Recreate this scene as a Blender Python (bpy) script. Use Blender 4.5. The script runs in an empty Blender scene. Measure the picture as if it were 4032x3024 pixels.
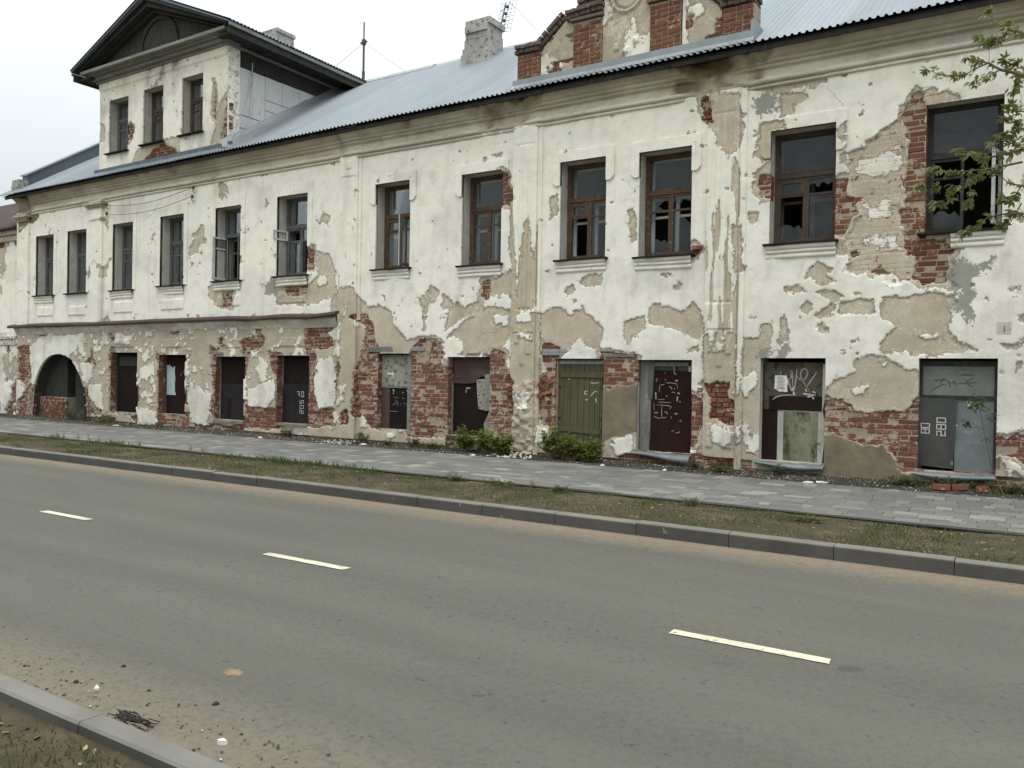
import bpy, bmesh, math, random
import numpy as np
from mathutils import Vector, Matrix
R = math.radians
rng = random.Random(7)
nrng = np.random.default_rng(11)
scene = bpy.context.scene
COL = scene.collection

# ------------------------------------------------------------------ camera
CAMP = Vector((0.0, -15.0, 1.65))
yaw, pitch, roll = R(32.45), R(-0.436), R(-1.022)
f0 = Vector((-math.sin(yaw) * math.cos(pitch), math.cos(yaw) * math.cos(pitch), math.sin(pitch)))
r0 = Vector((math.cos(yaw), math.sin(yaw), 0.0))
u0 = r0.cross(f0)
cr = r0 * math.cos(roll) - u0 * math.sin(roll)
cu = u0 * math.cos(roll) + r0 * math.sin(roll)
cam_d = bpy.data.cameras.new('camera')
cam = bpy.data.objects.new('camera', cam_d)
COL.objects.link(cam)
m3 = Matrix((cr, cu, -f0)).transposed()
cam.matrix_world = Matrix.Translation(CAMP) @ m3.to_4x4()
cam_d.sensor_width = 36.0
cam_d.lens = 28.80
cam_d.clip_start = 0.05
cam_d.clip_end = 2000.0
scene.camera = cam

# ------------------------------------------------------------------ overcast sky, sun, exposure
SUN_EL, SUN_AZ = R(77), R(35)          # high sun veiled by cloud
world = bpy.data.worlds.new('World')
scene.world = world
world.use_nodes = True
wt = world.node_tree
wt.nodes.clear()
sky = wt.nodes.new('ShaderNodeTexSky')
sky.sky_type = 'NISHITA'
sky.sun_disc = False
sky.sun_elevation = SUN_EL
sky.sun_rotation = R(180) - SUN_AZ
sky.dust_density = 6.0
sky.air_density = 1.0
sky.ozone_density = 1.0
cloud_mix = wt.nodes.new('ShaderNodeMix')
cloud_mix.data_type = 'RGBA'
cloud_mix.inputs[0].default_value = 0.88          # closed cloud layer over the clear sky
wt.links.new(sky.outputs[0], cloud_mix.inputs[6])
wc = wt.nodes.new('ShaderNodeTexCoord')
wn = wt.nodes.new('ShaderNodeTexNoise')
wn.inputs['Scale'].default_value = 2.2
wn.inputs['Detail'].default_value = 4.0
wt.links.new(wc.outputs['Generated'], wn.inputs['Vector'])
wr = wt.nodes.new('ShaderNodeValToRGB')
wr.color_ramp.elements[0].position = 0.3
wr.color_ramp.elements[0].color = (8.35, 8.95, 9.25, 1)
wr.color_ramp.elements[1].position = 0.75
wr.color_ramp.elements[1].color = (8.8, 9.35, 9.6, 1)
wt.links.new(wn.outputs['Fac'], wr.inputs['Fac'])
# overcast luminance rises evenly from the horizon to the zenith
wsep = wt.nodes.new('ShaderNodeSeparateXYZ'); wt.links.new(wc.outputs['Generated'], wsep.inputs[0])
wgr = wt.nodes.new('ShaderNodeMapRange')
wgr.inputs['From Min'].default_value = 0.0; wgr.inputs['From Max'].default_value = 1.0
wgr.inputs['To Min'].default_value = 0.46; wgr.inputs['To Max'].default_value = 2.40
wt.links.new(wsep.outputs[2], wgr.inputs['Value'])
wmul = wt.nodes.new('ShaderNodeVectorMath'); wmul.operation = 'SCALE'
wt.links.new(wr.outputs['Color'], wmul.inputs[0]); wt.links.new(wgr.outputs[0], wmul.inputs['Scale'])
wt.links.new(wmul.outputs[0], cloud_mix.inputs[7])
bg = wt.nodes.new('ShaderNodeBackground')
bg.inputs['Strength'].default_value = 0.10
wt.links.new(cloud_mix.outputs[2], bg.inputs['Color'])
wo = wt.nodes.new('ShaderNodeOutputWorld')
wt.links.new(bg.outputs[0], wo.inputs[0])

sun_d = bpy.data.lights.new('sun', 'SUN')
sun_d.energy = 1.5
sun_d.angle = R(50)
sun_d.color = (1.0, 0.955, 0.88)
sun = bpy.data.objects.new('sun', sun_d)
COL.objects.link(sun)
sdir = Vector((math.sin(SUN_AZ) * math.cos(SUN_EL), -math.cos(SUN_AZ) * math.cos(SUN_EL), math.sin(SUN_EL)))
sun.rotation_euler = sdir.to_track_quat('Z', 'Y').to_euler()
sun.location = (0, -20, 30)

vs = scene.view_settings
vs.view_transform = 'Standard'
vs.look = 'None'
vs.exposure = 0.25
vs.gamma = 1.0
vs.use_curve_mapping = False

# ------------------------------------------------------------------ helpers
def tag(o, label=None, cat=None, group=None, kind=None):
    if label: o['label'] = label
    if cat: o['category'] = cat
    if group: o['group'] = group
    if kind: o['kind'] = kind
    return o

def empty(name, loc=(0, 0, 0), parent=None):
    o = bpy.data.objects.new(name, None)
    o.location = loc
    o.empty_display_size = 0.2
    o.parent = parent
    COL.objects.link(o)
    return o

def link(name, me, parent=None, loc=None):
    o = bpy.data.objects.new(name, me)
    o.parent = parent
    if loc is not None: o.location = loc
    COL.objects.link(o)
    return o

class MB:
    """collects faces, builds one mesh object"""
    def __init__(s): s.v, s.f = [], []
    def add(s, vs_, fs_):
        k = len(s.v); s.v += [tuple(q) for q in vs_]; s.f += [tuple(i + k for i in q) for q in fs_]; return s
    def box(s, a, b):
        (x0, y0, z0), (x1, y1, z1) = a, b
        return s.add([(x0,y0,z0),(x1,y0,z0),(x1,y1,z0),(x0,y1,z0),(x0,y0,z1),(x1,y0,z1),(x1,y1,z1),(x0,y1,z1)],
                     [(0,3,2,1),(4,5,6,7),(0,1,5,4),(1,2,6,5),(2,3,7,6),(3,0,4,7)])
    def quad(s, a, b, c, d): return s.add([a, b, c, d], [(0, 1, 2, 3)])
    def prism(s, pts, y0, y1):
        """polygon in (x,z) extruded from y0 (front) to y1"""
        n = len(pts)
        vs_ = [(x, y0, z) for x, z in pts] + [(x, y1, z) for x, z in pts]
        fs_ = [tuple(range(n)), tuple(range(2*n-1, n-1, -1))]
        fs_ += [(i, n + i, n + (i+1) % n, (i+1) % n) for i in range(n)]
        return s.add(vs_, fs_)
    def prismx(s, pts, x0, x1):
        n = len(pts)
        vs_ = [(x0, y, z) for y, z in pts] + [(x1, y, z) for y, z in pts]
        fs_ = [tuple(range(n)), tuple(range(2*n-1, n-1, -1))]
        fs_ += [(i, n + i, n + (i+1) % n, (i+1) % n) for i in range(n)]
        return s.add(vs_, fs_)
    def tube(s, pts, rad, n=6):
        pts = [Vector(p) for p in pts]
        if not isinstance(rad, (list, tuple)): rad = [rad] * len(pts)
        k = len(s.v)
        for i, p in enumerate(pts):
            d = (pts[min(i+1, len(pts)-1)] - pts[max(i-1, 0)]).normalized()
            a = d.orthogonal().normalized() if i == 0 else (a - d * a.dot(d)).normalized()
            b = d.cross(a)
            for j in range(n):
                t = 2 * math.pi * j / n
                s.v.append(tuple(p + (a * math.cos(t) + b * math.sin(t)) * rad[i]))
        for i in range(len(pts) - 1):
            for j in range(n):
                s.f.append((k + i*n + j, k + i*n + (j+1) % n, k + (i+1)*n + (j+1) % n, k + (i+1)*n + j))
        s.f.append(tuple(k + j for j in range(n))[::-1]); s.f.append(tuple(k + (len(pts)-1)*n + j for j in range(n)))
        return s
    def ribbon(s, pts, w, y):
        """flat painted stroke in the (x,z) plane"""
        pts = [Vector((p[0], p[1])) for p in pts]
        k = len(s.v)
        for i, p in enumerate(pts):
            d = (pts[min(i+1, len(pts)-1)] - pts[max(i-1, 0)])
            d = d.normalized() if d.length > 1e-6 else Vector((1, 0))
            nrm = Vector((-d.y, d.x)) * w * 0.5
            s.v += [(p.x + nrm.x, y, p.y + nrm.y), (p.x - nrm.x, y, p.y - nrm.y)]
        for i in range(len(pts) - 1): s.f.append((k+2*i, k+2*i+1, k+2*i+3, k+2*i+2))
        return s
    def mesh(s, name, mat=None, smooth=False, fix=True):
        me = bpy.data.meshes.new(name)
        me.from_pydata(s.v, [], s.f)
        if fix:
            bm = bmesh.new(); bm.from_mesh(me)
            bmesh.ops.recalc_face_normals(bm, faces=bm.faces); bm.to_mesh(me); bm.free()
        if smooth: me.polygons.foreach_set('use_smooth', [True] * len(me.polygons))
        if mat: me.materials.append(mat)
        me.update()
        return me
    def build(s, name, mat=None, parent=None, smooth=False, loc=None, fix=True):
        return link(name, s.mesh(name, mat, smooth, fix), parent, loc)

def npmesh(name, verts, quads, mat, attrs=None, smooth=False, tris=None):
    me = bpy.data.meshes.new(name)
    verts = np.asarray(verts, np.float32); quads = np.asarray(quads, np.int32)
    k = quads.shape[1]
    me.vertices.add(len(verts)); me.vertices.foreach_set('co', verts.ravel())
    me.loops.add(quads.size); me.loops.foreach_set('vertex_index', quads.ravel())
    me.polygons.add(len(quads))
    me.polygons.foreach_set('loop_start', np.arange(0, quads.size, k, dtype=np.int32))
    me.polygons.foreach_set('loop_total', np.full(len(quads), k, np.int32))
    if smooth: me.polygons.foreach_set('use_smooth', np.ones(len(quads), bool))
    for nm, arr in (attrs or {}).items():
        arr = np.asarray(arr, np.float32)
        if arr.ndim == 2:
            at = me.attributes.new(nm, 'FLOAT_COLOR', 'POINT'); at.data.foreach_set('color', arr.ravel())
        else:
            at = me.attributes.new(nm, 'FLOAT', 'POINT'); at.data.foreach_set('value', arr.ravel())
    me.materials.append(mat)
    me.update(calc_edges=True)
    return me

def setf(me, w=0.3, g=-0.3, c=0.0, d=-0.3):
    """constant plaster fields on a simple mesh"""
    at = me.attributes.new('f1', 'FLOAT_COLOR', 'POINT')
    n = len(me.vertices)
    at.data.foreach_set('color', np.tile(np.array([w, g, c, d], np.float32), n))

# value noise on the wall plane
def _hash(i, j, s):
    h = (i.astype(np.int64) * 374761393 + j.astype(np.int64) * 668265263 + s * 974634777) & 0x7fffffff
    h = ((h ^ (h >> 13)) * 1274126177) & 0x7fffffff
    return ((h ^ (h >> 16)) & 0xffff) / 65535.0
def vnoise(x, z, s=0):
    i = np.floor(x); j = np.floor(z); fx = x - i; fz = z - j
    fx = fx * fx * (3 - 2 * fx); fz = fz * fz * (3 - 2 * fz)
    return (_hash(i, j, s) * (1-fx) + _hash(i+1, j, s) * fx) * (1-fz) + (_hash(i, j+1, s) * (1-fx) + _hash(i+1, j+1, s) * fx) * fz
def fbm(x, z, s=0, o=4):
    a, t, n = 0.5, 0.0, 0.0
    for k in range(o):
        t = t + a * vnoise(x * 2**k + 17.3*k, z * 2**k + 5.1*k, s + k); n += a; a *= 0.55
    return t / n

# ------------------------------------------------------------------ materials
def newmat(name):
    m = bpy.data.materials.new(name); m.use_nodes = True
    t = m.node_tree; t.nodes.clear()
    out = t.nodes.new('ShaderNodeOutputMaterial')
    return m, t, out
def ND(t, typ, ins=None, **props):
    n = t.nodes.new(typ)
    for k, v in props.items(): setattr(n, k, v)
    for k, v in (ins or {}).items():
        sck = n.inputs[k]
        if isinstance(v, bpy.types.NodeSocket): t.links.new(v, sck)
        else:
            if isinstance(v, (tuple, list)) and len(v) == 3 and sck.type == 'RGBA': v = (*v, 1.0)
            sck.default_value = v
    return n
def noise(t, vec, scale, detail=4, rough=0.55, dist=0.0):
    return ND(t, 'ShaderNodeTexNoise', {'Vector': vec, 'Scale': scale, 'Detail': detail, 'Roughness': rough, 'Distortion': dist}).outputs['Fac']
def ramp(t, fac, a, b):
    """linear step a..b -> 0..1"""
    return ND(t, 'ShaderNodeMapRange', {'Value': fac, 'From Min': a, 'From Max': b}).outputs[0]
def mixc(t, fac, a, b, blend='MIX'):
    n = ND(t, 'ShaderNodeMix', None, data_type='RGBA', blend_type=blend)
    for k, v in ((0, fac), (6, a), (7, b)):
        if isinstance(v, bpy.types.NodeSocket): t.links.new(v, n.inputs[k])
        else: n.inputs[k].default_value = (*v, 1.0) if isinstance(v, (tuple, list)) else v
    return n.outputs[2]
def mth(t, op, a, b=0.0, c=0.0, clamp=False):
    n = ND(t, 'ShaderNodeMath', None, operation=op, use_clamp=clamp)
    for k, v in enumerate((a, b, c)):
        if isinstance(v, bpy.types.NodeSocket): t.links.new(v, n.inputs[k])
        else: n.inputs[k].default_value = v
    return n.outputs[0]
def pos(t): return ND(t, 'ShaderNodeNewGeometry').outputs['Position']
def objc(t): return ND(t, 'ShaderNodeTexCoord').outputs['Object']
def scaled(t, vec, sx, sy, sz):
    return ND(t, 'ShaderNodeMapping', {'Vector': vec, 'Scale': (sx, sy, sz)}).outputs[0]
def principled(t, out, color, rough=0.8, metal=0.0, height=None, bstr=0.5, bdist=0.01, spec=0.3, nrm=None):
    p = ND(t, 'ShaderNodeBsdfPrincipled', {'Base Color': color, 'Roughness': rough, 'Metallic': metal, 'Specular IOR Level': spec})
    if height is not None:
        b = ND(t, 'ShaderNodeBump', {'Height': height, 'Strength': bstr, 'Distance': bdist})
        t.links.new(b.outputs[0], p.inputs['Normal'])
    t.links.new(p.outputs[0], out.inputs[0])
    return p

def paint(name, c1, c2, scale=6.0, c3=None, thr=0.62, rough=0.7, metal=0.0, bump=0.3, spec=0.10, stretch=(1, 1, 1), local=False, edge=0.04, fine=40.0):
    """weathered coat: two tones, wear patches with a shape of their own, fine grain"""
    m, t, out = newmat(name)
    v = scaled(t, objc(t) if local else pos(t), *stretch)
    a = noise(t, v, scale, 3, 0.6)
    b = noise(t, v, scale * 0.23, 3, 0.5)
    col = mixc(t, ramp(t, a, 0.3, 0.7), c1, c2)
    dark = tuple(q * 0.72 for q in c1)
    col = mixc(t, mth(t, 'MULTIPLY', ramp(t, b, 0.45, 0.7), 0.6), col, dark)
    h = noise(t, v, fine, 1, 0.6)
    if c3:
        w = noise(t, v, scale * 1.7, 4, 0.68)
        wf = ramp(t, w, thr, thr + edge)
        col = mixc(t, wf, col, c3)
        h = mth(t, 'SUBTRACT', h, mth(t, 'MULTIPLY', wf, 0.6))
    col = mixc(t, 0.35, col, mixc(t, noise(t, v, fine * 1.6, 0), (0.2, 0.2, 0.2), (0.8, 0.8, 0.8)), 'SOFT_LIGHT')
    principled(t, out, col, rough, metal, h, bump, 0.004, spec)
    return m

def make_stucco(name='weathered_plaster', soft=False):
    m, t, out = newmat(name)
    p = pos(t)
    at = ND(t, 'ShaderNodeAttribute', None, attribute_name='f1')
    sep = ND(t, 'ShaderNodeSeparateColor', {'Color': at.outputs['Color']})
    w, g, c = sep.outputs[0], sep.outputs[1], sep.outputs[2]
    d = at.outputs['Alpha']
    n1 = noise(t, p, 7.0, 5, 0.66, 0.3)
    n2 = noise(t, p, 0.55, 4, 0.55)
    n3 = noise(t, p, 2.6, 6, 0.6, 0.4)
    n4 = noise(t, p, 30.0, 2, 0.7)
    n5 = noise(t, scaled(t, p, 3.0, 3.0, 0.35), 1.0, 5, 0.6)
    n6 = noise(t, p, 90.0, 0, 0.6)
    # limewash
    white = mixc(t, ramp(t, n2, 0.35, 0.68), (0.84, 0.80, 0.705), (0.805, 0.777, 0.70))
    white = mixc(t, mth(t, 'MULTIPLY', ramp(t, n3, 0.55, 0.75), 0.45), white, (0.62, 0.60, 0.53))
    white = mixc(t, mth(t, 'MULTIPLY', ramp(t, n5, 0.55, 0.75), 0.5), white, (0.55, 0.52, 0.45))
    white = mixc(t, mth(t, 'MULTIPLY', ramp(t, n4, 0.62, 0.72), 0.35), white, (0.45, 0.41, 0.34))
    # bare lime render
    beige = mixc(t, ramp(t, n3, 0.3, 0.7), (0.455, 0.388, 0.285), (0.55, 0.485, 0.375))
    beige = mixc(t, mth(t, 'MULTIPLY', ramp(t, n1, 0.55, 0.7), 0.5), beige, (0.385, 0.315, 0.225))
    beige = mixc(t, mth(t, 'MULTIPLY', ramp(t, n5, 0.5, 0.7), 0.5), beige, (0.62, 0.565, 0.475))
    n8 = noise(t, p, 1.15, 6, 0.65, 0.5)
    beige = mixc(t, mth(t, 'MULTIPLY', ramp(t, n8, 0.50, 0.68), 0.6), beige, (0.355, 0.292, 0.21))
    white = mixc(t, mth(t, 'MULTIPLY', ramp(t, n8, 0.56, 0.74), 0.42), white, (0.53, 0.515, 0.46))
    white = mixc(t, mth(t, 'MULTIPLY', ramp(t, noise(t, p, 13.0, 4, 0.72, 1.0), 0.60, 0.68), 0.30), white, (0.50, 0.465, 0.40))
    beige = mixc(t, mth(t, 'MULTIPLY', ramp(t, noise(t, p, 20.0, 3, 0.7, 0.8), 0.58, 0.66), 0.4), beige, (0.31, 0.258, 0.195))
    beige = mixc(t, mth(t, 'MULTIPLY', ramp(t, n6, 0.62, 0.7), 0.35), beige, (0.2, 0.16, 0.12))
    n7 = noise(t, p, 16.0, 3, 0.7, 0.6)
    wv = mth(t, 'ADD', w, mth(t, 'MULTIPLY', mth(t, 'SUBTRACT', n1, 0.5), 0.15))
    wv = mth(t, 'ADD', wv, mth(t, 'MULTIPLY', mth(t, 'SUBTRACT', n7, 0.5), 0.13))
    wv = mth(t, 'ADD', wv, mth(t, 'MULTIPLY', mth(t, 'SUBTRACT', n4, 0.5), 0.07))
    wf = ramp(t, wv, -0.22, 0.22) if soft else ramp(t, wv, -0.006, 0.008)
    thin = mth(t, 'ADD', mth(t, 'MULTIPLY', ramp(t, noise(t, p, 3.7, 5, 0.6), 0.34, 0.52), 0.22), 0.78)
    col = mixc(t, mth(t, 'MULTIPLY', wf, thin), beige, white)
    fleck = ramp(t, mth(t, 'ADD', mth(t, 'ADD', w, 0.03), mth(t, 'ADD', mth(t, 'MULTIPLY', mth(t, 'SUBTRACT', n7, 0.5), 0.60), mth(t, 'MULTIPLY', mth(t, 'SUBTRACT', n4, 0.5), 0.40))), 0.0, 0.03)
    col = mixc(t, mth(t, 'MULTIPLY', mth(t, 'MULTIPLY', fleck, 0.0 if soft else 0.62), mth(t, 'SUBTRACT', 1.0, wf)), col, (0.70, 0.66, 0.565))
    rim = mth(t, 'MULTIPLY', ramp(t, mth(t, 'ABSOLUTE', mth(t, 'ADD', wv, 0.012)), 0.026, 0.006), 0.0 if soft else 0.68)
    col = mixc(t, rim, col, (0.25, 0.205, 0.155))
    # rain-run grime
    gr = ND(t, 'ShaderNodeAttribute', None, attribute_name='f2').outputs['Fac']
    gs = mth(t, 'MULTIPLY', gr, mth(t, 'ADD', 0.35, mth(t, 'MULTIPLY', ramp(t, mth(t, 'ADD', mth(t, 'MULTIPLY', n5, 0.6), mth(t, 'MULTIPLY', n7, 0.4)), 0.38, 0.62), 0.65)))
    col = mixc(t, mth(t, 'MULTIPLY', gs, 0.75), col, (0.255, 0.238, 0.20))
    # grey cement stain
    gv = mth(t, 'ADD', g, mth(t, 'MULTIPLY', mth(t, 'SUBTRACT', mth(t, 'ADD', mth(t, 'MULTIPLY', n1, 0.6), mth(t, 'MULTIPLY', n7, 0.4)), 0.5), 0.75))
    gf = ramp(t, gv, -0.35, 0.30) if soft else ramp(t, gv, -0.006, 0.012)
    grey = mixc(t, n3, (0.20, 0.195, 0.165), (0.30, 0.29, 0.25))
    col = mixc(t, mth(t, 'MULTIPLY', gf, 0.9), col, grey)
    # dark damp render
    dv = mth(t, 'ADD', d, mth(t, 'MULTIPLY', mth(t, 'SUBTRACT', n1, 0.5), 0.10))
    df = ramp(t, dv, -0.12, 0.12) if soft else ramp(t, dv, -0.01, 0.02)
    damp = mixc(t, ramp(t, n3, 0.35, 0.65), (0.215, 0.18, 0.125), (0.13, 0.11, 0.075))
    col = mixc(t, mth(t, 'MULTIPLY', df, 0.93), col, damp)
    # thin wash with the brick courses telegraphing through
    sx = ND(t, 'ShaderNodeSeparateXYZ', {0: p})
    cv = ND(t, 'ShaderNodeCombineXYZ', {0: sx.outputs[0], 1: sx.outputs[2], 2: 0.0}).outputs[0]
    cvn = ND(t, 'ShaderNodeVectorMath', {0: cv, 1: ND(t, 'ShaderNodeVectorMath', {0: ND(t, 'ShaderNodeTexNoise', {'Vector': p, 'Scale': 5.0, 'Detail': 3.0}).outputs['Color'], 1: (0.03, 0.03, 0.0)}, operation='MULTIPLY').outputs[0]}, operation='ADD').outputs[0]
    bt = ND(t, 'ShaderNodeTexBrick', {'Vector': cvn, 'Scale': 1.0, 'Mortar Size': 0.008, 'Mortar Smooth': 0.3, 'Brick Width': 0.28, 'Row Height': 0.09})
    cm = mth(t, 'MULTIPLY', bt.outputs['Fac'], c)
    cm = mth(t, 'MULTIPLY', cm, ramp(t, n3, 0.42, 0.58))
    col = mixc(t, mth(t, 'MULTIPLY', cm, 0.55), col, (0.22, 0.17, 0.12))
    red = mth(t, 'MULTIPLY', ramp(t, mth(t, 'ADD', n1, mth(t, 'MULTIPLY', bt.outputs['Fac'], -0.5)), 0.60, 0.63), c)
    col = mixc(t, red, col, (0.21, 0.085, 0.05))
    # hairline cracks
    vd = ND(t, 'ShaderNodeTexVoronoi', {'Vector': ND(t, 'ShaderNodeVectorMath', {0: p, 1: ND(t, 'ShaderNodeVectorMath', {0: ND(t, 'ShaderNodeTexNoise', {'Vector': p, 'Scale': 3.0, 'Detail': 5.0}).outputs['Color'], 1: (0.35, 0.35, 0.35)}, operation='MULTIPLY').outputs[0]}, operation='ADD').outputs[0], 'Scale': 0.75}, feature='DISTANCE_TO_EDGE')
    ck = mth(t, 'MULTIPLY', ramp(t, vd.outputs['Distance'], 0.006, 0.0025), ramp(t, n2, 0.58, 0.64))
    col = mixc(t, mth(t, 'MULTIPLY', ck, 0.35), col, (0.16, 0.13, 0.10))
    h = mth(t, 'ADD', mth(t, 'MULTIPLY', wf, 0.2 if soft else 0.8), mth(t, 'MULTIPLY', n4, 0.34))
    h = mth(t, 'ADD', h, mth(t, 'MULTIPLY', n1, 0.5))
    h = mth(t, 'SUBTRACT', h, mth(t, 'MULTIPLY', cm, 0.9))
    h = mth(t, 'SUBTRACT', h, mth(t, 'MULTIPLY', ck, 0.8))
    principled(t, out, col, 0.92, 0, h, 0.55, 0.012, 0.15)
    return m

def make_brick(name='old_brick', coat=0.0):
    m, t, out = newmat(name)
    p = pos(t)
    oi = ND(t, 'ShaderNodeObjectInfo').outputs['Random']
    ra = ND(t, 'ShaderNodeAttribute', None, attribute_name='rnd').outputs['Fac']
    r = mth(t, 'FRACT', mth(t, 'ADD', oi, mth(t, 'MULTIPLY', ra, 7.31)))
    cr_ = ND(t, 'ShaderNodeValToRGB', {'Fac': r})
    e = cr_.color_ramp.elements
    e[0].position, e[0].color = 0.0, (0.122, 0.050, 0.034, 1)
    e[1].position, e[1].color = 1.0, (0.265, 0.112, 0.064, 1)
    for q, cc in ((0.25, (0.175, 0.071, 0.046, 1)), (0.5, (0.205, 0.084, 0.052, 1)), (0.75, (0.165, 0.076, 0.054, 1))):
        x = e.new(q); x.color = cc
    n1 = noise(t, p, 9.0, 4, 0.68); n2 = noise(t, p, 0.9, 3); n3 = noise(t, p, 45.0, 1, 0.65)
    col = mixc(t, mth(t, 'MULTIPLY', ramp(t, n3, 0.35, 0.7), 0.45), cr_.outputs['Color'], (0.10, 0.045, 0.035))
    k = mth(t, 'ADD', n1, mth(t, 'MULTIPLY', mth(t, 'SUBTRACT', n2, 0.5), 0.55))
    k = mth(t, 'ADD', k, mth(t, 'MULTIPLY', mth(t, 'SUBTRACT', r, 0.5), 0.10))
    cf = ramp(t, k, 0.54 - coat, 0.60 - coat)
    lime = mixc(t, n3, (0.31, 0.245, 0.18), (0.50, 0.425, 0.335))
    col = mixc(t, mth(t, 'MULTIPLY', cf, 0.85), col, lime)
    h = mth(t, 'ADD', n3, mth(t, 'MULTIPLY', cf, 0.4))
    principled(t, out, col, 0.93, 0, h, 0.6, 0.006, 0.12)
    return m

M = {}
M['stucco'] = make_stucco()
M['softstucco'] = make_stucco('rain_streaked_plaster', True)
M['brick'] = make_brick()
M['brick_clean'] = make_brick('red_brick', -0.09)
M['mortar'] = paint('old_mortar', (0.32, 0.26, 0.195), (0.42, 0.35, 0.27), 9, (0.19, 0.14, 0.10), 0.58, 0.95, bump=0.7)
M['reveal'] = paint('reveal_plaster', (0.46, 0.435, 0.38), (0.58, 0.55, 0.475), 5, (0.30, 0.26, 0.21), 0.64, 0.92)
M['oldreveal'] = paint('worn_reveal', (0.27, 0.21, 0.16), (0.35, 0.285, 0.22), 7, (0.20, 0.115, 0.08), 0.6, 0.93, bump=0.6)
M['interior'] = paint('interior_wall', (0.20, 0.20, 0.19), (0.27, 0.26, 0.24), 2, None, rough=0.95)
M['archdark'] = paint('dark_arch_lining', (0.055, 0.052, 0.045), (0.085, 0.08, 0.068), 5, None, rough=0.95)  # evenly dark tone for the inside of the arch
def make_roof(name, c1, c2, metal, rough):
    m, t, out = newmat(name)
    p = pos(t)
    oi = ND(t, 'ShaderNodeObjectInfo').outputs['Random']
    n1 = noise(t, scaled(t, p, 2.2, 0.5, 0.5), 1.0, 5, 0.6); n2 = noise(t, scaled(t, p, 9, 0.5, 0.5), 1.0, 5, 0.6)
    col = mixc(t, ramp(t, n1, 0.35, 0.65), c1, c2)
    col = mixc(t, mth(t, 'MULTIPLY', ramp(t, n2, 0.58, 0.78), 0.3), col, tuple(q * 0.66 for q in c1))
    col = mixc(t, mth(t, 'MULTIPLY', oi, 0.45), col, tuple(q * 1.35 for q in c2))
    principled(t, out, col, rough, metal, None, 0.1, 0.01, 0.5)
    return m
M['roof'] = make_roof('galvanised_roof', (0.128, 0.152, 0.168), (0.165, 0.192, 0.21), 0.25, 0.42)
M['flash'] = make_roof('zinc_flashing', (0.17, 0.19, 0.20), (0.25, 0.27, 0.278), 0.3, 0.5)
M['slate'] = make_roof('dark_zinc', (0.075, 0.095, 0.115), (0.11, 0.135, 0.155), 0.3, 0.55)
M['tar'] = paint('tarred_boards', (0.035, 0.036, 0.036), (0.06, 0.06, 0.058), 8, (0.12, 0.115, 0.105), 0.66, 0.85, stretch=(1, 1, 1))
M['darkwood'] = paint('dark_old_wood', (0.030, 0.028, 0.026), (0.055, 0.05, 0.045), 12, None, rough=0.85)
M['greywood'] = paint('weathered_grey_wood', (0.15, 0.145, 0.13), (0.24, 0.23, 0.21), 9, (0.36, 0.345, 0.31), 0.63, 0.9, stretch=(1, 1, 0.25), bump=0.6)
M['cornicewood'] = paint('grey_cornice_boards', (0.19, 0.18, 0.165), (0.27, 0.26, 0.235), 5, (0.50, 0.48, 0.43), 0.66, 0.9, stretch=(0.5, 1, 2))
M['sheetboard'] = paint('pale_grey_boards', (0.50, 0.505, 0.50), (0.60, 0.60, 0.585), 3, (0.34, 0.335, 0.32), 0.63, 0.85, stretch=(1, 1, 0.4))
M['fr_brown'] = paint('brown_frame_paint', (0.085, 0.051, 0.034), (0.125, 0.078, 0.052), 14, (0.25, 0.215, 0.175), 0.60, 0.7)
M['fr_dark'] = paint('dark_brown_frame_paint', (0.068, 0.050, 0.038), (0.105, 0.08, 0.062), 14, (0.22, 0.195, 0.165), 0.66, 0.75)
M['fr_black'] = paint('blackened_frame', (0.035, 0.033, 0.030), (0.062, 0.058, 0.052), 14, (0.17, 0.155, 0.135), 0.68, 0.8)
M['fr_grey'] = paint('grey_frame_paint', (0.095, 0.098, 0.094), (0.15, 0.152, 0.146), 14, (0.30, 0.295, 0.275), 0.65, 0.75)
M['fr_pale'] = paint('pale_sash_paint', (0.36, 0.375, 0.37), (0.47, 0.475, 0.46), 12, (0.2, 0.19, 0.17), 0.63, 0.75)
M['fr_white'] = paint('flaking_white_sash', (0.52, 0.525, 0.50), (0.62, 0.62, 0.59), 12, (0.28, 0.26, 0.23), 0.64, 0.75)
M['sillmetal'] = paint('blackened_sill_sheet', (0.02, 0.02, 0.02), (0.035, 0.035, 0.034), 10, (0.10, 0.095, 0.085), 0.68, 0.9, spec=0.03)
M['rustmetal'] = paint('rusty_sheet', (0.058, 0.036, 0.029), (0.088, 0.054, 0.042), 5, (0.12, 0.075, 0.055), 0.62, 0.7, spec=0.35)
M['maroon'] = paint('maroon_paint', (0.024, 0.0135, 0.0120), (0.033, 0.0175, 0.015), 4, (0.042, 0.026, 0.022), 0.68, 0.92, spec=0.02)
M['maroon2'] = paint('dark_maroon_sheet', (0.018, 0.0145, 0.0135), (0.026, 0.019, 0.017), 4, (0.036, 0.027, 0.024), 0.68, 0.92, spec=0.02)
M['paleboard'] = paint('speckled_pale_board', (0.27, 0.265, 0.215), (0.35, 0.34, 0.285), 7, (0.08, 0.066, 0.045), 0.56, 0.85, edge=0.05)
M['greenboard'] = paint('algae_board', (0.080, 0.095, 0.048), (0.25, 0.245, 0.185), 2.2, (0.055, 0.066, 0.034), 0.49, 0.85, stretch=(1, 1, 0.55), edge=0.12)
M['algaerim'] = paint('pale_board_rim', (0.36, 0.37, 0.31), (0.46, 0.46, 0.395), 6, (0.09, 0.08, 0.06), 0.64, 0.85)
M['olive'] = paint('olive_brown_panel', (0.072, 0.062, 0.045), (0.105, 0.092, 0.068), 4, (0.035, 0.026, 0.021), 0.52, 0.75, edge=0.1)
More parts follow.
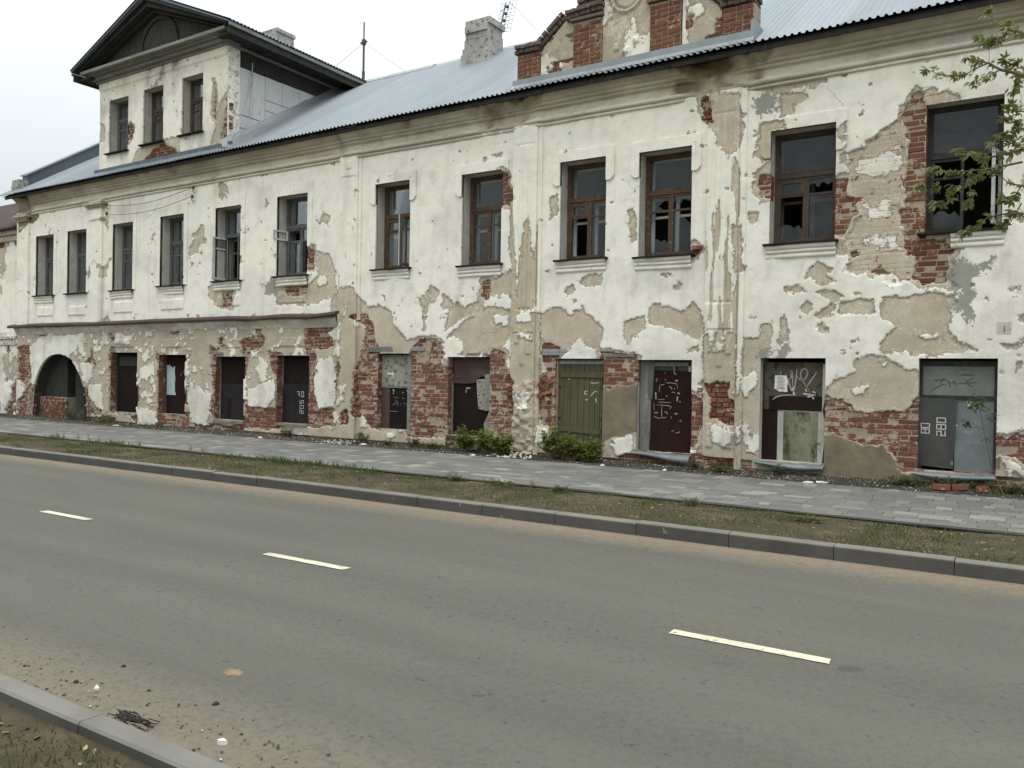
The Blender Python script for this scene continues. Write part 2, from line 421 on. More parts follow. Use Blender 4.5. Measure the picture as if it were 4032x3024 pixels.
M['greendoor'] = paint('faded_green_paint', (0.088, 0.083, 0.050), (0.112, 0.106, 0.066), 7, (0.14, 0.13, 0.09), 0.66, 0.85, stretch=(2, 2, 0.3), bump=0.5)
M['greypanel'] = paint('grey_green_panel', (0.165, 0.178, 0.16), (0.215, 0.228, 0.205), 4, (0.11, 0.11, 0.088), 0.62, 0.7, edge=0.1)
M['greydoor'] = paint('dark_grey_door_paint', (0.055, 0.057, 0.052), (0.082, 0.084, 0.077), 4, (0.115, 0.118, 0.11), 0.65, 0.7, stretch=(1, 1, 0.6))
M['bluesheet'] = paint('blue_grey_sheet', (0.15, 0.17, 0.172), (0.19, 0.213, 0.213), 3.5, (0.25, 0.268, 0.26), 0.62, 0.6, stretch=(1, 1, 1.4))
M['zincsill'] = paint('bent_zinc_sill', (0.16, 0.172, 0.175), (0.225, 0.237, 0.24), 5, (0.15, 0.145, 0.13), 0.64, 0.5, metal=0.3)
M['bluepaper'] = paint('pale_blue_paint', (0.36, 0.43, 0.44), (0.47, 0.53, 0.53), 4, (0.24, 0.29, 0.30), 0.62, 0.8)
M['paper'] = paint('white_paper', (0.66, 0.66, 0.62), (0.74, 0.74, 0.70), 8, (0.55, 0.54, 0.48), 0.66, 0.85)
M['ink'] = paint('grey_ink', (0.12, 0.12, 0.12), (0.2, 0.2, 0.2), 20, None)
M['whitepaint'] = paint('chalky_white_paint', (0.50, 0.50, 0.47), (0.62, 0.62, 0.58), 20, (0.25, 0.24, 0.22), 0.64, 0.85)
M['spray'] = paint('thin_grey_spray', (0.27, 0.25, 0.215), (0.34, 0.32, 0.275), 10, (0.14, 0.12, 0.095), 0.62, 0.85)
M['blackspray'] = paint('black_spray', (0.075, 0.08, 0.072), (0.11, 0.115, 0.105), 10, None)
M['conclintel'] = paint('grey_concrete', (0.24, 0.25, 0.25), (0.32, 0.325, 0.32), 8, (0.18, 0.17, 0.155), 0.62, 0.9, bump=0.6)
M['kerb'] = None
M['wire'] = paint('dark_wire', (0.09, 0.088, 0.083), (0.13, 0.127, 0.12), 10, None)
M['galv'] = paint('aluminium_tube', (0.28, 0.29, 0.30), (0.38, 0.39, 0.40), 10, None, rough=0.5, metal=0.4)
M['chimney'] = paint('limewashed_chimney', (0.33, 0.32, 0.30), (0.44, 0.43, 0.40), 4, (0.17, 0.16, 0.145), 0.56, 0.93, bump=0.7)
M['gabledark'] = paint('sooty_coping_brick', (0.13, 0.10, 0.088), (0.22, 0.175, 0.15), 8, (0.33, 0.30, 0.26), 0.63, 0.93, bump=0.7)
M['redroof'] = paint('rusty_brown_roof', (0.05, 0.035, 0.033), (0.078, 0.053, 0.048), 4, (0.11, 0.08, 0.07), 0.64, 0.8)
M['bark'] = paint('young_bark', (0.10, 0.085, 0.06), (0.15, 0.13, 0.095), 14, (0.2, 0.18, 0.14), 0.64, 0.9)
M['deadstem'] = paint('dry_stem', (0.20, 0.16, 0.105), (0.30, 0.25, 0.17), 14, None)

def make_glass():
    m, t, out = newmat('dusty_window_glass')
    p = pos(t)
    n = noise(t, p, 3.0, 6, 0.62)
    fr = ND(t, 'ShaderNodeFresnel', {'IOR': 1.5}).outputs[0]
    tr = ND(t, 'ShaderNodeBsdfTransparent', {'Color': (0.90, 0.92, 0.92, 1)})
    gl = ND(t, 'ShaderNodeBsdfGlossy', {'Color': (0.9, 0.93, 0.95, 1), 'Roughness': 0.05})
    df = ND(t, 'ShaderNodeBsdfDiffuse', {'Color': (0.30, 0.31, 0.30, 1)})
    m1 = ND(t, 'ShaderNodeMixShader', {0: mth(t, 'ADD', mth(t, 'MULTIPLY', fr, 0.55), 0.0, clamp=True), 1: tr.outputs[0], 2: gl.outputs[0]})
    m2 = ND(t, 'ShaderNodeMixShader', {0: mth(t, 'MULTIPLY', ramp(t, n, 0.3, 0.75), 0.10), 1: m1.outputs[0], 2: df.outputs[0]})
    t.links.new(m2.outputs[0], out.inputs[0])
    return m
M['glass'] = make_glass()

# outlines of lost render (B), bare render (S), kept limewash (W), thin wash over courses (C), grey (G), damp (D), mottled zone (M), rubble (R); metres on the wall plane
PATCH = {
 'B': [
  [(-1.86, 6.3), (-1.79, 6.39), (-1.68, 6.52), (-1.6, 6.47), (-1.57, 6.25), (-1.54, 5.01), (-1.52, 4.07), (-1.21, 4.03), (-1.12, 3.9), (-1.17, 3.82), (-1.14, 3.9), (-1.21, 3.79), (-1.19, 3.29), (-1.58, 3.33), (-1.6, 3.42), (-1.68, 3.46), (-1.67, 3.76), (-1.85, 3.83), (-1.84, 4.08), (-1.87, 4.22), (-1.91, 4.6), (-1.82, 4.63), (-1.82, 5.09), (-1.77, 5.44), (-1.75, 5.74), (-1.83, 5.78), (-1.85, 5.89), (-1.91, 6.09)],
  [(-4.29, 5.42), (-4.02, 5.42), (-4.01, 5.02), (-4.12, 5.03), (-4.29, 5.08)],
  [(-3, 5.17), (-2.77, 5.17), (-2.75, 4.82), (-2.61, 4.78), (-2.61, 4.51), (-2.71, 4.46), (-2.72, 4.31), (-2.78, 4.18), (-2.88, 4.22), (-2.99, 4.31)],
  [(-2.69, 3.93), (-2.57, 3.93), (-2.54, 3.85), (-2.69, 3.84)],
  [(-2.35, 3.54), (-2.22, 3.61), (-2.18, 3.53), (-2.08, 3.5), (-2.11, 3.43), (-2.28, 3.46)],
  [(-5.57, 4.15), (-5.44, 4.22), (-5.36, 4.13), (-5.43, 4.06), (-5.57, 4.07)],
  [(-5.45, 7.01), (-5.24, 6.89), (-5.14, 6.46), (-5.26, 6.51), (-5.36, 6.71)],
  [(-3.11, 1.48), (-2.89, 1.4), (-2.71, 1.34), (-2.57, 1.14), (-1.82, 1.17), (-1.65, 1.44), (-1.55, 1.45), (-1.52, 0.18), (-1.93, 0.19), (-1.95, 0.49), (-2.09, 0.61), (-2.44, 0.65), (-2.99, 0.78), (-3.13, 0.78)],
  [(-5.22, 1.58), (-4.79, 1.65), (-4.74, 1.33), (-4.57, 1.28), (-4.56, 0.91), (-4.68, 0.84), (-5.1, 0.95), (-5.1, 1.29)],
  [(-5.53, 1.34), (-5.28, 1.29), (-5.29, 1), (-5.33, 0.52), (-5.41, 0.4), (-5.51, 0.4)],
  [(-0.49, 0.85), (-0.3, 0.86), (-0.1, 0.93), (0.12, 0.96), (0.13, 0.36), (-0.21, 0.56), (-0.49, 0.55)],
  [(-10.3, 3.81), (-10.11, 3.84), (-10.16, 3.4), (-10.39, 3.45)],
  [(-9.97, 6.12), (-9.69, 6.04), (-9.61, 5.7), (-9.64, 5.37), (-9.95, 5.45)],
  [(-12.47, 2.11), (-12.09, 2.47), (-11.9, 2.51), (-11.57, 2.48), (-11.38, 2.33), (-11.47, 1.91), (-11.19, 1.84), (-11.16, 0.26), (-12.43, 0.2)],
  [(-14.35, 3.11), (-13.84, 3.15), (-13.57, 2.91), (-13.49, 2.52), (-13.3, 2.3), (-13.3, 2.13), (-13.26, 0.31), (-13.7, 0.52), (-14.18, 0.7), (-14.1, 1.89), (-13.87, 2.33), (-13.78, 2.8)],
  [(-15.85, 2.38), (-15.56, 2.25), (-15.45, 1.27), (-15.41, 0.81), (-14.76, 0.76), (-14.78, 0.33), (-15.8, 0.32)],
  [(-15.92, 2.84), (-14.86, 2.7), (-14.81, 2.33), (-15.27, 2.25), (-15.91, 2.32)],
  [(-10.2, 2.1), (-9.99, 2.26), (-9.66, 2.18), (-9.7, 1.89), (-9.45, 1.61), (-9.45, 0.36), (-10.16, 0.37)],
  [(-8.79, 2.37), (-8.36, 2.3), (-8.32, 0.52), (-8.75, 0.7), (-8.88, 1.07), (-8.88, 1.55), (-8.69, 1.76), (-8.82, 2.13)],
  [(-7.44, 2.2), (-6.61, 2.15), (-6.6, 1.5), (-7.43, 1.5)],
  [(-15.78, 4.84), (-15.59, 4.83), (-15.58, 4.35), (-15.77, 4.34)],
  [(-16.69, 3.97), (-15.82, 4.02), (-15.87, 3.72), (-16.62, 3.66)],
  [(-19.2, 3.95), (-18.71, 3.92), (-18.77, 3.51), (-19.19, 3.5)],
  [(-24.61, 2.18), (-24.11, 2.15), (-24.11, 0.31), (-24.52, 0.35)],
  [(-22.17, 2.2), (-21.6, 2.15), (-21.58, 1.06), (-22.06, 1.07)],
  [(-19.68, 2.39), (-19.09, 2.2), (-19.12, 0.29), (-19.52, 0.3)],
  [(-18.36, 2.45), (-17.91, 2.44), (-18.03, 1.79), (-18.13, 1.55), (-18.33, 1.51)],
  [(-17.24, 2.24), (-16.65, 2.13), (-16.64, 1.49), (-16.96, 1.44)],
  [(-15.84, 2.15), (-15.45, 2.22), (-15.48, 1.07), (-15.31, 0.37), (-15.8, 0.35)],
  [(-18.11, 0.76), (-17.07, 0.71), (-16.62, 0.69), (-16.61, 0.16), (-18.27, 0.12)],
  [(-15.44, 0.72), (-14.78, 0.75), (-14.9, 0.32), (-15.67, 0.31)],
  [(-15.73, 2.91), (-14.78, 2.89), (-14.86, 2.58), (-15.09, 2.41), (-15.78, 2.37)],
  [(-22.13, 0.39), (-20.62, 0.45), (-20.61, 0.06), (-22.12, -0.02)],
  [(-30.15, 2.42), (-29.35, 2.45), (-29.23, 1.4), (-29.53, 0.98), (-30.1, 1.3)],
  [(-30.08, 0.38), (-29.53, 0.92), (-29.15, 1.28), (-28.72, 1.29), (-28.68, -0.1), (-30.13, -0.04)],
  [(-26.1, 1.11), (-25.71, 1.04), (-25.55, 0.64), (-24.98, 0.36), (-25.02, 0.22), (-25.98, 0.18)],
  [(-14.82, 1.98), (-14.59, 1.9), (-14.63, 1.27), (-14.92, 1.39)],
  [(-23.25, 1.17), (-22.99, 1.18), (-22.98, 0.56), (-23.23, 0.55)],
  [(-19.32, 2.58), (-19.1, 2.6), (-19.1, 2.44), (-19.31, 2.44)],
 ],
 'S': [
  [(-2.77, 5.57), (-2.53, 5.68), (-2.28, 5.92), (-1.9, 6.17), (-1.8, 5.72), (-1.83, 5.04), (-1.9, 4.61), (-1.84, 4.17), (-1.82, 3.83), (-1.67, 3.76), (-1.61, 3.42), (-1.96, 3.33), (-2.15, 3.3), (-2.25, 3.46), (-2.68, 3.54), (-2.82, 3.57), (-2.69, 3.8), (-2.75, 4.26), (-2.71, 4.21), (-2.59, 4.56), (-2.76, 5.14)],
  [(-4.69, 7.49), (-3.46, 7.34), (-3.18, 7.08), (-3.1, 6.9), (-3.31, 6.81), (-3.48, 6.92), (-3.73, 6.89), (-3.9, 6.85), (-4.44, 7), (-4.78, 7.26), (-5.15, 7.14), (-5.47, 7.01), (-5.8, 7.1), (-5.83, 7.32)],
  [(-3.87, 6.83), (-3.48, 6.82), (-3.42, 6.67), (-3.67, 6.59), (-3.63, 6.47), (-3.89, 6.41), (-3.94, 6.7)],
  [(-4.31, 6.38), (-3.81, 6.34), (-3.78, 6.17), (-4.04, 6.18), (-4.03, 5.67), (-4.26, 5.68), (-4.38, 5.75), (-4.3, 6.22)],
  [(-5.18, 7.08), (-4.62, 6.93), (-4.59, 6.35), (-4.66, 5.97), (-4.81, 5.79), (-4.97, 6.07), (-5.23, 6.41)],
  [(-1.64, 6.44), (-1.28, 6.44), (-1.05, 6.27), (-1.56, 6.22)],
  [(-1.69, 6.53), (-1.4, 6.52), (-1.4, 6.46), (-1.61, 6.43)],
  [(-2.92, 6.02), (-2.79, 6.1), (-2.78, 5.77), (-2.85, 5.74), (-2.93, 5.85)],
  [(-2.89, 5.58), (-2.79, 5.6), (-2.79, 5.46), (-2.87, 5.48)],
  [(-4.42, 4.73), (-4.28, 4.75), (-4.27, 4.57), (-4.39, 4.52)],
  [(-2.97, 4.2), (-2.81, 4.16), (-2.73, 3.88), (-2.92, 3.9)],
  [(-4.17, 5.66), (-4.03, 5.67), (-4.02, 5.41), (-4.32, 5.47)],
  [(-2.19, 3.08), (-1.91, 3.13), (-1.12, 3.13), (-1.08, 2.96), (-1.14, 2.56), (-1, 2.31), (-0.7, 2.17), (-1.22, 2.16), (-1.34, 2.08), (-2.08, 2.17), (-2.18, 2.19), (-2.15, 2.37), (-1.94, 2.57), (-2.14, 2.77)],
  [(-2.86, 3.08), (-2.32, 3.08), (-2.23, 2.8), (-2.61, 2.8), (-2.86, 2.88)],
  [(-2.61, 2.05), (-2.52, 2.09), (-2.36, 2.15), (-2.18, 2.16), (-1.94, 2.01), (-1.56, 1.87), (-1.55, 1.45), (-1.82, 1.17), (-2.58, 1.14), (-2.69, 1.34), (-3.11, 1.46), (-2.92, 1.71), (-2.6, 1.86)],
  [(-3.28, 2.63), (-3.16, 2.66), (-3.02, 2.55), (-3.13, 2.52), (-3.23, 2.54)],
  [(-3.44, 3.64), (-3.21, 3.82), (-2.98, 3.68), (-3.04, 3.58), (-2.95, 3.43), (-3.18, 3.4), (-3.32, 3.51), (-3.44, 3.48)],
  [(-3.8, 3.29), (-3.61, 3.38), (-3.44, 3.28), (-3.6, 3.22)],
  [(-3.27, 3.27), (-2.98, 3.31), (-2.83, 3.18), (-2.95, 3.08), (-3.17, 3.22)],
  [(-2.68, 3.2), (-2.56, 3.18), (-2.65, 3.14)],
  [(-3.54, 3.01), (-3.4, 3.1), (-3.3, 2.95), (-3.37, 2.82), (-3.51, 2.88)],
  [(-3.24, 2.83), (-3, 3.06), (-2.91, 3.02), (-2.97, 2.76), (-3.22, 2.74)],
  [(-4.72, 4.49), (-4.53, 4.47), (-4.54, 3.7), (-4.74, 3.71)],
  [(-4.52, 2.49), (-4.23, 2.48), (-4.19, 2.73), (-4.01, 2.79), (-3.98, 2.25), (-4.05, 2.03), (-4.02, 0.17), (-4.51, 0.07), (-4.56, 1.37), (-4.54, 1.81)],
  [(-3.87, 2.75), (-3.79, 2.88), (-3.65, 2.53), (-3.67, 2.4), (-3.84, 2.45)],
  [(-6.15, 3.13), (-5.94, 3.11), (-5.67, 2.99), (-5.47, 3.19), (-5.26, 3), (-5.25, 2.55), (-5.36, 2.46), (-5.8, 2.66), (-6.04, 2.73), (-6.35, 2.77), (-6.36, 3.07)],
  [(-5.24, 2.5), (-4.65, 2.49), (-4.6, 0.06), (-5.19, 0.02)],
  [(-0.46, 0.86), (0.11, 0.98), (0.12, 0.94), (-0.46, 0.82)],
  [(-0.45, 2.31), (-0.13, 2.33), (-0.13, 2.24), (-0.42, 2.25)],
  [(-0.2, 2.13), (-0.16, 2.14), (-0.16, 2.08), (-0.2, 2.08)],
  [(-0.23, 2.03), (-0.15, 2.02), (-0.16, 1.92), (-0.21, 1.94)],
  [(-0.44, 1.94), (-0.38, 1.96), (-0.38, 1.88), (-0.41, 1.88)],
  [(-0.22, 2.75), (-0.14, 2.74), (-0.14, 2.64), (-0.2, 2.66)],
  [(-5.81, 3.48), (-5.69, 3.5), (-5.69, 3.42), (-5.84, 3.36)],
  [(-5.52, 2.26), (-5.35, 2.29), (-5.33, 2.18), (-5.55, 2.18)],
  [(-13.82, 3.31), (-13.4, 3.36), (-12.97, 3.17), (-12.88, 2.86), (-12.48, 2.49), (-12.12, 2.51), (-12.11, 2.3), (-12.47, 2.13), (-12.82, 2.13), (-13.48, 2.13), (-13.49, 2.52), (-13.62, 2.8)],
  [(-11.24, 2.97), (-11.22, 3.16), (-11, 3.3), (-10.81, 3.22), (-10.36, 3.41), (-10.13, 3.85), (-9.96, 3.83), (-9.75, 3.92), (-9.67, 4.02), (-9.46, 4.04), (-9.44, 2.65), (-9.78, 2.31), (-10.01, 2.29), (-10.44, 2.1), (-10.79, 2.06), (-11.29, 2.39), (-11.25, 2.53), (-11.03, 2.71), (-10.55, 3.07), (-11.03, 2.86), (-11.35, 2.66)],
  [(-9.91, 6.22), (-9.75, 6.24), (-9.61, 6.01), (-9.55, 5.31), (-9.47, 4.33), (-9.46, 4.01), (-9.59, 3.98), (-9.65, 4.79), (-9.64, 5.32), (-9.65, 5.95)],
  [(-10.1, 6.56), (-9.87, 6.54), (-9.89, 6.48), (-10.06, 6.5)],
  [(-10.36, 6.49), (-10.29, 6.5), (-10.25, 6.39), (-10.36, 6.4)],
  [(-9.37, 4.25), (-8.99, 4.32), (-8.96, 3.13), (-9.2, 3.06), (-9.4, 3.14)],
  [(-9.22, 4.93), (-9.1, 5.09), (-9.07, 4.37), (-8.98, 4.22), (-9.34, 4.18)],
  [(-9.55, 3.07), (-8.82, 3.05), (-8.83, 1.55), (-8.89, -0.02), (-9.5, -0.06)],
  [(-8.81, 3.02), (-8.37, 3.14), (-8.18, 2.99), (-7.88, 3.13), (-7.66, 2.95), (-7.32, 2.75), (-7.38, 2.45), (-7.45, 2.21), (-7.94, 2.5), (-8.01, 2.33), (-8.16, 2.2), (-8.79, 2.2)],
  [(-6.83, 2.81), (-6.4, 2.93), (-6.4, 2.61), (-6.72, 2.48), (-6.79, 2.35), (-6.9, 2.61)],
  [(-8.22, 3.6), (-8.03, 3.64), (-8, 3.45), (-8.22, 3.4)],
  [(-7.97, 3.69), (-7.67, 3.78), (-7.37, 3.77), (-7.44, 3.56), (-7.78, 3.59)],
  [(-8.6, 5.45), (-8.41, 5.48), (-8.45, 5.1), (-8.57, 4.97)],
  [(-6.84, 4.99), (-6.7, 5.04), (-6.64, 4.4), (-6.76, 4.53)],
  [(-6.8, 4.54), (-6.64, 4.55), (-6.64, 4.4), (-6.76, 4.44)],
  [(-14.8, 3.62), (-14.09, 3.64), (-13.71, 3.27), (-13.49, 2.48), (-13.68, 1.7), (-13.7, 0.17), (-14.72, 0.11), (-14.62, 1.97), (-14.56, 2.89)],
  [(-7.42, 0.37), (-6.58, 0.67), (-6.57, 0.07), (-7.3, 0.02)],
  [(-8.82, 0.25), (-8.39, 0.28), (-8.42, 0.01), (-8.85, -0.02)],
  [(-11.99, 3.07), (-11.91, 2.99), (-11.88, 2.73), (-12.01, 2.71)],
  [(-10.65, 3.68), (-10.58, 3.67), (-10.6, 3.63)],
  [(-15.5, 4.78), (-15.04, 4.71), (-14.78, 4.22), (-14.83, 3.63), (-15.62, 3.41), (-17, 3.45), (-17.02, 4.12), (-15.82, 3.89), (-15.37, 4.17), (-15.56, 4.52)],
  [(-19.79, 4.07), (-19.35, 4.06), (-18.67, 3.78), (-18.73, 3.53), (-19.34, 3.5), (-19.71, 3.8)],
  [(-15.03, 3.47), (-14.63, 3.84), (-14.17, 3.86), (-14.16, 3.19), (-15.02, 3.22)],
 ],
 'W': [
  [(-2.66, 5.47), (-2.35, 5.49), (-1.89, 5.65), (-1.86, 5.32), (-2.14, 5.18), (-2.47, 5.17), (-2.66, 5.24)],
  [(-2.59, 4.7), (-2.03, 4.79), (-1.97, 4.53), (-2.43, 4.46)],
  [(-2.55, 3.44), (-2.1, 3.51), (-1.66, 3.4), (-1.71, 3.29), (-2.35, 3.26)],
  [(-2.45, 4.13), (-1.98, 4.12), (-1.9, 3.92), (-2.26, 3.88)],
  [(-1.64, 2.48), (-1.15, 2.53), (-1.16, 2.42), (-1.44, 2.38)],
  [(-2.12, 2.12), (-1.94, 2.19), (-1.34, 2.16), (-1.61, 2.01), (-1.94, 2.03)],
  [(-2.62, 1.58), (-2.46, 1.66), (-2.35, 1.59), (-2.41, 1.43), (-2.58, 1.45)],
  [(-2.16, 2.01), (-2.09, 2.03), (-2.09, 1.93), (-2.14, 1.93)],
  [(-4.51, 0.94), (-4.27, 0.64), (-4.03, 0.62), (-4.02, 0.38), (-4.2, 0.31), (-4.36, 0.33), (-4.45, 0.45)],
  [(-4.54, 1.74), (-4.3, 1.9), (-4.24, 1.69), (-4.41, 1.38), (-4.5, 1.5)],
  [(-5.13, 2.62), (-4.97, 2.62), (-4.96, 2.18), (-5.12, 2.16)],
  [(-4.97, 2.56), (-4.86, 2.55), (-4.85, 2.18), (-4.96, 2.18)],
  [(-5.09, 0.85), (-4.68, 0.81), (-4.67, 0.46), (-4.86, 0.42), (-5.06, 0.5)],
  [(-10.04, 3.01), (-9.59, 3), (-9.64, 2.79), (-9.98, 2.83)],
  [(-11.07, 2.56), (-10.83, 2.46), (-10.79, 2.13), (-11.33, 2.09), (-11.48, 2.37)],
  [(-10.34, 3.34), (-9.95, 3.47), (-9.57, 3.51), (-9.6, 3.14), (-10.33, 3.16)],
  [(-9.4, 3.07), (-9, 3.09), (-9.03, 2.78), (-9.4, 2.83)],
  [(-9.39, 2.6), (-8.95, 2.59), (-8.99, 2.44), (-9.11, 2.48), (-9.27, 2.48)],
  [(-9.41, 1.26), (-9, 1.38), (-9.08, 1), (-9.36, 0.95)],
  [(-13.89, 0.67), (-13.68, 0.6), (-13.7, 0.4), (-13.89, 0.41)],
  [(-14.79, 0.76), (-14.51, 0.69), (-14.56, 0.32), (-14.83, 0.39)],
  [(-14.59, 1.45), (-14.33, 1.37), (-14.38, 0.97), (-14.65, 0.84)],
  [(-14.72, 2.9), (-14.58, 2.73), (-14.57, 2.21), (-14.79, 2.17), (-14.8, 2.69)],
  [(-14.13, 2.94), (-13.97, 2.92), (-13.99, 2.78), (-14.12, 2.8)],
  [(-15.49, 1.68), (-15.15, 1.88), (-14.75, 1.77), (-14.72, 1.28), (-14.79, 0.8), (-15.38, 0.82), (-15.48, 1.27)],
  [(-7.17, 0.48), (-6.65, 0.62), (-6.64, 0.16), (-7.06, 0.16)],
  [(-15.4, 4.17), (-15.04, 4.11), (-15.1, 3.9), (-15.45, 3.83)],
  [(-28.59, 2.79), (-26.04, 2.81), (-25.93, 2.1), (-26.32, 2.37), (-26.81, 2.15), (-27.42, 2.21), (-28.04, 1.93), (-28.66, 1.35), (-29.2, 0.93), (-29.29, 2.45)],
  [(-26.31, 1.93), (-25.44, 1.83), (-25.43, 1.45), (-25.81, 1.17)],
  [(-25.71, 1.17), (-24.86, 1.19), (-24.86, 0.39), (-25.26, 0.43), (-25.65, 0.85)],
  [(-24.26, 2.84), (-23.29, 2.77), (-23.45, 2.46), (-24.25, 2.47)],
  [(-23.1, 0.56), (-22.55, 0.52), (-22.09, 0.39), (-22.12, -0.02), (-22.96, -0.06)],
  [(-20.63, 1.13), (-20.18, 1.28), (-19.57, 1.06), (-19.63, 0.1), (-20.53, 0.16)],
  [(-18.02, 1.19), (-17.62, 1.38), (-16.96, 1.53), (-16.95, 1.03), (-17.27, 0.71), (-18.01, 0.78)],
  [(-18.2, 1.51), (-18.03, 1.56), (-18.05, 0.91), (-18.22, 0.91)],
  [(-15.47, 1.94), (-15, 2.11), (-14.7, 1.94), (-14.73, 0.8), (-15.32, 0.78), (-15.45, 1.29)],
  [(-15.01, 2.71), (-14.72, 2.87), (-14.44, 3.2), (-14.39, 3.45), (-14.61, 3.04), (-14.59, 2.03), (-14.88, 2.11), (-14.83, 2.53)],
  [(-20.73, 2.1), (-20.58, 2.2), (-20.56, 1.42), (-20.73, 1.52)],
  [(-23, 1.74), (-22.25, 1.9), (-22.16, 1.5), (-22.83, 1.39)],
  [(-29.88, 1.27), (-29.56, 1.04), (-29.75, 0.68), (-30.14, 0.43), (-30.16, 1.26)],
 ],
 'C': [
  [(-2.77, 5.57), (-2.53, 5.68), (-2.28, 5.92), (-1.9, 6.17), (-1.8, 5.72), (-1.83, 5.04), (-1.9, 4.61), (-1.84, 4.17), (-1.82, 3.83), (-1.67, 3.76), (-1.61, 3.42), (-1.96, 3.33), (-2.15, 3.3), (-2.25, 3.46), (-2.68, 3.54), (-2.82, 3.57), (-2.69, 3.8), (-2.75, 4.26), (-2.71, 4.21), (-2.59, 4.56), (-2.76, 5.14)],
  [(-1.72, 1.42), (-1.55, 1.48), (-1.54, 0.98), (-1.71, 0.92), (-2.18, 1.1), (-2.45, 1.11), (-1.82, 1.17)],
  [(-12.12, 2.51), (-11.39, 2.46), (-11.42, 1.73), (-12.17, 1.49), (-12.23, 2.09)],
  [(-10.03, 2.1), (-9.66, 2.18), (-9.68, 1.75), (-9.74, 1.54), (-9.97, 1.53)],
  [(-17.02, 4.17), (-15.76, 4.06), (-15.81, 3.41), (-17, 3.45)],
 ],
 'G': [
  [(-4.43, 6.84), (-4.2, 6.89), (-3.96, 6.85), (-3.96, 6.52), (-4.16, 6.49), (-4.37, 6.56)],
  [(-4.16, 2.26), (-3.99, 2.28), (-3.99, 2.06), (-4.24, 2.06)],
  [(-3.8, 2.46), (-3.71, 2.46), (-3.62, 2.18), (-3.66, 2.06), (-3.88, 2.06)],
  [(-1.17, 3.74), (-0.98, 3.72), (-0.86, 3.63), (-0.56, 3.7), (-0.58, 3.56), (-0.74, 3.46), (-0.83, 3.3), (-0.8, 3.11), (-0.87, 2.9), (-0.84, 2.6), (-0.94, 2.72), (-1.06, 2.88), (-1.11, 3.24), (-1.17, 3.37)],
  [(-17.54, 4.06), (-17.02, 4.21), (-16.94, 3.72), (-17.34, 3.78)],
 ],
 'D': [
  [(-4.47, 7.14), (-3.79, 7.17), (-3.81, 7.03), (-4.44, 6.99)],
  [(-5.15, 7.2), (-4.87, 7.17), (-4.9, 7.07), (-5.18, 7.1)],
  [(-3.74, 7.19), (-3.51, 7.2), (-3.51, 7.13), (-3.71, 7.14)],
  [(-3.13, 0.77), (-2.99, 0.78), (-2.44, 0.64), (-2.09, 0.59), (-1.93, 0.42), (-1.9, 0.21), (-1.65, 0.11), (-1.64, -0.22), (-3.11, -0.24)],
  [(-0.48, 0.5), (-0.39, 0.53), (-0.41, 0.32), (-0.48, 0.32)],
  [(-7.44, 1.51), (-6.6, 1.55), (-6.58, 0.63), (-7.03, 0.52), (-7.42, 0.34)],
  [(-30.15, 7.6), (-29.25, 7.39), (-28.8, 6.89), (-30.01, 6.4)],
 ],
 'M': [
  [(-30.21, 3.16), (-14.61, 3.21), (-14.09, -0.13), (-30.1, -1.11)],
 ],
 'R': [
  [(-9.53, 1.49), (-9.21, 1.55), (-8.87, 1.65), (-8.85, -0.06), (-9.54, -0.1)],
 ],
}

# ================================================================== the old building
BLD = empty('old_building', (-15, 0, 0))
tag(BLD, 'long two-storey derelict building with peeling white plaster, exposed brick and grey metal roof', 'building')
def bpart(o):
    """keep world placement while parenting under the building's base"""
    o.parent = BLD
    o.matrix_parent_inverse = Matrix.Translation((15, 0, 0))
    return o

X0, X1 = -30.15, 5.0
ZTOP = 7.74
UP = [(-28.95,-27.83,4.16,6.20), (-27.0,-25.88,4.16,6.22), (-24.43,-23.36,4.15,6.23), (-22.0,-20.88,4.18,6.25),
      (-19.47,-18.4,4.20,6.26), (-16.96,-15.82,4.21,6.32), (-13.5,-12.43,4.20,6.26), (-10.93,-9.86,4.14,6.19),
      (-8.4,-7.34,4.11,6.15), (-6.62,-5.54,4.06,6.12), (-4.07,-2.95,4.13,6.17), (-1.56,-0.46,4.13,6.24), (1.0,2.1,4.13,6.2)]
LO = [(-24.54,-23.08,0.36,2.22), (-22.07,-20.75,0.40,2.15), (-19.47,-18.19,0.34,2.10), (-16.95,-15.73,0.35,2.13),
      (-13.40,-12.35,0.37,2.18), (-11.27,-10.12,0.33,2.10), (-8.47,-7.34,0.20,2.07), (-6.60,-5.47,0.26,2.05),
      (-4.18,-3.05,0.24,2.09), (-1.59,-0.47,0.25,2.09), (1.0,2.1,0.25,2.09)]
ARCH = (-29.2, -25.8, -0.1, 2.17)      # x0, x1, bottom, crown
def arch_top(x):
    u = (x - (ARCH[0] + ARCH[1]) / 2) / ((ARCH[1] - ARCH[0]) / 2)
    return np.where(np.abs(u) < 1, 2.17 * np.sqrt(np.clip(1 - np.abs(u) ** 2.3, 0, 1)), -1.0)
PIL = [(-14.66, -14.06), (-9.53, -8.94), (-5.22, -4.63)]       # pilaster shafts
PSTRIP = [(-14.06, -13.96), (-8.94, -8.83), (-4.63, -4.50)]    # narrow strip on their right
PLEFT = [(-30.12, -29.36), (-25.62, -24.95)]                   # upper-storey pilasters of the left wing

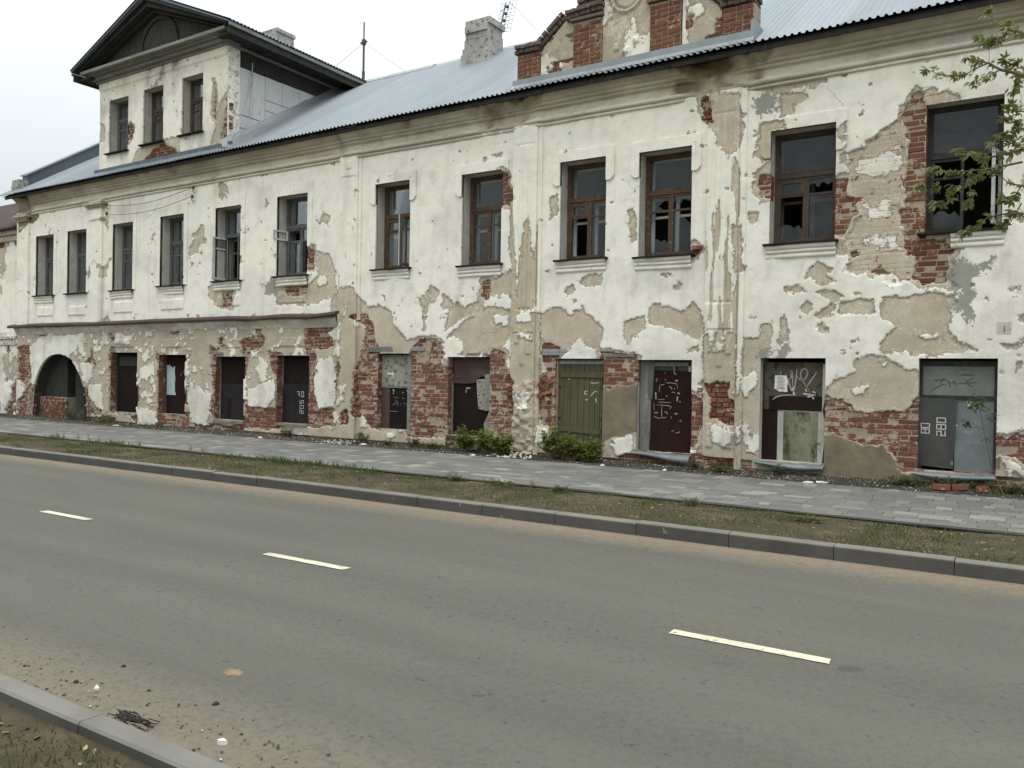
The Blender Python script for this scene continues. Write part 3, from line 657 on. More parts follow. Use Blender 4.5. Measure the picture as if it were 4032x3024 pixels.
# ---- painted / bare / brick fields over the wall plane
def sdpoly(px, pz, poly):
    d2 = np.full(px.shape, 1e9); ins = np.zeros(px.shape, bool)
    n = len(poly)
    for i in range(n):
        ax, az = poly[i]; bx_, bz = poly[(i+1) % n]
        ex, ez = bx_ - ax, bz - az
        wx, wz = px - ax, pz - az
        h = np.clip((wx*ex + wz*ez) / (ex*ex + ez*ez + 1e-12), 0, 1)
        d2 = np.minimum(d2, (wx - ex*h)**2 + (wz - ez*h)**2)
        cond = (az > pz) != (bz > pz)
        xi = ax + (pz - az) * ex / (ez if abs(ez) > 1e-9 else 1e-9)
        ins ^= cond & (px < xi)
    d = np.sqrt(d2)
    return np.where(ins, -d, d)

def union_sd(kind, x, z, far=0.5):
    out = np.full(x.shape, far)
    for poly in PATCH[kind]:
        xs_ = [q[0] for q in poly]; zs_ = [q[1] for q in poly]
        msk = (x > min(xs_)-far) & (x < max(xs_)+far) & (z > min(zs_)-far) & (z < max(zs_)+far)
        if msk.any(): out[msk] = np.minimum(out[msk], sdpoly(x[msk], z[msk], poly))
    return out

def fields(X, Z):
    """p: plaster present (>0), w: limewash present (>0), g grey, c courses, d damp, r rubble"""
    wx = (fbm(X*2.2, Z*2.2, 1, 3) - .5) * .16 + (fbm(X*9, Z*9, 5, 3) - .5) * .10 + (fbm(X*24, Z*24, 7, 2) - .5) * .04
    wz = (fbm(X*2.2, Z*2.2, 31, 3) - .5) * .16 + (fbm(X*9, Z*9, 35, 3) - .5) * .10 + (fbm(X*24, Z*24, 37, 2) - .5) * .04
    x, z = X + wx, Z + wz
    n_a = fbm(X*1.25, Z*1.25, 50, 5)
    n_b = fbm(X*2.3, Z*2.3, 60, 5)
    n_c = fbm(X*1.6, Z*1.6, 70, 5)
    sB, sS, sW, sM = (union_sd(k, x, z) for k in 'BSWM')
    p = np.minimum(np.full(X.shape, .4), sB)
    w = np.minimum(np.full(X.shape, .3), (.735 - n_a) * .8 + .01)
    w = np.minimum(w, (.79 - fbm(X*4.6, Z*4.6, 55, 4)) * .45 + .01)
    w = np.minimum(w, sS)
    w = np.minimum(w, p - .05 - .16 * np.clip(fbm(X*3.1, Z*3.1, 75, 3) - .3, 0, 1))
    inM = np.clip(-sM / .06, 0, 1)
    n_f = fbm(X*6.5, Z*6.5, 65, 4)
    w = np.where(inM > 0, np.minimum(w, (n_b*.55 + n_f*.45 - .555) * 1.1 + (1 - inM) * .3), w)
    p = np.where(inM > 0, np.minimum(p, (n_c - .345) * .8 + (1 - inM) * .3), p)
    # the foot of the wall is broken
    foot = Z - .10 - .28 * fbm(X*1.1, Z*0 + 3.3, 80, 3) * (fbm(X*.35, Z*0, 83, 2) > .5)
    p = np.minimum(p, foot * .6 + .03)
    for a_, b_ in PIL:                  # limewash comes off the pilasters in upright streaks
        k_ = (X > a_ - .02) & (X < b_ + .02)
        w = np.where(k_, np.minimum(w, (.60 - fbm(X*11, Z*1.3, 85, 4)) * .9 + np.clip((Z - 5.2), -.8, 1.2) * (.16 if a_ > -12 else .05) + (.16 if a_ < -12 else .07)), w)
    w = np.minimum(w, (Z - .42) * .35 + (fbm(X*1.4, Z*2.2, 87, 4) - .45) * .7)
    w = np.maximum(w, -sW - .10 * np.clip(n_f - .52, 0, 1) * 4); p = np.maximum(p, -sW)
    sD = union_sd('D', x, z)
    g, c, d, r = -union_sd('G', x, z), np.clip(-union_sd('C', x, z) / .04, 0, 1), -sD, np.clip(-union_sd('R', x, z) / .05, 0, 1)
    p = np.where((sD < 0), np.maximum(p, -sD), p)
    w = np.where(sD < .02, np.minimum(w, -.2), w)
    return p, w, g, c, d, r

def relief(X, Z, f, base=0.0):
    """outward height of the render in metres"""
    p, w, g, c, d, r = f
    h = .034 + (fbm(X*.9, Z*.9, 90, 3) - .5) * .014 + (fbm(X*6, Z*6, 95, 3) - .5) * .006
    h = h + .012 * np.clip(w / .010, -.5, 1)
    h = h + r * (fbm(X*9, Z*9, 97, 4) - .45) * .13
    row = np.abs(((Z / .09) % 1) - .5) * 2
    hc = .010 + (fbm(X*7, Z*7, 99, 3) - .5) * .012 - .006 * np.clip((row - .78) / .2, 0, 1)
    h = h * (1 - c) + hc * c
    h = h + base
    k = np.clip(p / .016 + .5, 0, 1)
    return -.06 * (1 - k) + h * k

def grime(X, Z):
    s = np.clip((fbm(X*.55, Z*.8, 91, 4) - .54) * 3.0, 0, .32)
    for o_ in UP:                                   # runs below the sills
        zz = o_[2] - .28 - Z
        for xe in (o_[0] - .02, (o_[0] + o_[1]) / 2, o_[1] + .03):
            ln = .35 + .5 * (math.sin(xe * 37.7) * .5 + .5)
            k = np.clip(1 - np.abs(X - xe - .04 * np.sin(Z * 7)) / (.10 + .05 * math.sin(xe * 13)), 0, 1) * np.clip(zz * 8, 0, 1) * np.clip(1 - zz / ln, 0, 1)
            s = np.maximum(s, k * .8)
    s = np.maximum(s, np.where((X < -14.6) & (Z < 2.95), np.clip((fbm(X*1.7, Z*1.7, 93, 4) - .36) * 3, .12, .85), 0))
    s = np.maximum(s, np.clip((2.9 - Z) * 1.2, 0, 1) * np.clip((fbm(X*.9, Z*1.2, 96, 4) - .36) * 2.2, 0, .55))
    s = np.maximum(s, np.where(Z < 1.1, np.clip((fbm(X*1.3, Z*1.8, 94, 4) - .47) * 4, 0, .85) * np.clip((1.1 - Z) * 2, 0, 1), 0))
    return s

def fattr(f):
    p, w, g, c, d, r = f
    return np.stack([w, g, c, d], -1)

def skin(name, xs, zs, hole, hfun, mat, back=.02, ffun=fields, off=0.0, gfun=None):
    """height-field sheet of render with real edges; hole(xc,zc)->True drops a cell"""
    xs = np.asarray(xs); zs = np.asarray(zs)
    X, Z = np.meshgrid(xs, zs, indexing='ij')
    f = ffun(X, Z)
    H = hfun(X, Z, f)
    nx, nz = len(xs), len(zs)
    xc = (xs[:-1] + xs[1:]) / 2; zc = (zs[:-1] + zs[1:]) / 2
    XC, ZC = np.meshgrid(xc, zc, indexing='ij')
    hol = hole(XC, ZC) if hole else np.zeros(XC.shape, bool)
    bur = np.maximum(np.maximum(H[:-1, :-1], H[1:, :-1]), np.maximum(H[:-1, 1:], H[1:, 1:])) < -.035
    keep = ~hol & ~bur
    idx = np.arange(nx*nz).reshape(nx, nz)
    I, J = np.nonzero(keep)
    quads = [np.stack([idx[I, J], idx[I+1, J], idx[I+1, J+1], idx[I, J+1]], 1)]
    V = [np.stack([X.ravel(), off - H.ravel(), Z.ravel()], 1)]
    A = [fattr(f).reshape(-1, 4)]
    # rims round holes and outer border
    kp = np.zeros((nx+1, nz+1), bool); kp[1:nx, 1:nz] = keep
    hp = np.ones((nx+1, nz+1), bool); hp[1:nx, 1:nz] = hol
    rim = []
    a, b = kp[:-1, 1:nz], kp[1:, 1:nz]; ha, hb = hp[:-1, 1:nz], hp[1:, 1:nz]
    i, j = np.nonzero(a & hb & ~b); rim.append(np.stack([idx[i, j+1], idx[i, j]], 1))
    i, j = np.nonzero(b & ha & ~a); rim.append(np.stack([idx[i, j], idx[i, j+1]], 1))
    a, b = kp[1:nx, :-1], kp[1:nx, 1:]; ha, hb = hp[1:nx, :-1], hp[1:nx, 1:]
    i, j = np.nonzero(a & hb & ~b); rim.append(np.stack([idx[i, j], idx[i+1, j]], 1))
    i, j = np.nonzero(b & ha & ~a); rim.append(np.stack([idx[i+1, j], idx[i, j]], 1))
    rim = np.concatenate(rim) if rim else np.zeros((0, 2), int)
    if len(rim):
        V0 = V[0]; n0 = len(V0)
        e0, e1 = V0[rim[:, 0]], V0[rim[:, 1]]
        b0, b1 = e0.copy(), e1.copy()
        b0[:, 1] = off + back; b1[:, 1] = off + back
        k = len(rim)
        V += [e0, e1, b0, b1]
        aa = A[0]
        A += [aa[rim[:, 0]], aa[rim[:, 1]], aa[rim[:, 0]], aa[rim[:, 1]]]
        r = np.arange(k)
        quads.append(np.stack([n0+r, n0+2*k+r, n0+3*k+r, n0+k+r], 1))
    V = np.concatenate(V); A = np.concatenate(A); Q = np.concatenate(quads)
    gr = (gfun or grime)(V[:, 0], V[:, 2])
    used = np.zeros(len(V), bool); used[Q.ravel()] = True
    mp = np.cumsum(used) - 1
    me = npmesh(name, V[used], mp[Q], mat, {'f1': A[used], 'f2': gr[used]}, smooth=False)
    return me

def lines(a, b, stepf, must):
    out = [a]
    while out[-1] < b: out.append(out[-1] + stepf(out[-1]))
    out = [q for q in out if q < b] + [b]
    must = sorted(set(round(q, 4) for q in must if a <= q <= b))
    res = [q for q in out if all(abs(q - mq) > stepf(q) * .45 for mq in must)] + must + [a, b]
    return np.array(sorted(set(round(q, 4) for q in res)))

def xstep(x): return .017 + .00062 * abs(x) if x < .3 else .07
mustx = [q for o in UP + LO for q in o[:2]] + [q for o in PIL + PSTRIP + PLEFT for q in o]
mustz = [q for o in UP + LO for q in o[2:]] + [3.0]
XS = lines(X0, X1, xstep, mustx)
ZS = lines(-.12, 7.05, lambda z: .021, mustz)

def in_open(x, z):
    k = np.zeros(np.shape(x), bool)
    for o in UP + LO: k |= (x > o[0]) & (x < o[1]) & (z > o[2]) & (z < o[3])
    k |= (x > ARCH[0]) & (x < ARCH[1]) & (z < arch_top(x))
    return k
def in_pil(x, z):
    k = np.zeros(np.shape(x), bool)
    for a, b in PIL + PSTRIP[1:]: k |= (x > a) & (x < b)
    k |= (x > PSTRIP[0][0]) & (x < PSTRIP[0][1]) & (z > 3.0)
    for a, b in PLEFT: k |= (x > a) & (x < b) & (z > 3.0)
    return k

# small raised panels under the sills of the left wing, blocks over the lower openings
PAN = [(-28.8, -27.9, 3.45, 3.75), (-26.9, -25.95, 3.44, 3.74), (-24.35, -23.4, 3.47, 3.79), (-21.9, -20.9, 3.48, 3.78),
       (-19.35, -18.4, 3.50, 3.80), (-16.9, -15.9, 3.50, 3.80), (-24.3, -23.3, 2.38, 2.62), (-21.9, -20.95, 2.36, 2.60),
       (-19.3, -18.35, 2.34, 2.58), (-16.8, -15.85, 2.36, 2.60)]
def wall_h(X, Z, f):
    add = np.zeros(X.shape)
    for a, b, c_, d_ in PAN:
        add = np.where((X > a) & (X < b) & (Z > c_) & (Z < d_), .026, add)
    add = add + np.where((X < -14.66) & (Z < 2.95), .012, 0)
    return relief(X, Z, f, add)

o = bpart(link('plaster_wall', skin('plaster_wall', XS, ZS, lambda x, z: in_open(x, z) | in_pil(x, z), wall_h, M['stucco'])))
o['label'] = 'peeling whitewashed plaster skin with bare beige render patches'

# ---- pilasters
def pil_h(a, b, flutes):
    def hf(X, Z, f):
        base = np.full(X.shape, .065)
        u = (X - a) / (b - a)
        if flutes == 1:      # raised fillets, plain block at mid height, drop fillets below
            fil = ((u > .28) & (u < .40)) | ((u > .48) & (u < .60)) | ((u > .68) & (u < .78))
            base = np.where(fil & (Z > 3.15) & (Z < 6.62), base + .024, base)
            base = np.where((u > .08) & (u < .92) & (Z > 2.62) & (Z < 3.11), base + .022, base)
            drop = (((u > .14) & (u < .32) & (Z > 2.39)) | ((u > .40) & (u < .58) & (Z > 1.92)) | ((u > .68) & (u < .86) & (Z > 2.15))) & (Z < 2.61)
            base = np.where(drop, base + .024, base)
            low = (((u > .10) & (u < .30) & (Z > .42)) | ((u > .36) & (u < .62) & (Z > .10)) | ((u > .70) & (u < .95) & (Z > .40))) & (Z < .86) & (a > -6)
            base = np.where(low, base + .026, base)
            base = np.where((u > .1) & (u < .9) & (Z > 6.66) & (Z < 7.0), base + .012, base)
        elif flutes == 2:
            fil = ((u > .30) & (u < .36)) | ((u > .66) & (u < .72))
            base = np.where(fil & (Z > 3.4) & (Z < 6.5), base + .014, base)
            base = np.where((Z > 6.55) & (Z < 7.0) & (u > .12) & (u < .9), base + .018, base)
            base = np.where((u > .42) & (u < .66) & (Z > 6.74) & (Z < 6.92), base + .02, base)
        else:
            base = np.where((Z > 6.45) & (X > -29), base + .03, base)
        hh = relief(X, Z, f, base)
        return np.maximum(hh, .02 - .02) if flutes == 9 else hh
    return hf
def fine(a, b, st): return np.linspace(a, b, max(3, int((b - a) / st) + 1))
for (a, b), fl, st in ((PIL[0], 2, .025), (PIL[1], 1, .02), (PIL[2], 1, .017)):
    bpart(link('pilaster', skin('pilaster', fine(a, b, st), ZS, None, pil_h(a, b, fl), M['stucco'], back=.03)))
for a, b in PSTRIP:
    bpart(link('pilaster_strip', skin('pilaster_strip', fine(a, b, .018), ZS[ZS >= 3.0] if a < -14 else ZS, None, lambda X, Z, f: relief(X, Z, (np.maximum(f[0], .05),) + f[1:], .03), M['stucco'], back=.03)))
for a, b in PLEFT:
    zz = ZS[ZS >= 3.0]
    bpart(link('pilaster', skin('pilaster', fine(a, b, .04), zz, None, pil_h(a, b, 0), M['stucco'], back=.03)))
# broken capitals of the left wing
for a, b, nm in ((-30.16, -29.3, 0), (-25.82, -24.8, 1)):
    mb = MB()
    for k, (za, zb, pr) in enumerate(((6.78, 6.84, .10), (6.84, 6.90, .14), (6.90, 7.0, .19))):
        mb.box((a + .12 - .06*k, -.05 - pr, za), (b - .12 + .06*k, .0, zb - .004))
    if nm: mb.box((a + .2, -.12, 6.46), (a + .33, 0, 6.70)); mb.box((a + .34, -.09, 6.40), (b - .3, 0, 6.60)); mb.box((b - .28, -.12, 6.48), (b - .2, 0, 6.7))
    else: mb.box((a + .1, -.11, 6.5), (b - .2, 0, 6.62)); mb.box((a + .12, -.09, 6.64), (b - .25, 0, 6.72))
    me = mb.mesh('capital', M['stucco']); setf(me, -.02, -.3, 0, -.08)
    bpart(link('capital', me))

# ---- brick core with the openings cut out, individual bricks where the render has gone
mb = MB()
gx = sorted(set([X0, X1] + [q for o in UP + LO for q in o[:2]] + list(ARCH[:2])))
gz = sorted(set([-.2, ZTOP] + [q for o in UP + LO for q in o[2:]] + [ARCH[3]]))
for i in range(len(gx)-1):
    for j in range(len(gz)-1):
        xm, zm = (gx[i]+gx[i+1])/2, (gz[j]+gz[j+1])/2
        if any(o[0] < xm < o[1] and o[2] < zm < o[3] for o in UP + LO): continue
        if ARCH[0] < xm < ARCH[1] and zm < ARCH[3]: continue
        mb.quad((gx[i], .007, gz[j]), (gx[i+1], .007, gz[j]), (gx[i+1], .007, gz[j+1]), (gx[i], .007, gz[j+1]))
N_ = 28
ax = np.linspace(ARCH[0], ARCH[1], N_); az = np.maximum(arch_top(ax), -.2)
for i in range(N_-1):
    mb.quad((ax[i], .014, az[i]), (ax[i+1], .014, az[i+1]), (ax[i+1], .014, ARCH[3]), (ax[i], .014, ARCH[3]))
mb.quad((X0, .014, -.2), (X0, .014, ZTOP), (X0, 10, ZTOP), (X0, 10, -.2))
mb.quad((X1, .014, -.2), (X1, .014, ZTOP), (X1, 10, ZTOP), (X1, 10, -.2))
mb.quad((X0, 10, -.2), (X1, 10, -.2), (X1, 10, ZTOP), (X0, 10, ZTOP))
WALL = bpart(mb.build('brick_wall', M['mortar'], fix=False))

def unit_brick(seed):
    r_ = random.Random(seed)
    j = lambda a: r_.uniform(-a, a)
    v = []
    for (sx, sz) in ((0,0),(1,0),(1,1),(0,1)): v.append((sx - .5, .5, sz - .5))
    for (sx, sz) in ((0,0),(1,0),(1,1),(0,1)): v.append((sx - .5 + j(.012), -.44 + j(.03), sz - .5 + j(.03)))
    for (sx, sz) in ((0,0),(1,0),(1,1),(0,1)): v.append(((sx - .5) * .93 + j(.02), -.5 + j(.02), (sz - .5) * .84 + j(.03)))
    fs = [(0,1,2,3)] + [(i, (i+1) % 4, 4 + (i+1) % 4, 4 + i) for i in range(4)] + [(4+i, 4+(i+1) % 4, 8+(i+1) % 4, 8+i) for i in range(4)] + [(8,9,10,11)]
    m_ = MB(); m_.add(v, fs)
    return m_
UB = [unit_brick(s_) for s_ in range(6)]
UBM = [u.mesh('brick', M['brick']) for u in UB]
UBMC = [u.mesh('brick', M['brick_clean']) for u in UB]
CW, CH = .28, .09
cand = []
for k in range(0, 86):
    z = k * CH + CH/2
    x = X0 + (k % 2) * .07 - rng.random() * .1
    hd = k % 2
    while x < .6:
        L = (.14 if hd else .28) * rng.uniform(.93, 1.07)
        if rng.random() < .8: hd = 1 - hd
        cand.append((x, x + L, z)); x += L
cand = np.array(cand)
def samp(u, v): return np.stack([cand[:, 0] + (cand[:, 1]-cand[:, 0]) * u, cand[:, 2] + v * CH], 1)
vis = np.zeros(len(cand)); pmin = np.full(len(cand), 9.)
for u, v in ((.5, 0), (.1, -.35), (.9, -.35), (.1, .35), (.9, .35), (.5, .35), (.5, -.35)):
    q = samp(u, v)
    pf = fields(q[:, 0], q[:, 1])[0]
    op = in_open(q[:, 0], q[:, 1])
    vis += (pf < .012) & ~op
    pmin = np.minimum(pmin, np.where(op, 9., pf))
bricks = []
for i in np.nonzero(vis > 0)[0]:
    a, b, z = cand[i]
    deep = .10
    for o in LO + UP:                      # bricks end at the jambs and return into the reveal
        if o[2] - .02 < z < o[3] + .02:
            if a < o[0] < b: b = o[0] + .016; deep = .2
            elif a < o[1] < b: a = o[1] - .016; deep = .2
            elif a >= o[0] and b <= o[1]: a = b
            elif abs(b - o[0]) < .03: b = o[0] + .016; deep = .2
            elif abs(a - o[1]) < .03: a = o[1] - .016; deep = .2
    if b - a < .05: continue
    if ARCH[0] < (a+b)/2 < ARCH[1] and z < float(arch_top(np.array((a+b)/2))): continue
    if rng.random() < .05 and vis[i] >= 5: continue              # fallen out
    sc = (b - a) * vis[i] / (15 + .636 * abs(a)) ** 1.5
    bricks.append((sc, a, b, z, deep))
bricks.sort(key=lambda q: -q[0])
def brick_xform(a, b, z, deep):
    gap = .014
    pilx = any(p0 - .02 < (a+b)/2 < p1 + .02 for p0, p1 in PIL)
    fy = rng.uniform(-.013, .009) - (.05 if pilx else 0)
    tilt = rng.uniform(-.022, .022)
    return (Vector(((a+b)/2, fy + deep/2, z + rng.uniform(-.005, .005))), Vector((b - a - gap * rng.uniform(.6, 1.5), deep, CH - .013 + rng.uniform(-.008, .003))), tilt)
print('bricks exposed', len(bricks))
for sc, a, b, z, deep in bricks[:300]:
    l, s_, ti = brick_xform(a, b, z, deep)
    o = link('brick', rng.choice(UBM if not (-7.4 < a < -6.5 or -13.9 < a < -13.3 or (a > -3.1 and z > 3)) else UBMC), None, l)
    o.scale = s_; o.rotation_euler = (0, ti, 0)
    o.parent = WALL
def joined_bricks(name, items, mat, parent, kind='stuff'):
    V, F_, A_ = [], [], []
    for (l, s_, ti) in items:
        u = rng.choice(UB); k = len(V); c_, s2 = math.cos(ti), math.sin(ti); r_ = rng.random()
        for v in u.v:
            x, y, z = v[0]*s_.x, v[1]*s_.y, v[2]*s_.z
            V.append((l.x + x*c_ + z*s2, l.y + y, l.z - x*s2 + z*c_)); A_.append(r_)
        F_ += [tuple(q + k for q in f_) for f_ in u.f]
    me = bpy.data.meshes.new(name); me.from_pydata(V, [], F_); me.materials.append(mat)
    at = me.attributes.new('rnd', 'FLOAT', 'POINT'); at.data.foreach_set('value', A_)
    bm = bmesh.new(); bm.from_mesh(me); bmesh.ops.recalc_face_normals(bm, faces=bm.faces); bm.to_mesh(me); bm.free()
    o = link(name, me, parent); o['kind'] = kind
    return o
joined_bricks('brickwork', [brick_xform(a, b, z, dp) for sc, a, b, z, dp in bricks[300:]], M['brick'], WALL)
# dislodged bricks tumbling out beside the green door
for (x, z, rz, ln) in ((-8.66, 1.60, .55, .26), (-8.72, 1.47, .5, .27), (-8.63, 1.34, -.35, .2), (-8.78, 1.28, .2, .17), (-8.62, 1.22, .9, .13)):
    o = link('brick', rng.choice(UBMC), WALL, (x, -.03, z)); o.scale = (ln, .13, .075); o.rotation_euler = (rng.uniform(-.2, .2), rz, rng.uniform(-.3, .3))
# one loose brick end sticking out by the brown window
o = link('brick', UBMC[1], WALL, (-5.40, -.03, 4.17)); o.scale = (.17, .14, .08)

# ---- reveals of the openings
def reveal(o_, y0, y1, mat, name):
    x0, x1, z0, z1 = o_
    m_ = MB()
    m_.quad((x0, y0, z0), (x0, y1, z0), (x0, y1, z1), (x0, y0, z1))
    m_.quad((x1, y0, z0), (x1, y0, z1), (x1, y1, z1), (x1, y1, z0))
    m_.quad((x0, y0, z1), (x0, y1, z1), (x1, y1, z1), (x1, y0, z1))
    m_.quad((x0, y0, z0), (x1, y0, z0), (x1, y1, z0), (x0, y1, z0))
    return bpart(m_.build(name, mat, fix=False))
for o_ in UP: reveal(o_, .004, .62, M['reveal'], 'window_reveal')
for k, o_ in enumerate(LO):
    rv = reveal(o_, .012, .5, M['oldreveal'] if k < 6 else M['reveal'], 'door_reveal')
    if k < 5:                                   # bare brick jamb on the left side
        it = []; z = o_[2] + .045; n_ = 0
        while z < o_[3] - .03:
            for yc, dd in (((.07, .12), (.19, .11)) if n_ % 2 else ((.10, .18), (.22, .05))):
                it.append((Vector((o_[0] - .02, yc, z)), Vector((.064 + rng.uniform(-.012, .012), dd, .076)), rng.uniform(-.03, .03)))
            z += .09; n_ += 1
        joined_bricks('jamb_brickwork', it, M['brick'], rv)
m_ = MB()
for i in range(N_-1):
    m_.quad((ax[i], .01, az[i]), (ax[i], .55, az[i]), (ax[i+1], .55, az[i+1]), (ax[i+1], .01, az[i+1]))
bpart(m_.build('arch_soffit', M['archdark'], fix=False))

# rooms behind the windows
m_ = MB()
for za, zb in ((-.05, 3.3), (3.7, 7.1)):
    m_.quad((X0+.2, .62, za), (X1-.2, .62, za), (X1-.2, 5.5, za), (X0+.2, 5.5, za))
    m_.quad((X0+.2, .62, zb), (X0+.2, 5.5, zb), (X1-.2, 5.5, zb), (X1-.2, .62, zb))
    m_.quad((X0+.2, 5.5, za), (X1-.2, 5.5, za), (X1-.2, 5.5, zb), (X0+.2, 5.5, zb))
    for xx in (X0+.2, -25.2, -20.1, -14.4, -9.2, -4.9, .3, X1-.2):
        m_.quad((xx, .62, za), (xx, 5.5, za), (xx, 5.5, zb), (xx, .62, zb))
    # inner face of the front wall, with the same openings
    for i in range(len(gx)-1):
        for j in range(len(gz)-1):
            xm, zm = (gx[i]+gx[i+1])/2, (gz[j]+gz[j+1])/2
            if not za < zm < zb: continue
            if any(o[0] < xm < o[1] and o[2] < zm < o[3] for o in UP + LO): continue
            if ARCH[0] < xm < ARCH[1] and zm < ARCH[3]: continue
            m_.quad((gx[i], .619, gz[j]), (gx[i+1], .619, gz[j]), (gx[i+1], .619, gz[j+1]), (gx[i], .619, gz[j+1]))
bpart(m_.build('interior_room', M['interior'], fix=False))

# ---- window surrounds (shallow raised plaster bands)
def surround(o_, typ):
    x0, x1, z0, z1 = o_
    if typ == 'A': a, b, zb, zt, ch = x0 - .17, x1 + .17, z0, z1 + .29, 0
    else: a, b, zb, zt, ch = x0 - .17, x1 + .18, z1 - .48, z1 + .20, .10
    st = .02 if x0 > -9 else .03
    xs_ = lines(a, b, lambda x: st, [x0, x1]); zs_ = lines(zb, zt, lambda z: .021, [z1])
    def hole(x, z):
        k = (x > x0) & (x < x1) & (z < z1)
        if ch:
            u = np.minimum(x - a, b - x)
            k |= (u + (z - zb)) < ch * .8
        return k
    th = .020 if typ == 'A' else .038
    me = skin('window_surround', xs_, zs_, hole, lambda X, Z, f: relief(X, Z, f, th), M['stucco'], back=0)
    return link('window_surround', me)

# ---- windows
def pane_mesh(poly, th=.004):
    return MB().prism(poly, -th/2, th/2)
def rectp(a, b, c_, d_): return [(a, c_), (b, c_), (b, d_), (a, d_)]
def jag(a, b, c_, d_, mode, seed):
    r_ = random.Random(seed); w_, h_ = b - a, d_ - c_
    if mode == 'low':
        pts = [(a, c_), (b, c_), (b, c_ + h_*r_.uniform(.15, .35))]
        for k in range(1, 5): pts.append((b - w_*k/5, c_ + h_*r_.uniform(.12, .5)))
        pts.append((a, c_ + h_*r_.uniform(.25, .55)))
    elif mode == 'tri': pts = [(a, c_), (b, c_), (b, c_ + h_*.62), (a + w_*.3, c_ + h_*.98), (a, d_)]
    elif mode == 'top':
        pts = [(a, d_), (a, d_ - h_*.45), (a + w_*.2, d_ - h_*.3), (a + w_*.38, d_ - h_*.62), (a + w_*.55, d_ - h_*.2), (a + w_*.8, d_ - h_*.5), (b, d_ - h_*.3), (b, d_)]
    elif mode == 'left': pts = [(a, c_), (a + w_*.72, c_), (a + w_*.45, c_ + h_*.35), (a + w_*.7, c_ + h_*.7), (a + w_*.4, d_), (a, d_)]
    return pts

def sash(m_, a, b, c_, d_, y0, y1, wd=.045):
    m_.box((a, y0, c_), (a + wd, y1, d_)); m_.box((b - wd, y0, c_), (b, y1, d_))
    m_.box((a + wd, y0 + .002, c_), (b - wd, y1 - .002, c_ + wd*1.2)); m_.box((a + wd, y0 + .002, d_ - wd), (b - wd, y1 - .002, d_))

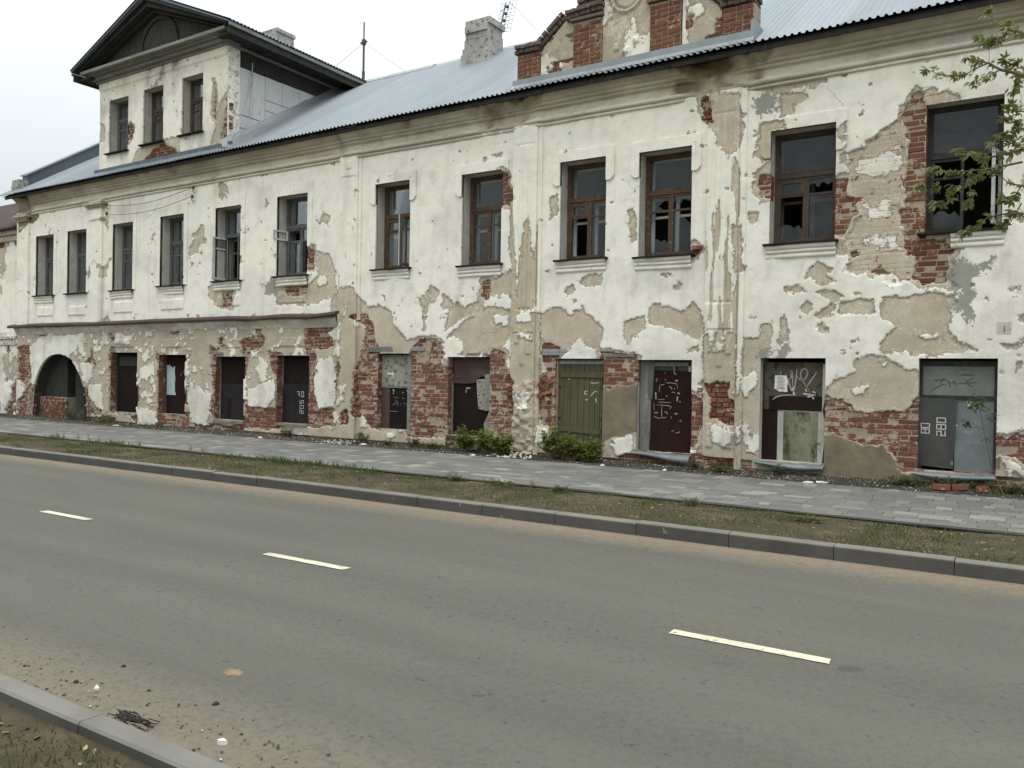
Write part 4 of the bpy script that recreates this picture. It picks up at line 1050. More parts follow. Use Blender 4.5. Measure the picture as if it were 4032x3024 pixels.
def window(o_, y, mat, cfg, label):
    x0, x1, z0, z1 = o_; w_, h_ = x1 - x0, z1 - z0
    fw = .06
    m_ = MB()
    m_.box((x0, y, z0), (x0 + fw, y + .10, z1)); m_.box((x1 - fw, y, z0), (x1, y + .10, z1))
    m_.box((x0 + fw, y + .003, z1 - fw), (x1 - fw, y + .097, z1)); m_.box((x0 + fw, y + .003, z0), (x1 - fw, y + .097, z0 + fw))
    zt = z1 - h_ * cfg.get('tr', .37)
    m_.box((x0 + fw, y - .012, zt - .035), (x1 - fw, y + .095, zt + .035))
    xm = (x0 + x1) / 2
    W_ = bpart(m_.build('window', mat)); W_['label'] = label
    def kid(o):
        o.parent = W_
        return o
    # upper light
    u_ = MB(); sash(u_, x0 + fw, x1 - fw, zt + .036, z1 - fw, y + .012, y + .055, .032)
    kid(u_.build('upper_sash', mat))
    up = cfg.get('up', 'full')
    if up != 'none':
        poly = rectp(x0 + fw + .03, x1 - fw - .03, zt + .065, z1 - fw - .03) if up == 'full' else jag(x0 + fw + .03, x1 - fw - .03, zt + .065, z1 - fw - .03, up, 5)
        g_ = pane_mesh(poly); kid(g_.build('pane', M['glass'], loc=(0, y + .033, 0)))
    # two casements
    zb, ztp = z0 + fw + .003, zt - .037
    for k, side in enumerate('LR'):
        cc = cfg.get(side, {})
        if cc.get('gone'): continue
        cw = w_/2 - fw - .004; ch = ztp - zb
        s_ = 1 if side == 'L' else -1
        hx = x0 + fw + .002 if side == 'L' else x1 - fw - .002
        m_ = MB()
        def bxs(a, b, c_, d_, e=0.0): m_.box((min(s_*a, s_*b), -.045 + e, c_), (max(s_*a, s_*b), -e, d_))
        wd = .048
        bar = ch * cc.get('bar', .73)
        bxs(0, wd, 0, ch); bxs(cw - wd, cw, 0, ch); bxs(wd, cw - wd, 0, wd*1.3, .002); bxs(wd, cw - wd, ch - wd, ch, .002)
        bxs(wd, cw - wd, bar - .02, bar + .02, .004)
        if cc.get('vent'):
            bxs(wd + .001, wd + .045, bar + .021, ch - wd - .001, -.006); bxs(cw - wd - .045, cw - wd - .001, bar + .021, ch - wd - .001, -.006)
            bxs(wd + .045, cw - wd - .045, bar + .021, bar + .055, -.004); bxs(wd + .045, cw - wd - .045, ch - wd - .04, ch - wd - .001, -.004)
        ang = cc.get('open', 0.0)
        ob = kid(m_.build('casement', cc.get('mat', mat), loc=(hx, y + .05, zb)))
        ob.rotation_euler = (0, 0, ang)
        if cc.get('edge'):
            ee = MB(); ee.box((min(s_*(cw + .001), s_*(cw + .007)), -.047, 0), (max(s_*(cw + .001), s_*(cw + .007)), .002, ch)); eo = kid(ee.build('bare_edge', M['fr_white'], loc=(hx, y + .05, zb))); eo.rotation_euler = (0, 0, ang)
        for (c0, c1, key) in ((wd*1.3, bar - .02, 'lo'), (bar + .02, ch - wd, 'hi')):
            md = cc.get(key, 'full')
            if md == 'none': continue
            aa, bb = sorted((s_*wd, s_*(cw - wd)))
            poly = rectp(aa, bb, c0, c1) if md == 'full' else jag(aa, bb, c0, c1, md, 3 + k)
            g_ = kid(pane_mesh(poly).build('pane', M['glass'], loc=(hx, y + .05, zb))); g_.rotation_euler = (0, 0, ang)
            if True:
                for vv in g_.data.vertices: vv.co.y -= .022
        if cc.get('ventopen'):
            mm = MB(); sash(mm, -.42, 0, bar + .02 + zb, ch - wd + zb, -.02, .02, .04)
            vo = kid(mm.build('vent_sash', M['fr_white'], loc=(hx, y - .005, 0))); vo.rotation_euler = (0, 0, cc['ventopen'])
    # pale inner sashes
    if cfg.get('inner', True):
        m_ = MB(); yi = y + .19
        for a, b in ((x0 + .05, xm - .03), (xm + .03, x1 - .05)):
            sash(m_, a, b, z0 + .05, zt - .04, yi, yi + .045, .075)
            m_.box((a + .076, yi + .003, zt - .47), (b - .076, yi + .04, zt - .42))
        sash(m_, x0 + .05, x1 - .05, zt, z1 - .04, yi, yi + .045, .06)
        kid(m_.build('inner_sash', cfg.get('innermat', M['fr_white'])))
    # sill
    m_ = MB()
    m_.box((x0 - .09, -.150, z0 - .028), (x1 + .07, .27, z0 + .006))
    kid(m_.build('window_sill', M['sillmetal']))
    ap = cfg.get('apron', 'full')
    if ap:
        xa = x0 - .05 if ap == 'full' else x0 + w_ * .36
        xs_ = np.linspace(xa, x1 + .03, 36)
        prof = [(-.115, z0 - .03), (-.118, z0 - .095), (-.080, z0 - .100), (-.078, z0 - .112), (-.098, z0 - .116), (-.096, z0 - .165), (-.062, z0 - .17), (-.060, z0 - .185), (-.078, z0 - .19), (-.074, z0 - .255), (-.035, z0 - .265), (.0, z0 - .265)]
        V, Q = [], []
        for i, xx in enumerate(xs_):
            for j, (yy, zz) in enumerate(prof):
                er = max(0, vnoise(np.array(xx*3.), np.array(zz*4.), 7) - .62) * .14 + float(vnoise(np.array(xx*14.), np.array(zz*20.), 8) - .5) * .008
                V.append((xx, yy + er, zz + float(vnoise(np.array(xx*2.), np.array(3.), 9) - .5) * .012))
        n_ = len(prof)
        for i in range(len(xs_)-1):
            for j in range(n_-1): Q.append((i*n_+j, i*n_+j+1, (i+1)*n_+j+1, (i+1)*n_+j))
        me = npmesh('sill_moulding', V, Q, M['stucco'], {'f1': np.tile(np.array([.05, -.26, 0, -.2]), (len(V), 1))})
        kid(link('sill_moulding', me))
    sr = cfg.get('surround')
    if sr: kid(surround(o_, sr))
    return W_

YF = .27
g_, b_, d_ = M['fr_grey'], M['fr_brown'], M['fr_dark']
window(UP[0], YF, g_, {'surround': 'A', 'innermat': M['fr_grey'], 'L': {'vent': 1}}, 'grey window nearest the left corner')
window(UP[1], YF, g_, {'surround': 'A', 'innermat': M['fr_grey'], 'apron': None}, 'grey window with broken sill above the arch')
window(UP[2], YF, g_, {'surround': 'A', 'innermat': M['fr_grey'], 'L': {'vent': 1}, 'R': {'lo': 'low'}}, 'grey window right of the capital')
window(UP[3], YF, g_, {'surround': 'A', 'innermat': M['fr_grey'], 'R': {'lo': 'none'}}, 'grey window below the wire insulators')
window(UP[4], YF, g_, {'surround': 'A', 'innermat': M['fr_grey'], 'L': {'open': R(-96), 'mat': M['fr_white'], 'lo': 'none'}, 'R': {'lo': 'none'}}, 'grey window with its left casement swung out')
window(UP[5], YF, g_, {'surround': 'A', 'innermat': M['fr_grey'], 'L': {'hi': 'none', 'ventopen': R(76)}, 'R': {'lo': 'none'}}, 'grey window with a small vent sash swung out')
window(UP[6], YF, b_, {'surround': 'B', 'L': {'vent': 1}, 'R': {'open': R(60), 'hi': 'full', 'edge': 1}}, 'brown window with its right casement ajar')
window(UP[7], YF, b_, {'surround': 'B'}, 'brown window beside a brick-exposed jamb')
window(UP[8], YF, b_, {'surround': 'B', 'L': {'vent': 1, 'lo': 'none'}}, 'brown window with an empty lower left pane')
window(UP[9], YF, b_, {'surround': 'B', 'L': {'lo': 'low', 'hi': 'left'}, 'R': {'lo': 'tri', 'hi': 'top'}}, 'brown window with shattered lower panes')
window(UP[10], YF, d_, {'surround': 'B', 'L': {'vent': 1, 'lo': 'low'}, 'R': {'hi': 'top'}, 'tr': .38, 'inner': True, 'innermat': M['fr_dark']}, 'dark brown window between two brick patches')
window(UP[11], .20, M['fr_black'], {'tr': .39, 'L': {'lo': 'low', 'hi': 'none'}, 'R': {'open': R(80), 'lo': 'none', 'hi': 'none', 'mat': M['fr_pale']}, 'inner': False, 'apron': 'part'}, 'blackened window behind the tree branches')
window(UP[12], YF, d_, {'surround': 'B'}, 'dark brown window past the tree')

# ---- boarded lower openings: pieces laid out on each opening's own grid
class Door:
    def __init__(s, o_, tx0, tx1, ty0, ty1, y=.18):
        s.o, s.t, s.y = o_, (tx0, tx1, ty0, ty1), y
        s.root = None
    def p(s, x, y):
        x0, x1, z0, z1 = s.o; a, b, c_, d_ = s.t
        X_ = x0 + (x - a) / (b - a) * (x1 - x0); Z_ = z1 - (y - c_) / (d_ - c_) * (z1 - z0)
        # the pieces stand back in the opening; jamb-side edges run to the jambs
        k = 1 + (s.y - .02) / 15
        Z2 = 1.65 + (Z_ - 1.65) * k
        X2 = x1 - .002 if x >= b - .03 * (b - a) else (x0 + .002 if x <= a + .015 * (b - a) else max(X_ * k, x0 + .002))
        return (X2, Z2)
    def poly(s, pts): return [s.p(*q) for q in pts]
    def rect(s, a, c_, b, d_): return s.poly([(a, d_), (b, d_), (b, c_), (a, c_)])
    def panel(s, name, pts, mat, dy=0.0, th=.03, label=None):
        o = MB().prism(s.poly(pts) if len(pts) != 4 or isinstance(pts[0], tuple) else s.rect(*pts), s.y + dy, s.y + dy + th).build(name, mat)
        if s.root is None: s.root = bpart(o)
        else: o.parent = s.root
        if label: o['label'] = label
        return o
    def stroke(s, name, strokes, w, mat, dy, label=None):
        m_ = MB()
        for k, st in enumerate(strokes):
            q = [Vector(s.p(*v)) for v in st]
            if len(q) > 2:                              # hand-drawn: smooth the stroke
                out = []
                for i in range(len(q) - 1):
                    a, b, c_, d_ = q[max(i-1, 0)], q[i], q[i+1], q[min(i+2, len(q)-1)]
                    for u in (0, .25, .5, .75):
                        out.append(.5 * ((2*b) + (c_ - a)*u + (2*a - 5*b + 4*c_ - d_)*u*u + (3*b - a - 3*c_ + d_)*u**3))
                q = out + [q[-1]]
            k0 = len(m_.v); m_.ribbon(q, w, s.y + dy - .0006 * k)
            n_ = len(q)
            for i in range(n_):                         # ends fade to a point, pressure varies
                f_ = .35 + .65 * min(1, 4 * min(i, n_ - 1 - i) / max(1, n_ - 1)) * rng.uniform(.75, 1.1) if n_ > 2 else rng.uniform(.6, 1.0)
                for e in (0, 1):
                    v = m_.v[k0 + 2*i + e]; m_.v[k0 + 2*i + e] = (q[i].x + (v[0] - q[i].x)*f_, v[1], q[i].y + (v[2] - q[i].y)*f_)
        o = m_.build(name, mat, s.root, fix=False)
        if label: o['label'] = label
        return o

SEG = {'0': 'abcdef', '2': 'abged', '5': 'afgcd', '7': 'abc', '8': 'abcdefg'}
def digits(m_, txt, x, z, wd, ht, y, th, rot, gap):
    """stencil-like block figures; rot turns each figure a quarter clockwise, stacked downwards"""
    cx, cz = x, z
    for ch in txt:
        if ch != ' ':
            L = {'a': ((0, 1), (1, 1)), 'b': ((1, 1), (1, .5)), 'c': ((1, .5), (1, 0)), 'd': ((0, 0), (1, 0)), 'e': ((0, 0), (0, .5)), 'f': ((0, .5), (0, 1)), 'g': ((0, .5), (1, .5))}
            for k, sg in enumerate(SEG[ch]):
                q = []
                for (u, v) in L[sg]:
                    u += rng.uniform(-.05, .05); v += rng.uniform(-.03, .03)
                    q.append((cx + v * ht, cz - u * wd) if rot else (cx + u * wd, cz + v * ht))
                (ax_, az_), (bx_, bz_) = q
                dx, dz = bx_ - ax_, bz_ - az_; ln = math.hypot(dx, dz) or 1
                e = th * .4 / ln
                m_.ribbon([(ax_ - dx*e, az_ - dz*e), (bx_ + dx*e, bz_ + dz*e)], th, y - .0004 * k)
        if rot: cz -= wd + gap
        else: cx += wd + gap

# opening 1 (right of the arch)
D1 = Door(LO[0], 140, 600, 130, 1140, .22)
D1.panel('door_board', (250, 370, 600, 1140), M['maroon2'], 0, .03, 'dark maroon boarded doorway right of the arch')
D1.panel('top_board', (240, 140, 600, 372), M['sillmetal'], .012)
D1.panel('batten', (290, 200, 590, 358), M['fr_black'], -.02, .03)
D1.panel('frame_post', (232, 140, 262, 1140), M['fr_black'], -.03, .08)
D1.panel('threshold', (150, 1140, 600, 1190), M['darkwood'], -.2, .4)
# opening 2: maroon board with a torn pale blue sheet
D2 = Door(LO[1], 960, 1475, 140, 1190, .24)
D2.panel('door_board', (1105, 140, 1475, 1190), M['maroon'], 0, .03, 'maroon board with a torn pale blue sheet')
D2.panel('torn_sheet', [(1112, 850), (1285, 850), (1262, 800), (1258, 640), (1268, 560), (1255, 440), (1262, 345), (1235, 345), (1225, 385), (1195, 340), (1168, 345), (1160, 300), (1150, 330), (1112, 320)], M['bluepaper'], -.006, .006, 'torn pale blue sheet')
D2.panel('patch_plate', [(1112, 860), (1290, 855), (1330, 1000), (1300, 1180), (1112, 1185)], M['maroon2'], -.004, .004)
D2.stroke('chalk_mark', [[(1370, 455), (1368, 490), (1374, 515)], [(1405, 440), (1425, 438), (1438, 455)]], .012, M['whitepaint'], -.004)
D2.panel('threshold', (985, 1190, 1475, 1245), M['oldreveal'], -.2, .4)
# opening 3
D3 = Door(LO[2], 205, 730, 165, 1290, .2)
D3.panel('door_board', (300, 190, 730, 1290), M['maroon2'], 0, .03, 'near-black boarded doorway with a pale door edge')
D3.panel('door_leaf', (330, 650, 722, 1275), M['sillmetal'], -.012, .012)
D3.panel('plank', (430, 900, 490, 1240), M['maroon'], -.02, .009)
D3.panel('frame_post', (270, 165, 312, 1290), M['greywood'], -.03, .08)
D3.panel('pale_edge', (290, 690, 318, 1275), M['cornicewood'], -.045, .016)
D3.panel('threshold', (190, 1290, 735, 1340), M['greywood'], -.26, .5)
# opening 4: black board with painted figures
D4 = Door(LO[3], 1270, 1845, 165, 1355, .22)
D4.panel('door_board', (1385, 180, 1845, 660), M['maroon2'], 0, .03, 'black board painted with white figures')
D4.panel('lower_board', (1385, 660, 1845, 1355), M['sillmetal'], -.008, .03)
D4.panel('frame_post', (1368, 180, 1392, 720), M['greywood'], -.03, .08)
D4.panel('threshold', (1245, 1345, 1850, 1385), M['greywood'], -.28, .5)
m_ = MB(); q0 = D4.p(1640, 880); digits(m_, '70', q0[0], q0[1], .075, .13, D4.y - .012, .014, False, .085)
m_.ribbon([(q0[0] + .04, q0[1] + .065), (q0[0] + .105, q0[1] + .068)], .013, D4.y - .0135)
m_.build('painted_figures', M['whitepaint'], D4.root, fix=False)
m_ = MB(); q1 = D4.p(1690, 945); digits(m_, '502', q1[0], q1[1], .078, .125, D4.y - .012, .014, True, .052)
m_.build('painted_figures', M['whitepaint'], D4.root, fix=False)
# opening 5: speckled board over dark doors
D5 = Door(LO[4], 545, 1030, 280, 1360, .15)
D5.panel('door_board', (705, 755, 1025, 1350), M['maroon2'], 0, .03, 'dark boarded doorway under a speckled pale board')
D5.panel('pale_board', (555, 300, 1012, 742), M['paleboard'], -.012, .03, 'pale board speckled with dark spots')
D5.panel('side_board', (548, 755, 722, 1350), M['rustmetal'], -.006, .03)
D5.panel('transom_bar', (548, 742, 1022, 770), M['greywood'], -.02, .05)
D5.panel('torn_paper', [(690, 545), (735, 560), (785, 548), (770, 600), (735, 580), (690, 585)], M['paper'], -.016, .004)
D5.panel('frame_post', (1008, 285, 1034, 1360), M['cornicewood'], -.10, .1)
D5.stroke('chalk_mark', [[(790, 910), (845, 908)], [(800, 950), (850, 975)], [(770, 1020), (790, 995), (850, 985)], [(820, 1012), (850, 1012)], [(880, 985), (882, 1010)], [(900, 912), (940, 918)], [(920, 990), (965, 985)], [(970, 990), (965, 1025)], [(720, 1105), (840, 1105)]], .011, M['spray'], -.004)
D5.stroke('paint_blob', [[(765, 795), (785, 815)], [(965, 805), (990, 805)], [(905, 830), (915, 832)], [(770, 848), (778, 850)]], .045, M['whitepaint'], -.003)
D5.panel('threshold', (450, 1360, 1030, 1410), M['oldreveal'], -.16, .4)
# opening 6: torn rusty sheet over a dark hole
D6 = Door(LO[5], 1560, 2165, 320, 1440, .16)
D6.panel('door_board', (1630, 690, 2160, 1440), M['maroon2'], .02, .03, 'black boarded doorway under a torn rusty sheet')
D6.panel('rusty_sheet', [(1645, 335), (2165, 340), (2165, 555), (2120, 590), (2040, 600), (1980, 640), (1950, 690), (1830, 700), (1650, 695), (1600, 640), (1645, 560)], M['rustmetal'], -.02, .012, 'torn rusty metal sheet')
D6.panel('speckled_scrap', [(1975, 640), (2150, 610), (2150, 1060), (2100, 1075), (2010, 1050), (1990, 860)], M['paleboard'], -.016, .02, 'speckled pale board scrap')
D6.panel('bent_post', [(2130, 570), (2180, 550), (2180, 900), (2170, 1420), (2140, 1420), (2125, 1250), (2150, 1050), (2140, 800)], M['cornicewood'], -.12, .05)
D6.panel('frame_post', (1560, 560, 1630, 1440), M['oldreveal'], -.02, .1)
D6.stroke('paint_blob', [[(1820, 760), (1850, 765), (1885, 760)], [(1825, 780), (1822, 830)]], .035, M['spray'], -.001)
D6.panel('threshold', (1550, 1440, 2170, 1490), M['rustmetal'], -.2, .4)
# opening 7: green plank door
D7 = Door(LO[6], 1300, 2005, 120, 1370, .10)
D7.panel('door_frame', (1300, 120, 2005, 1370), M['oldreveal'], .05, .04, 'faded green plank door with two battens')
edges_ = [1360, 1425, 1532, 1632, 1728, 1802, 1880, 1950, 1985]
for a, b in zip(edges_[:-1], edges_[1:]):
    D7.panel('plank', (a + 3, 195, b - 3, 1365), M['greendoor'], rng.uniform(-.002, .003), .03)
D7.panel('batten', [(1385, 378), (1982, 380), (1985, 305), (1385, 300)], M['greendoor'], -.028, .026)
D7.panel('batten', [(1385, 1125), (1962, 1158), (1968, 1095), (1385, 1062)], M['greendoor'], -.028, .026)
D7.panel('head_board', (1360, 150, 2003, 195), M['conclintel'], -.02, .06)
D7.panel('side_post', (1302, 125, 1352, 1250), M['oldreveal'], -.05, .1)
for yy in (520, 945):
    D7.panel('hinge', (1350, yy - 8, 1392, yy + 8), M['sillmetal'], -.012, .02); D7.panel('hinge', (1960, yy - 6, 1998, yy + 8), M['sillmetal'], -.012, .02)
D7.stroke('paint_mark', [[(1490, 400), (1525, 412)], [(1815, 445), (1850, 455), (1945, 448)], [(1780, 565), (1740, 570), (1735, 610), (1775, 600)], [(1745, 675), (1765, 690), (1785, 672)], [(1810, 640), (1880, 570), (1915, 575)], [(1905, 650), (1895, 690), (1912, 715)]], .017, M['whitepaint'], -.004)
# opening 8: scratched maroon sheet door
D8 = Door(LO[7], 148, 940, 140, 1440, .10)
D8.panel('door_sheet', [(340, 1440), (905, 1500), (925, 1470), (930, 315), (880, 300), (395, 285)], M['maroon'], -.03, .012, 'maroon metal door sheet with scratched white marks')
D8.panel('dark_opening', (150, 140, 940, 320), M['darkwood'], .10, .02)
D8.panel('door_leaf', (190, 140, 350, 1440), M['greywood'], -.01, .05)
D8.panel('door_leaf', (300, 140, 395, 700), M['fr_grey'], -.016, .05)
D8.panel('transom_bar', (390, 170, 920, 225), M['greywood'], .0, .05)
D8.panel('frame_post', (915, 170, 945, 1440), M['greywood'], -.02, .1)
D8.panel('frame_post', (880, 180, 908, 312), M['fr_pale'], .0, .04)
D8.panel('pane', (395, 226, 880, 300), M['glass'], .03, .004)
D8.panel('bent_hook', [(672, 200), (690, 200), (695, 320), (725, 340), (700, 348), (680, 330)], M['greywood'], -.04, .012)
D8.stroke('scratch_mark', [[(430, 455), (435, 415), (460, 405)], [(545, 322), (562, 332)], [(555, 405), (570, 435)], [(570, 462), (660, 465), (740, 480)], [(485, 490), (520, 495), (550, 480)], [(480, 510), (478, 600)], [(610, 520), (650, 525), (655, 560)], [(655, 600), (690, 590), (700, 610)], [(735, 500), (735, 540)], [(460, 700), (560, 698)], [(470, 742), (520, 735), (655, 742)], [(440, 778), (570, 780), (640, 790), (650, 810), (625, 825)], [(522, 745), (520, 925), (540, 955), (595, 945)], [(405, 760), (408, 850)], [(555, 870), (595, 880), (600, 910)], [(660, 930), (662, 965)], [(770, 1000), (795, 980), (798, 1010)], [(665, 1140), (700, 1130)], [(720, 1155), (765, 1158), (775, 1130)], [(405, 940), (470, 962), (520, 960)]], .013, M['spray'], -.034)
D8.stroke('paint_blob', [[(415, 885), (458, 888)], [(705, 892), (745, 890)], [(705, 430), (740, 432)], [(425, 600), (432, 700)], [(735, 600), (772, 612)], [(740, 650), (735, 720)], [(770, 720), (785, 725)], [(585, 640), (590, 660)], [(690, 540), (700, 545)]], .032, M['spray'], -.035)
# opening 9: graffiti board, maroon strip, algae board
D9 = Door(LO[8], 110, 985, 95, 1440, .13)
D9.panel('upper_board', (160, 150, 950, 770), M['olive'], -.012, .03, 'upper board with looping grey graffiti and a paper notice')
D9.panel('maroon_strip', (140, 740, 365, 1440), M['maroon'], .004, .03, 'plain maroon board strip')
D9.panel('lower_edge', (230, 590, 940, 772), M['maroon2'], -.016, .004)
D9.panel('algae_board', (350, 770, 950, 1440), M['algaerim'], .0, .02, 'pale board stained green with algae')
D9.panel('algae_face', (432, 790, 890, 1425), M['greenboard'], -.006, .006)
D9.panel('frame_post', (945, 110, 985, 1440), M['fr_black'], -.03, .06)
D9.panel('pale_edge', [(946, 170), (960, 170), (965, 500), (952, 760), (975, 1000), (955, 1430), (940, 1430), (945, 800)], M['algaerim'], -.034, .02)
D9.stroke('graffiti', [[(455, 300), (480, 370), (530, 490), (560, 520)], [(495, 380), (525, 340), (530, 250), (545, 330), (550, 470)], [(600, 240), (595, 330), (575, 480), (560, 570)], [(600, 320), (640, 370), (700, 370), (740, 310), (735, 250), (690, 235), (655, 280), (665, 360), (720, 440), (790, 540)], [(870, 265), (800, 370), (740, 460)], [(280, 640), (340, 600), (440, 578), (580, 572)], [(390, 270), (385, 310)]], .028, M['spray'], -.019, 'looping grey graffiti')
for st_ in [[(535, 520), (570, 470)], [(560, 530), (580, 575)], [(690, 548), (750, 560), (860, 570)], [(720, 490), (740, 530)], [(815, 520), (855, 540)], [(800, 570), (835, 620)], [(750, 590), (790, 585)]]: D9.stroke('paint_smear', [st_], .03, M['whitepaint'], -.0235)
D9.panel('paper_notice', [(302, 500), (330, 505), (370, 535), (420, 530), (445, 540), (485, 530), (475, 480), (485, 400), (462, 322), (308, 320)], M['paper'], -.0225, .003, 'white paper notice')
D9.stroke('notice_print', [[(325 + rng.uniform(0, 25), y_), (450 - rng.uniform(0, 25), y_ + 4)] for y_ in range(340, 500, 19)], .010, M['ink'], -.0245)
# opening 10: grey door with figures
D10 = Door(LO[9], 45, 870, 85, 1290, .13)
D10.panel('blue_sheet', (440, 520, 855, 1290), M['bluesheet'], .0, .02, 'blue-grey metal sheet')
D10.panel('grey_door', [(25, 1235), (430, 1255), (460, 520), (50, 505)], M['greydoor'], -.035, .04, 'dark grey door leaf with white painted figures')
D10.panel('upper_panel', (88, 195, 838, 478), M['greypanel'], .0, .02, 'grey-green upper panel with black scribble')
D10.panel('panel_frame', (45, 100, 90, 1290), M['fr_black'], -.02, .06); D10.panel('panel_frame', (838, 100, 870, 1290), M['fr_black'], -.02, .06)
D10.panel('panel_frame', (90, 110, 838, 168), M['fr_black'], -.016, .06); D10.panel('panel_frame', (90, 478, 838, 520), M['fr_black'], -.024, .06)
D10.panel('head_board', (90, 168, 838, 198), M['greypanel'], -.005, .03)
D10.panel('latch', (405, 1175, 432, 1215), M['zincsill'], -.045, .012)
m_ = MB(); q0 = D10.p(252, 720); digits(m_, '082', q0[0], q0[1], .074, .125, D10.y - .038, .015, True, .034)
m_.build('painted_figures', M['whitepaint'], D10.root, fix=False)
m_ = MB(); q1 = D10.p(85, 785); digits(m_, '08', q1[0], q1[1], .066, .12, D10.y - .038, .014, True, .026)
m_.build('painted_figures', M['whitepaint'], D10.root, fix=False)
D10.stroke('scribble', [[(180, 440), (240, 395), (300, 365), (340, 360)], [(200, 320), (260, 318), (350, 312)], [(275, 360), (300, 310), (330, 300)], [(350, 320), (375, 345), (378, 395)], [(400, 350), (430, 330), (440, 380)], [(460, 350), (540, 345), (620, 380)], [(490, 260), (560, 255), (630, 262)], [(520, 300), (580, 340), (655, 330)], [(560, 320), (620, 290)]], .014, M['blackspray'], -.004)
D10.stroke('paint_blob', [[(560, 545), (620, 548)], [(570, 572), (592, 575)], [(452, 790), (470, 800)]], .03, M['whitepaint'], -.003)
# boards of the bay past the frame
D11 = Door(LO[10], 0, 100, 0, 100, .13); D11.panel('door_board', (0, 0, 100, 100), M['maroon'], 0, .03, 'maroon board past the sapling')

# bent zinc sills under the right-hand openings
def zinc(o_, y_front, drop, seed):
    x0, x1, z0, z1 = o_
    n_ = 18; r_ = random.Random(seed); V, Q = [], []
    for i in range(n_+1):
        u = i / n_; xx = x0 - .05 + u * (x1 - x0 + .06)
        wv = .018 * math.sin(u * 5 + seed) + drop * u
        for (yy, zz) in ((.16, z0 + .004), (-.10, z0 - .02 + wv*.3), (y_front, z0 - .035 + wv), (y_front - .004, z0 - .085 + wv*1.5 + r_.uniform(-.006, .006)), (y_front + .004, z0 - .084 + wv*1.5)): V.append((xx, yy, zz))
    for i in range(n_):
        for j in range(4): Q.append((i*5+j, i*5+j+1, (i+1)*5+j+1, (i+1)*5+j))
    return npmesh('zinc_sill', V, Q, M['zincsill'])
for k, dr, dd in ((7, -.05, D8), (8, -.02, D9), (9, -.01, D10)):
    o = link('zinc_sill', zinc(LO[k], -.16, dr, k), dd.root)
# masonry under the sills
for k in (7, 8, 9, 4, 5):
    x0, x1, z0, z1 = LO[k]
    me = MB().box((x0 + .01, .0, -.1), (x1 - .01, .3, z0 - .01)).mesh('sill_masonry', M['stucco']); setf(me, -.05, -.3, 0, .02)
    bpart(link('sill_masonry', me))
# lintels where the render has dropped off
for (a, b, z, h_, mt) in ((-13.75, -12.9, 2.22, .12, 'greywood'), (-12.35, -11.95, 2.24, .09, 'conclintel'), (-8.78, -8.15, 2.14, .13, 'conclintel'), (-7.3, -6.65, 2.1, .05, 'greywood'), (-10.75, -10.15, 2.13, .06, 'greywood'), (-24.5, -23.1, 2.24, .09, 'greywood'), (-22.1, -21.7, 2.2, .07, 'conclintel'), (-19.5, -19.1, 2.17, .09, 'conclintel'), (-15.75, -15.35, 2.19, .08, 'conclintel')):
    m_ = MB(); m_.box((a, -.032, z), (b, .1, z + h_*.48)); m_.box((a + .02, -.036, z + h_*.52), (b - .03, .1, z + h_))
    if mt == 'conclintel':
        q = a + .05
        while q < b - .04: m_.box((q, -.040, z + .004), (q + .014, -.03, z + h_ - .004)); q += .09
    bpart(m_.build('lintel', M[mt]))
# arch: render-covered infill, brick plinth, dark gate leaf
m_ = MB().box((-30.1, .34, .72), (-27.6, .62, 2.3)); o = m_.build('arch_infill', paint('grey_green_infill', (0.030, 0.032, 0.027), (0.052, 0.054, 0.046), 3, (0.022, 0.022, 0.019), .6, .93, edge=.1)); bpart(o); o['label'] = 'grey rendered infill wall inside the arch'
INF = o
m_ = MB().box((-30.1, .30, -.1), (-27.6, .62, .72)); o = bpart(m_.build('arch_plinth', M['mortar']))
it = []
for k in range(8):
    x = -30.05 + (k % 2) * .14
    while x < -27.7:
        L = rng.choice((.28, .28, .14)); it.append((Vector((x + L/2, .29, .0 + k*.09 + .045)), Vector((L - .012, .1, .078)), rng.uniform(-.01, .01))); x += L
q = joined_bricks('plinth_brickwork', it, M['brick'], o)
m_ = MB().box((-27.45, .85, -.1), (-26.9, .9, 2.0)); o = bpart(m_.build('gate_leaf', M['darkwood'])); o['label'] = 'dark gate leaf standing ajar'
m_ = MB(); xa_, xb_ = -27.61, -25.75
m_.quad((xa_, .55, -.05), (xb_, .55, -.05), (xb_, 4, -.05), (xa_, 4, -.05)); m_.quad((xb_, .55, -.1), (xb_, 4, -.1), (xb_, 4, 2.4), (xb_, .55, 2.4)); m_.quad((xa_, .62, -.1), (xa_, 4, -.1), (xa_, 4, 2.4), (xa_, .62, 2.4)); m_.quad((xa_, 4, -.1), (xb_, 4, -.1), (xb_, 4, 2.4), (xa_, 4, 2.4)); m_.quad((xa_, .55, 2.35), (xb_, .55, 2.35), (xb_, 4, 2.35), (xa_, 4, 2.35))
bpart(m_.build('passage', M['interior'], fix=False))

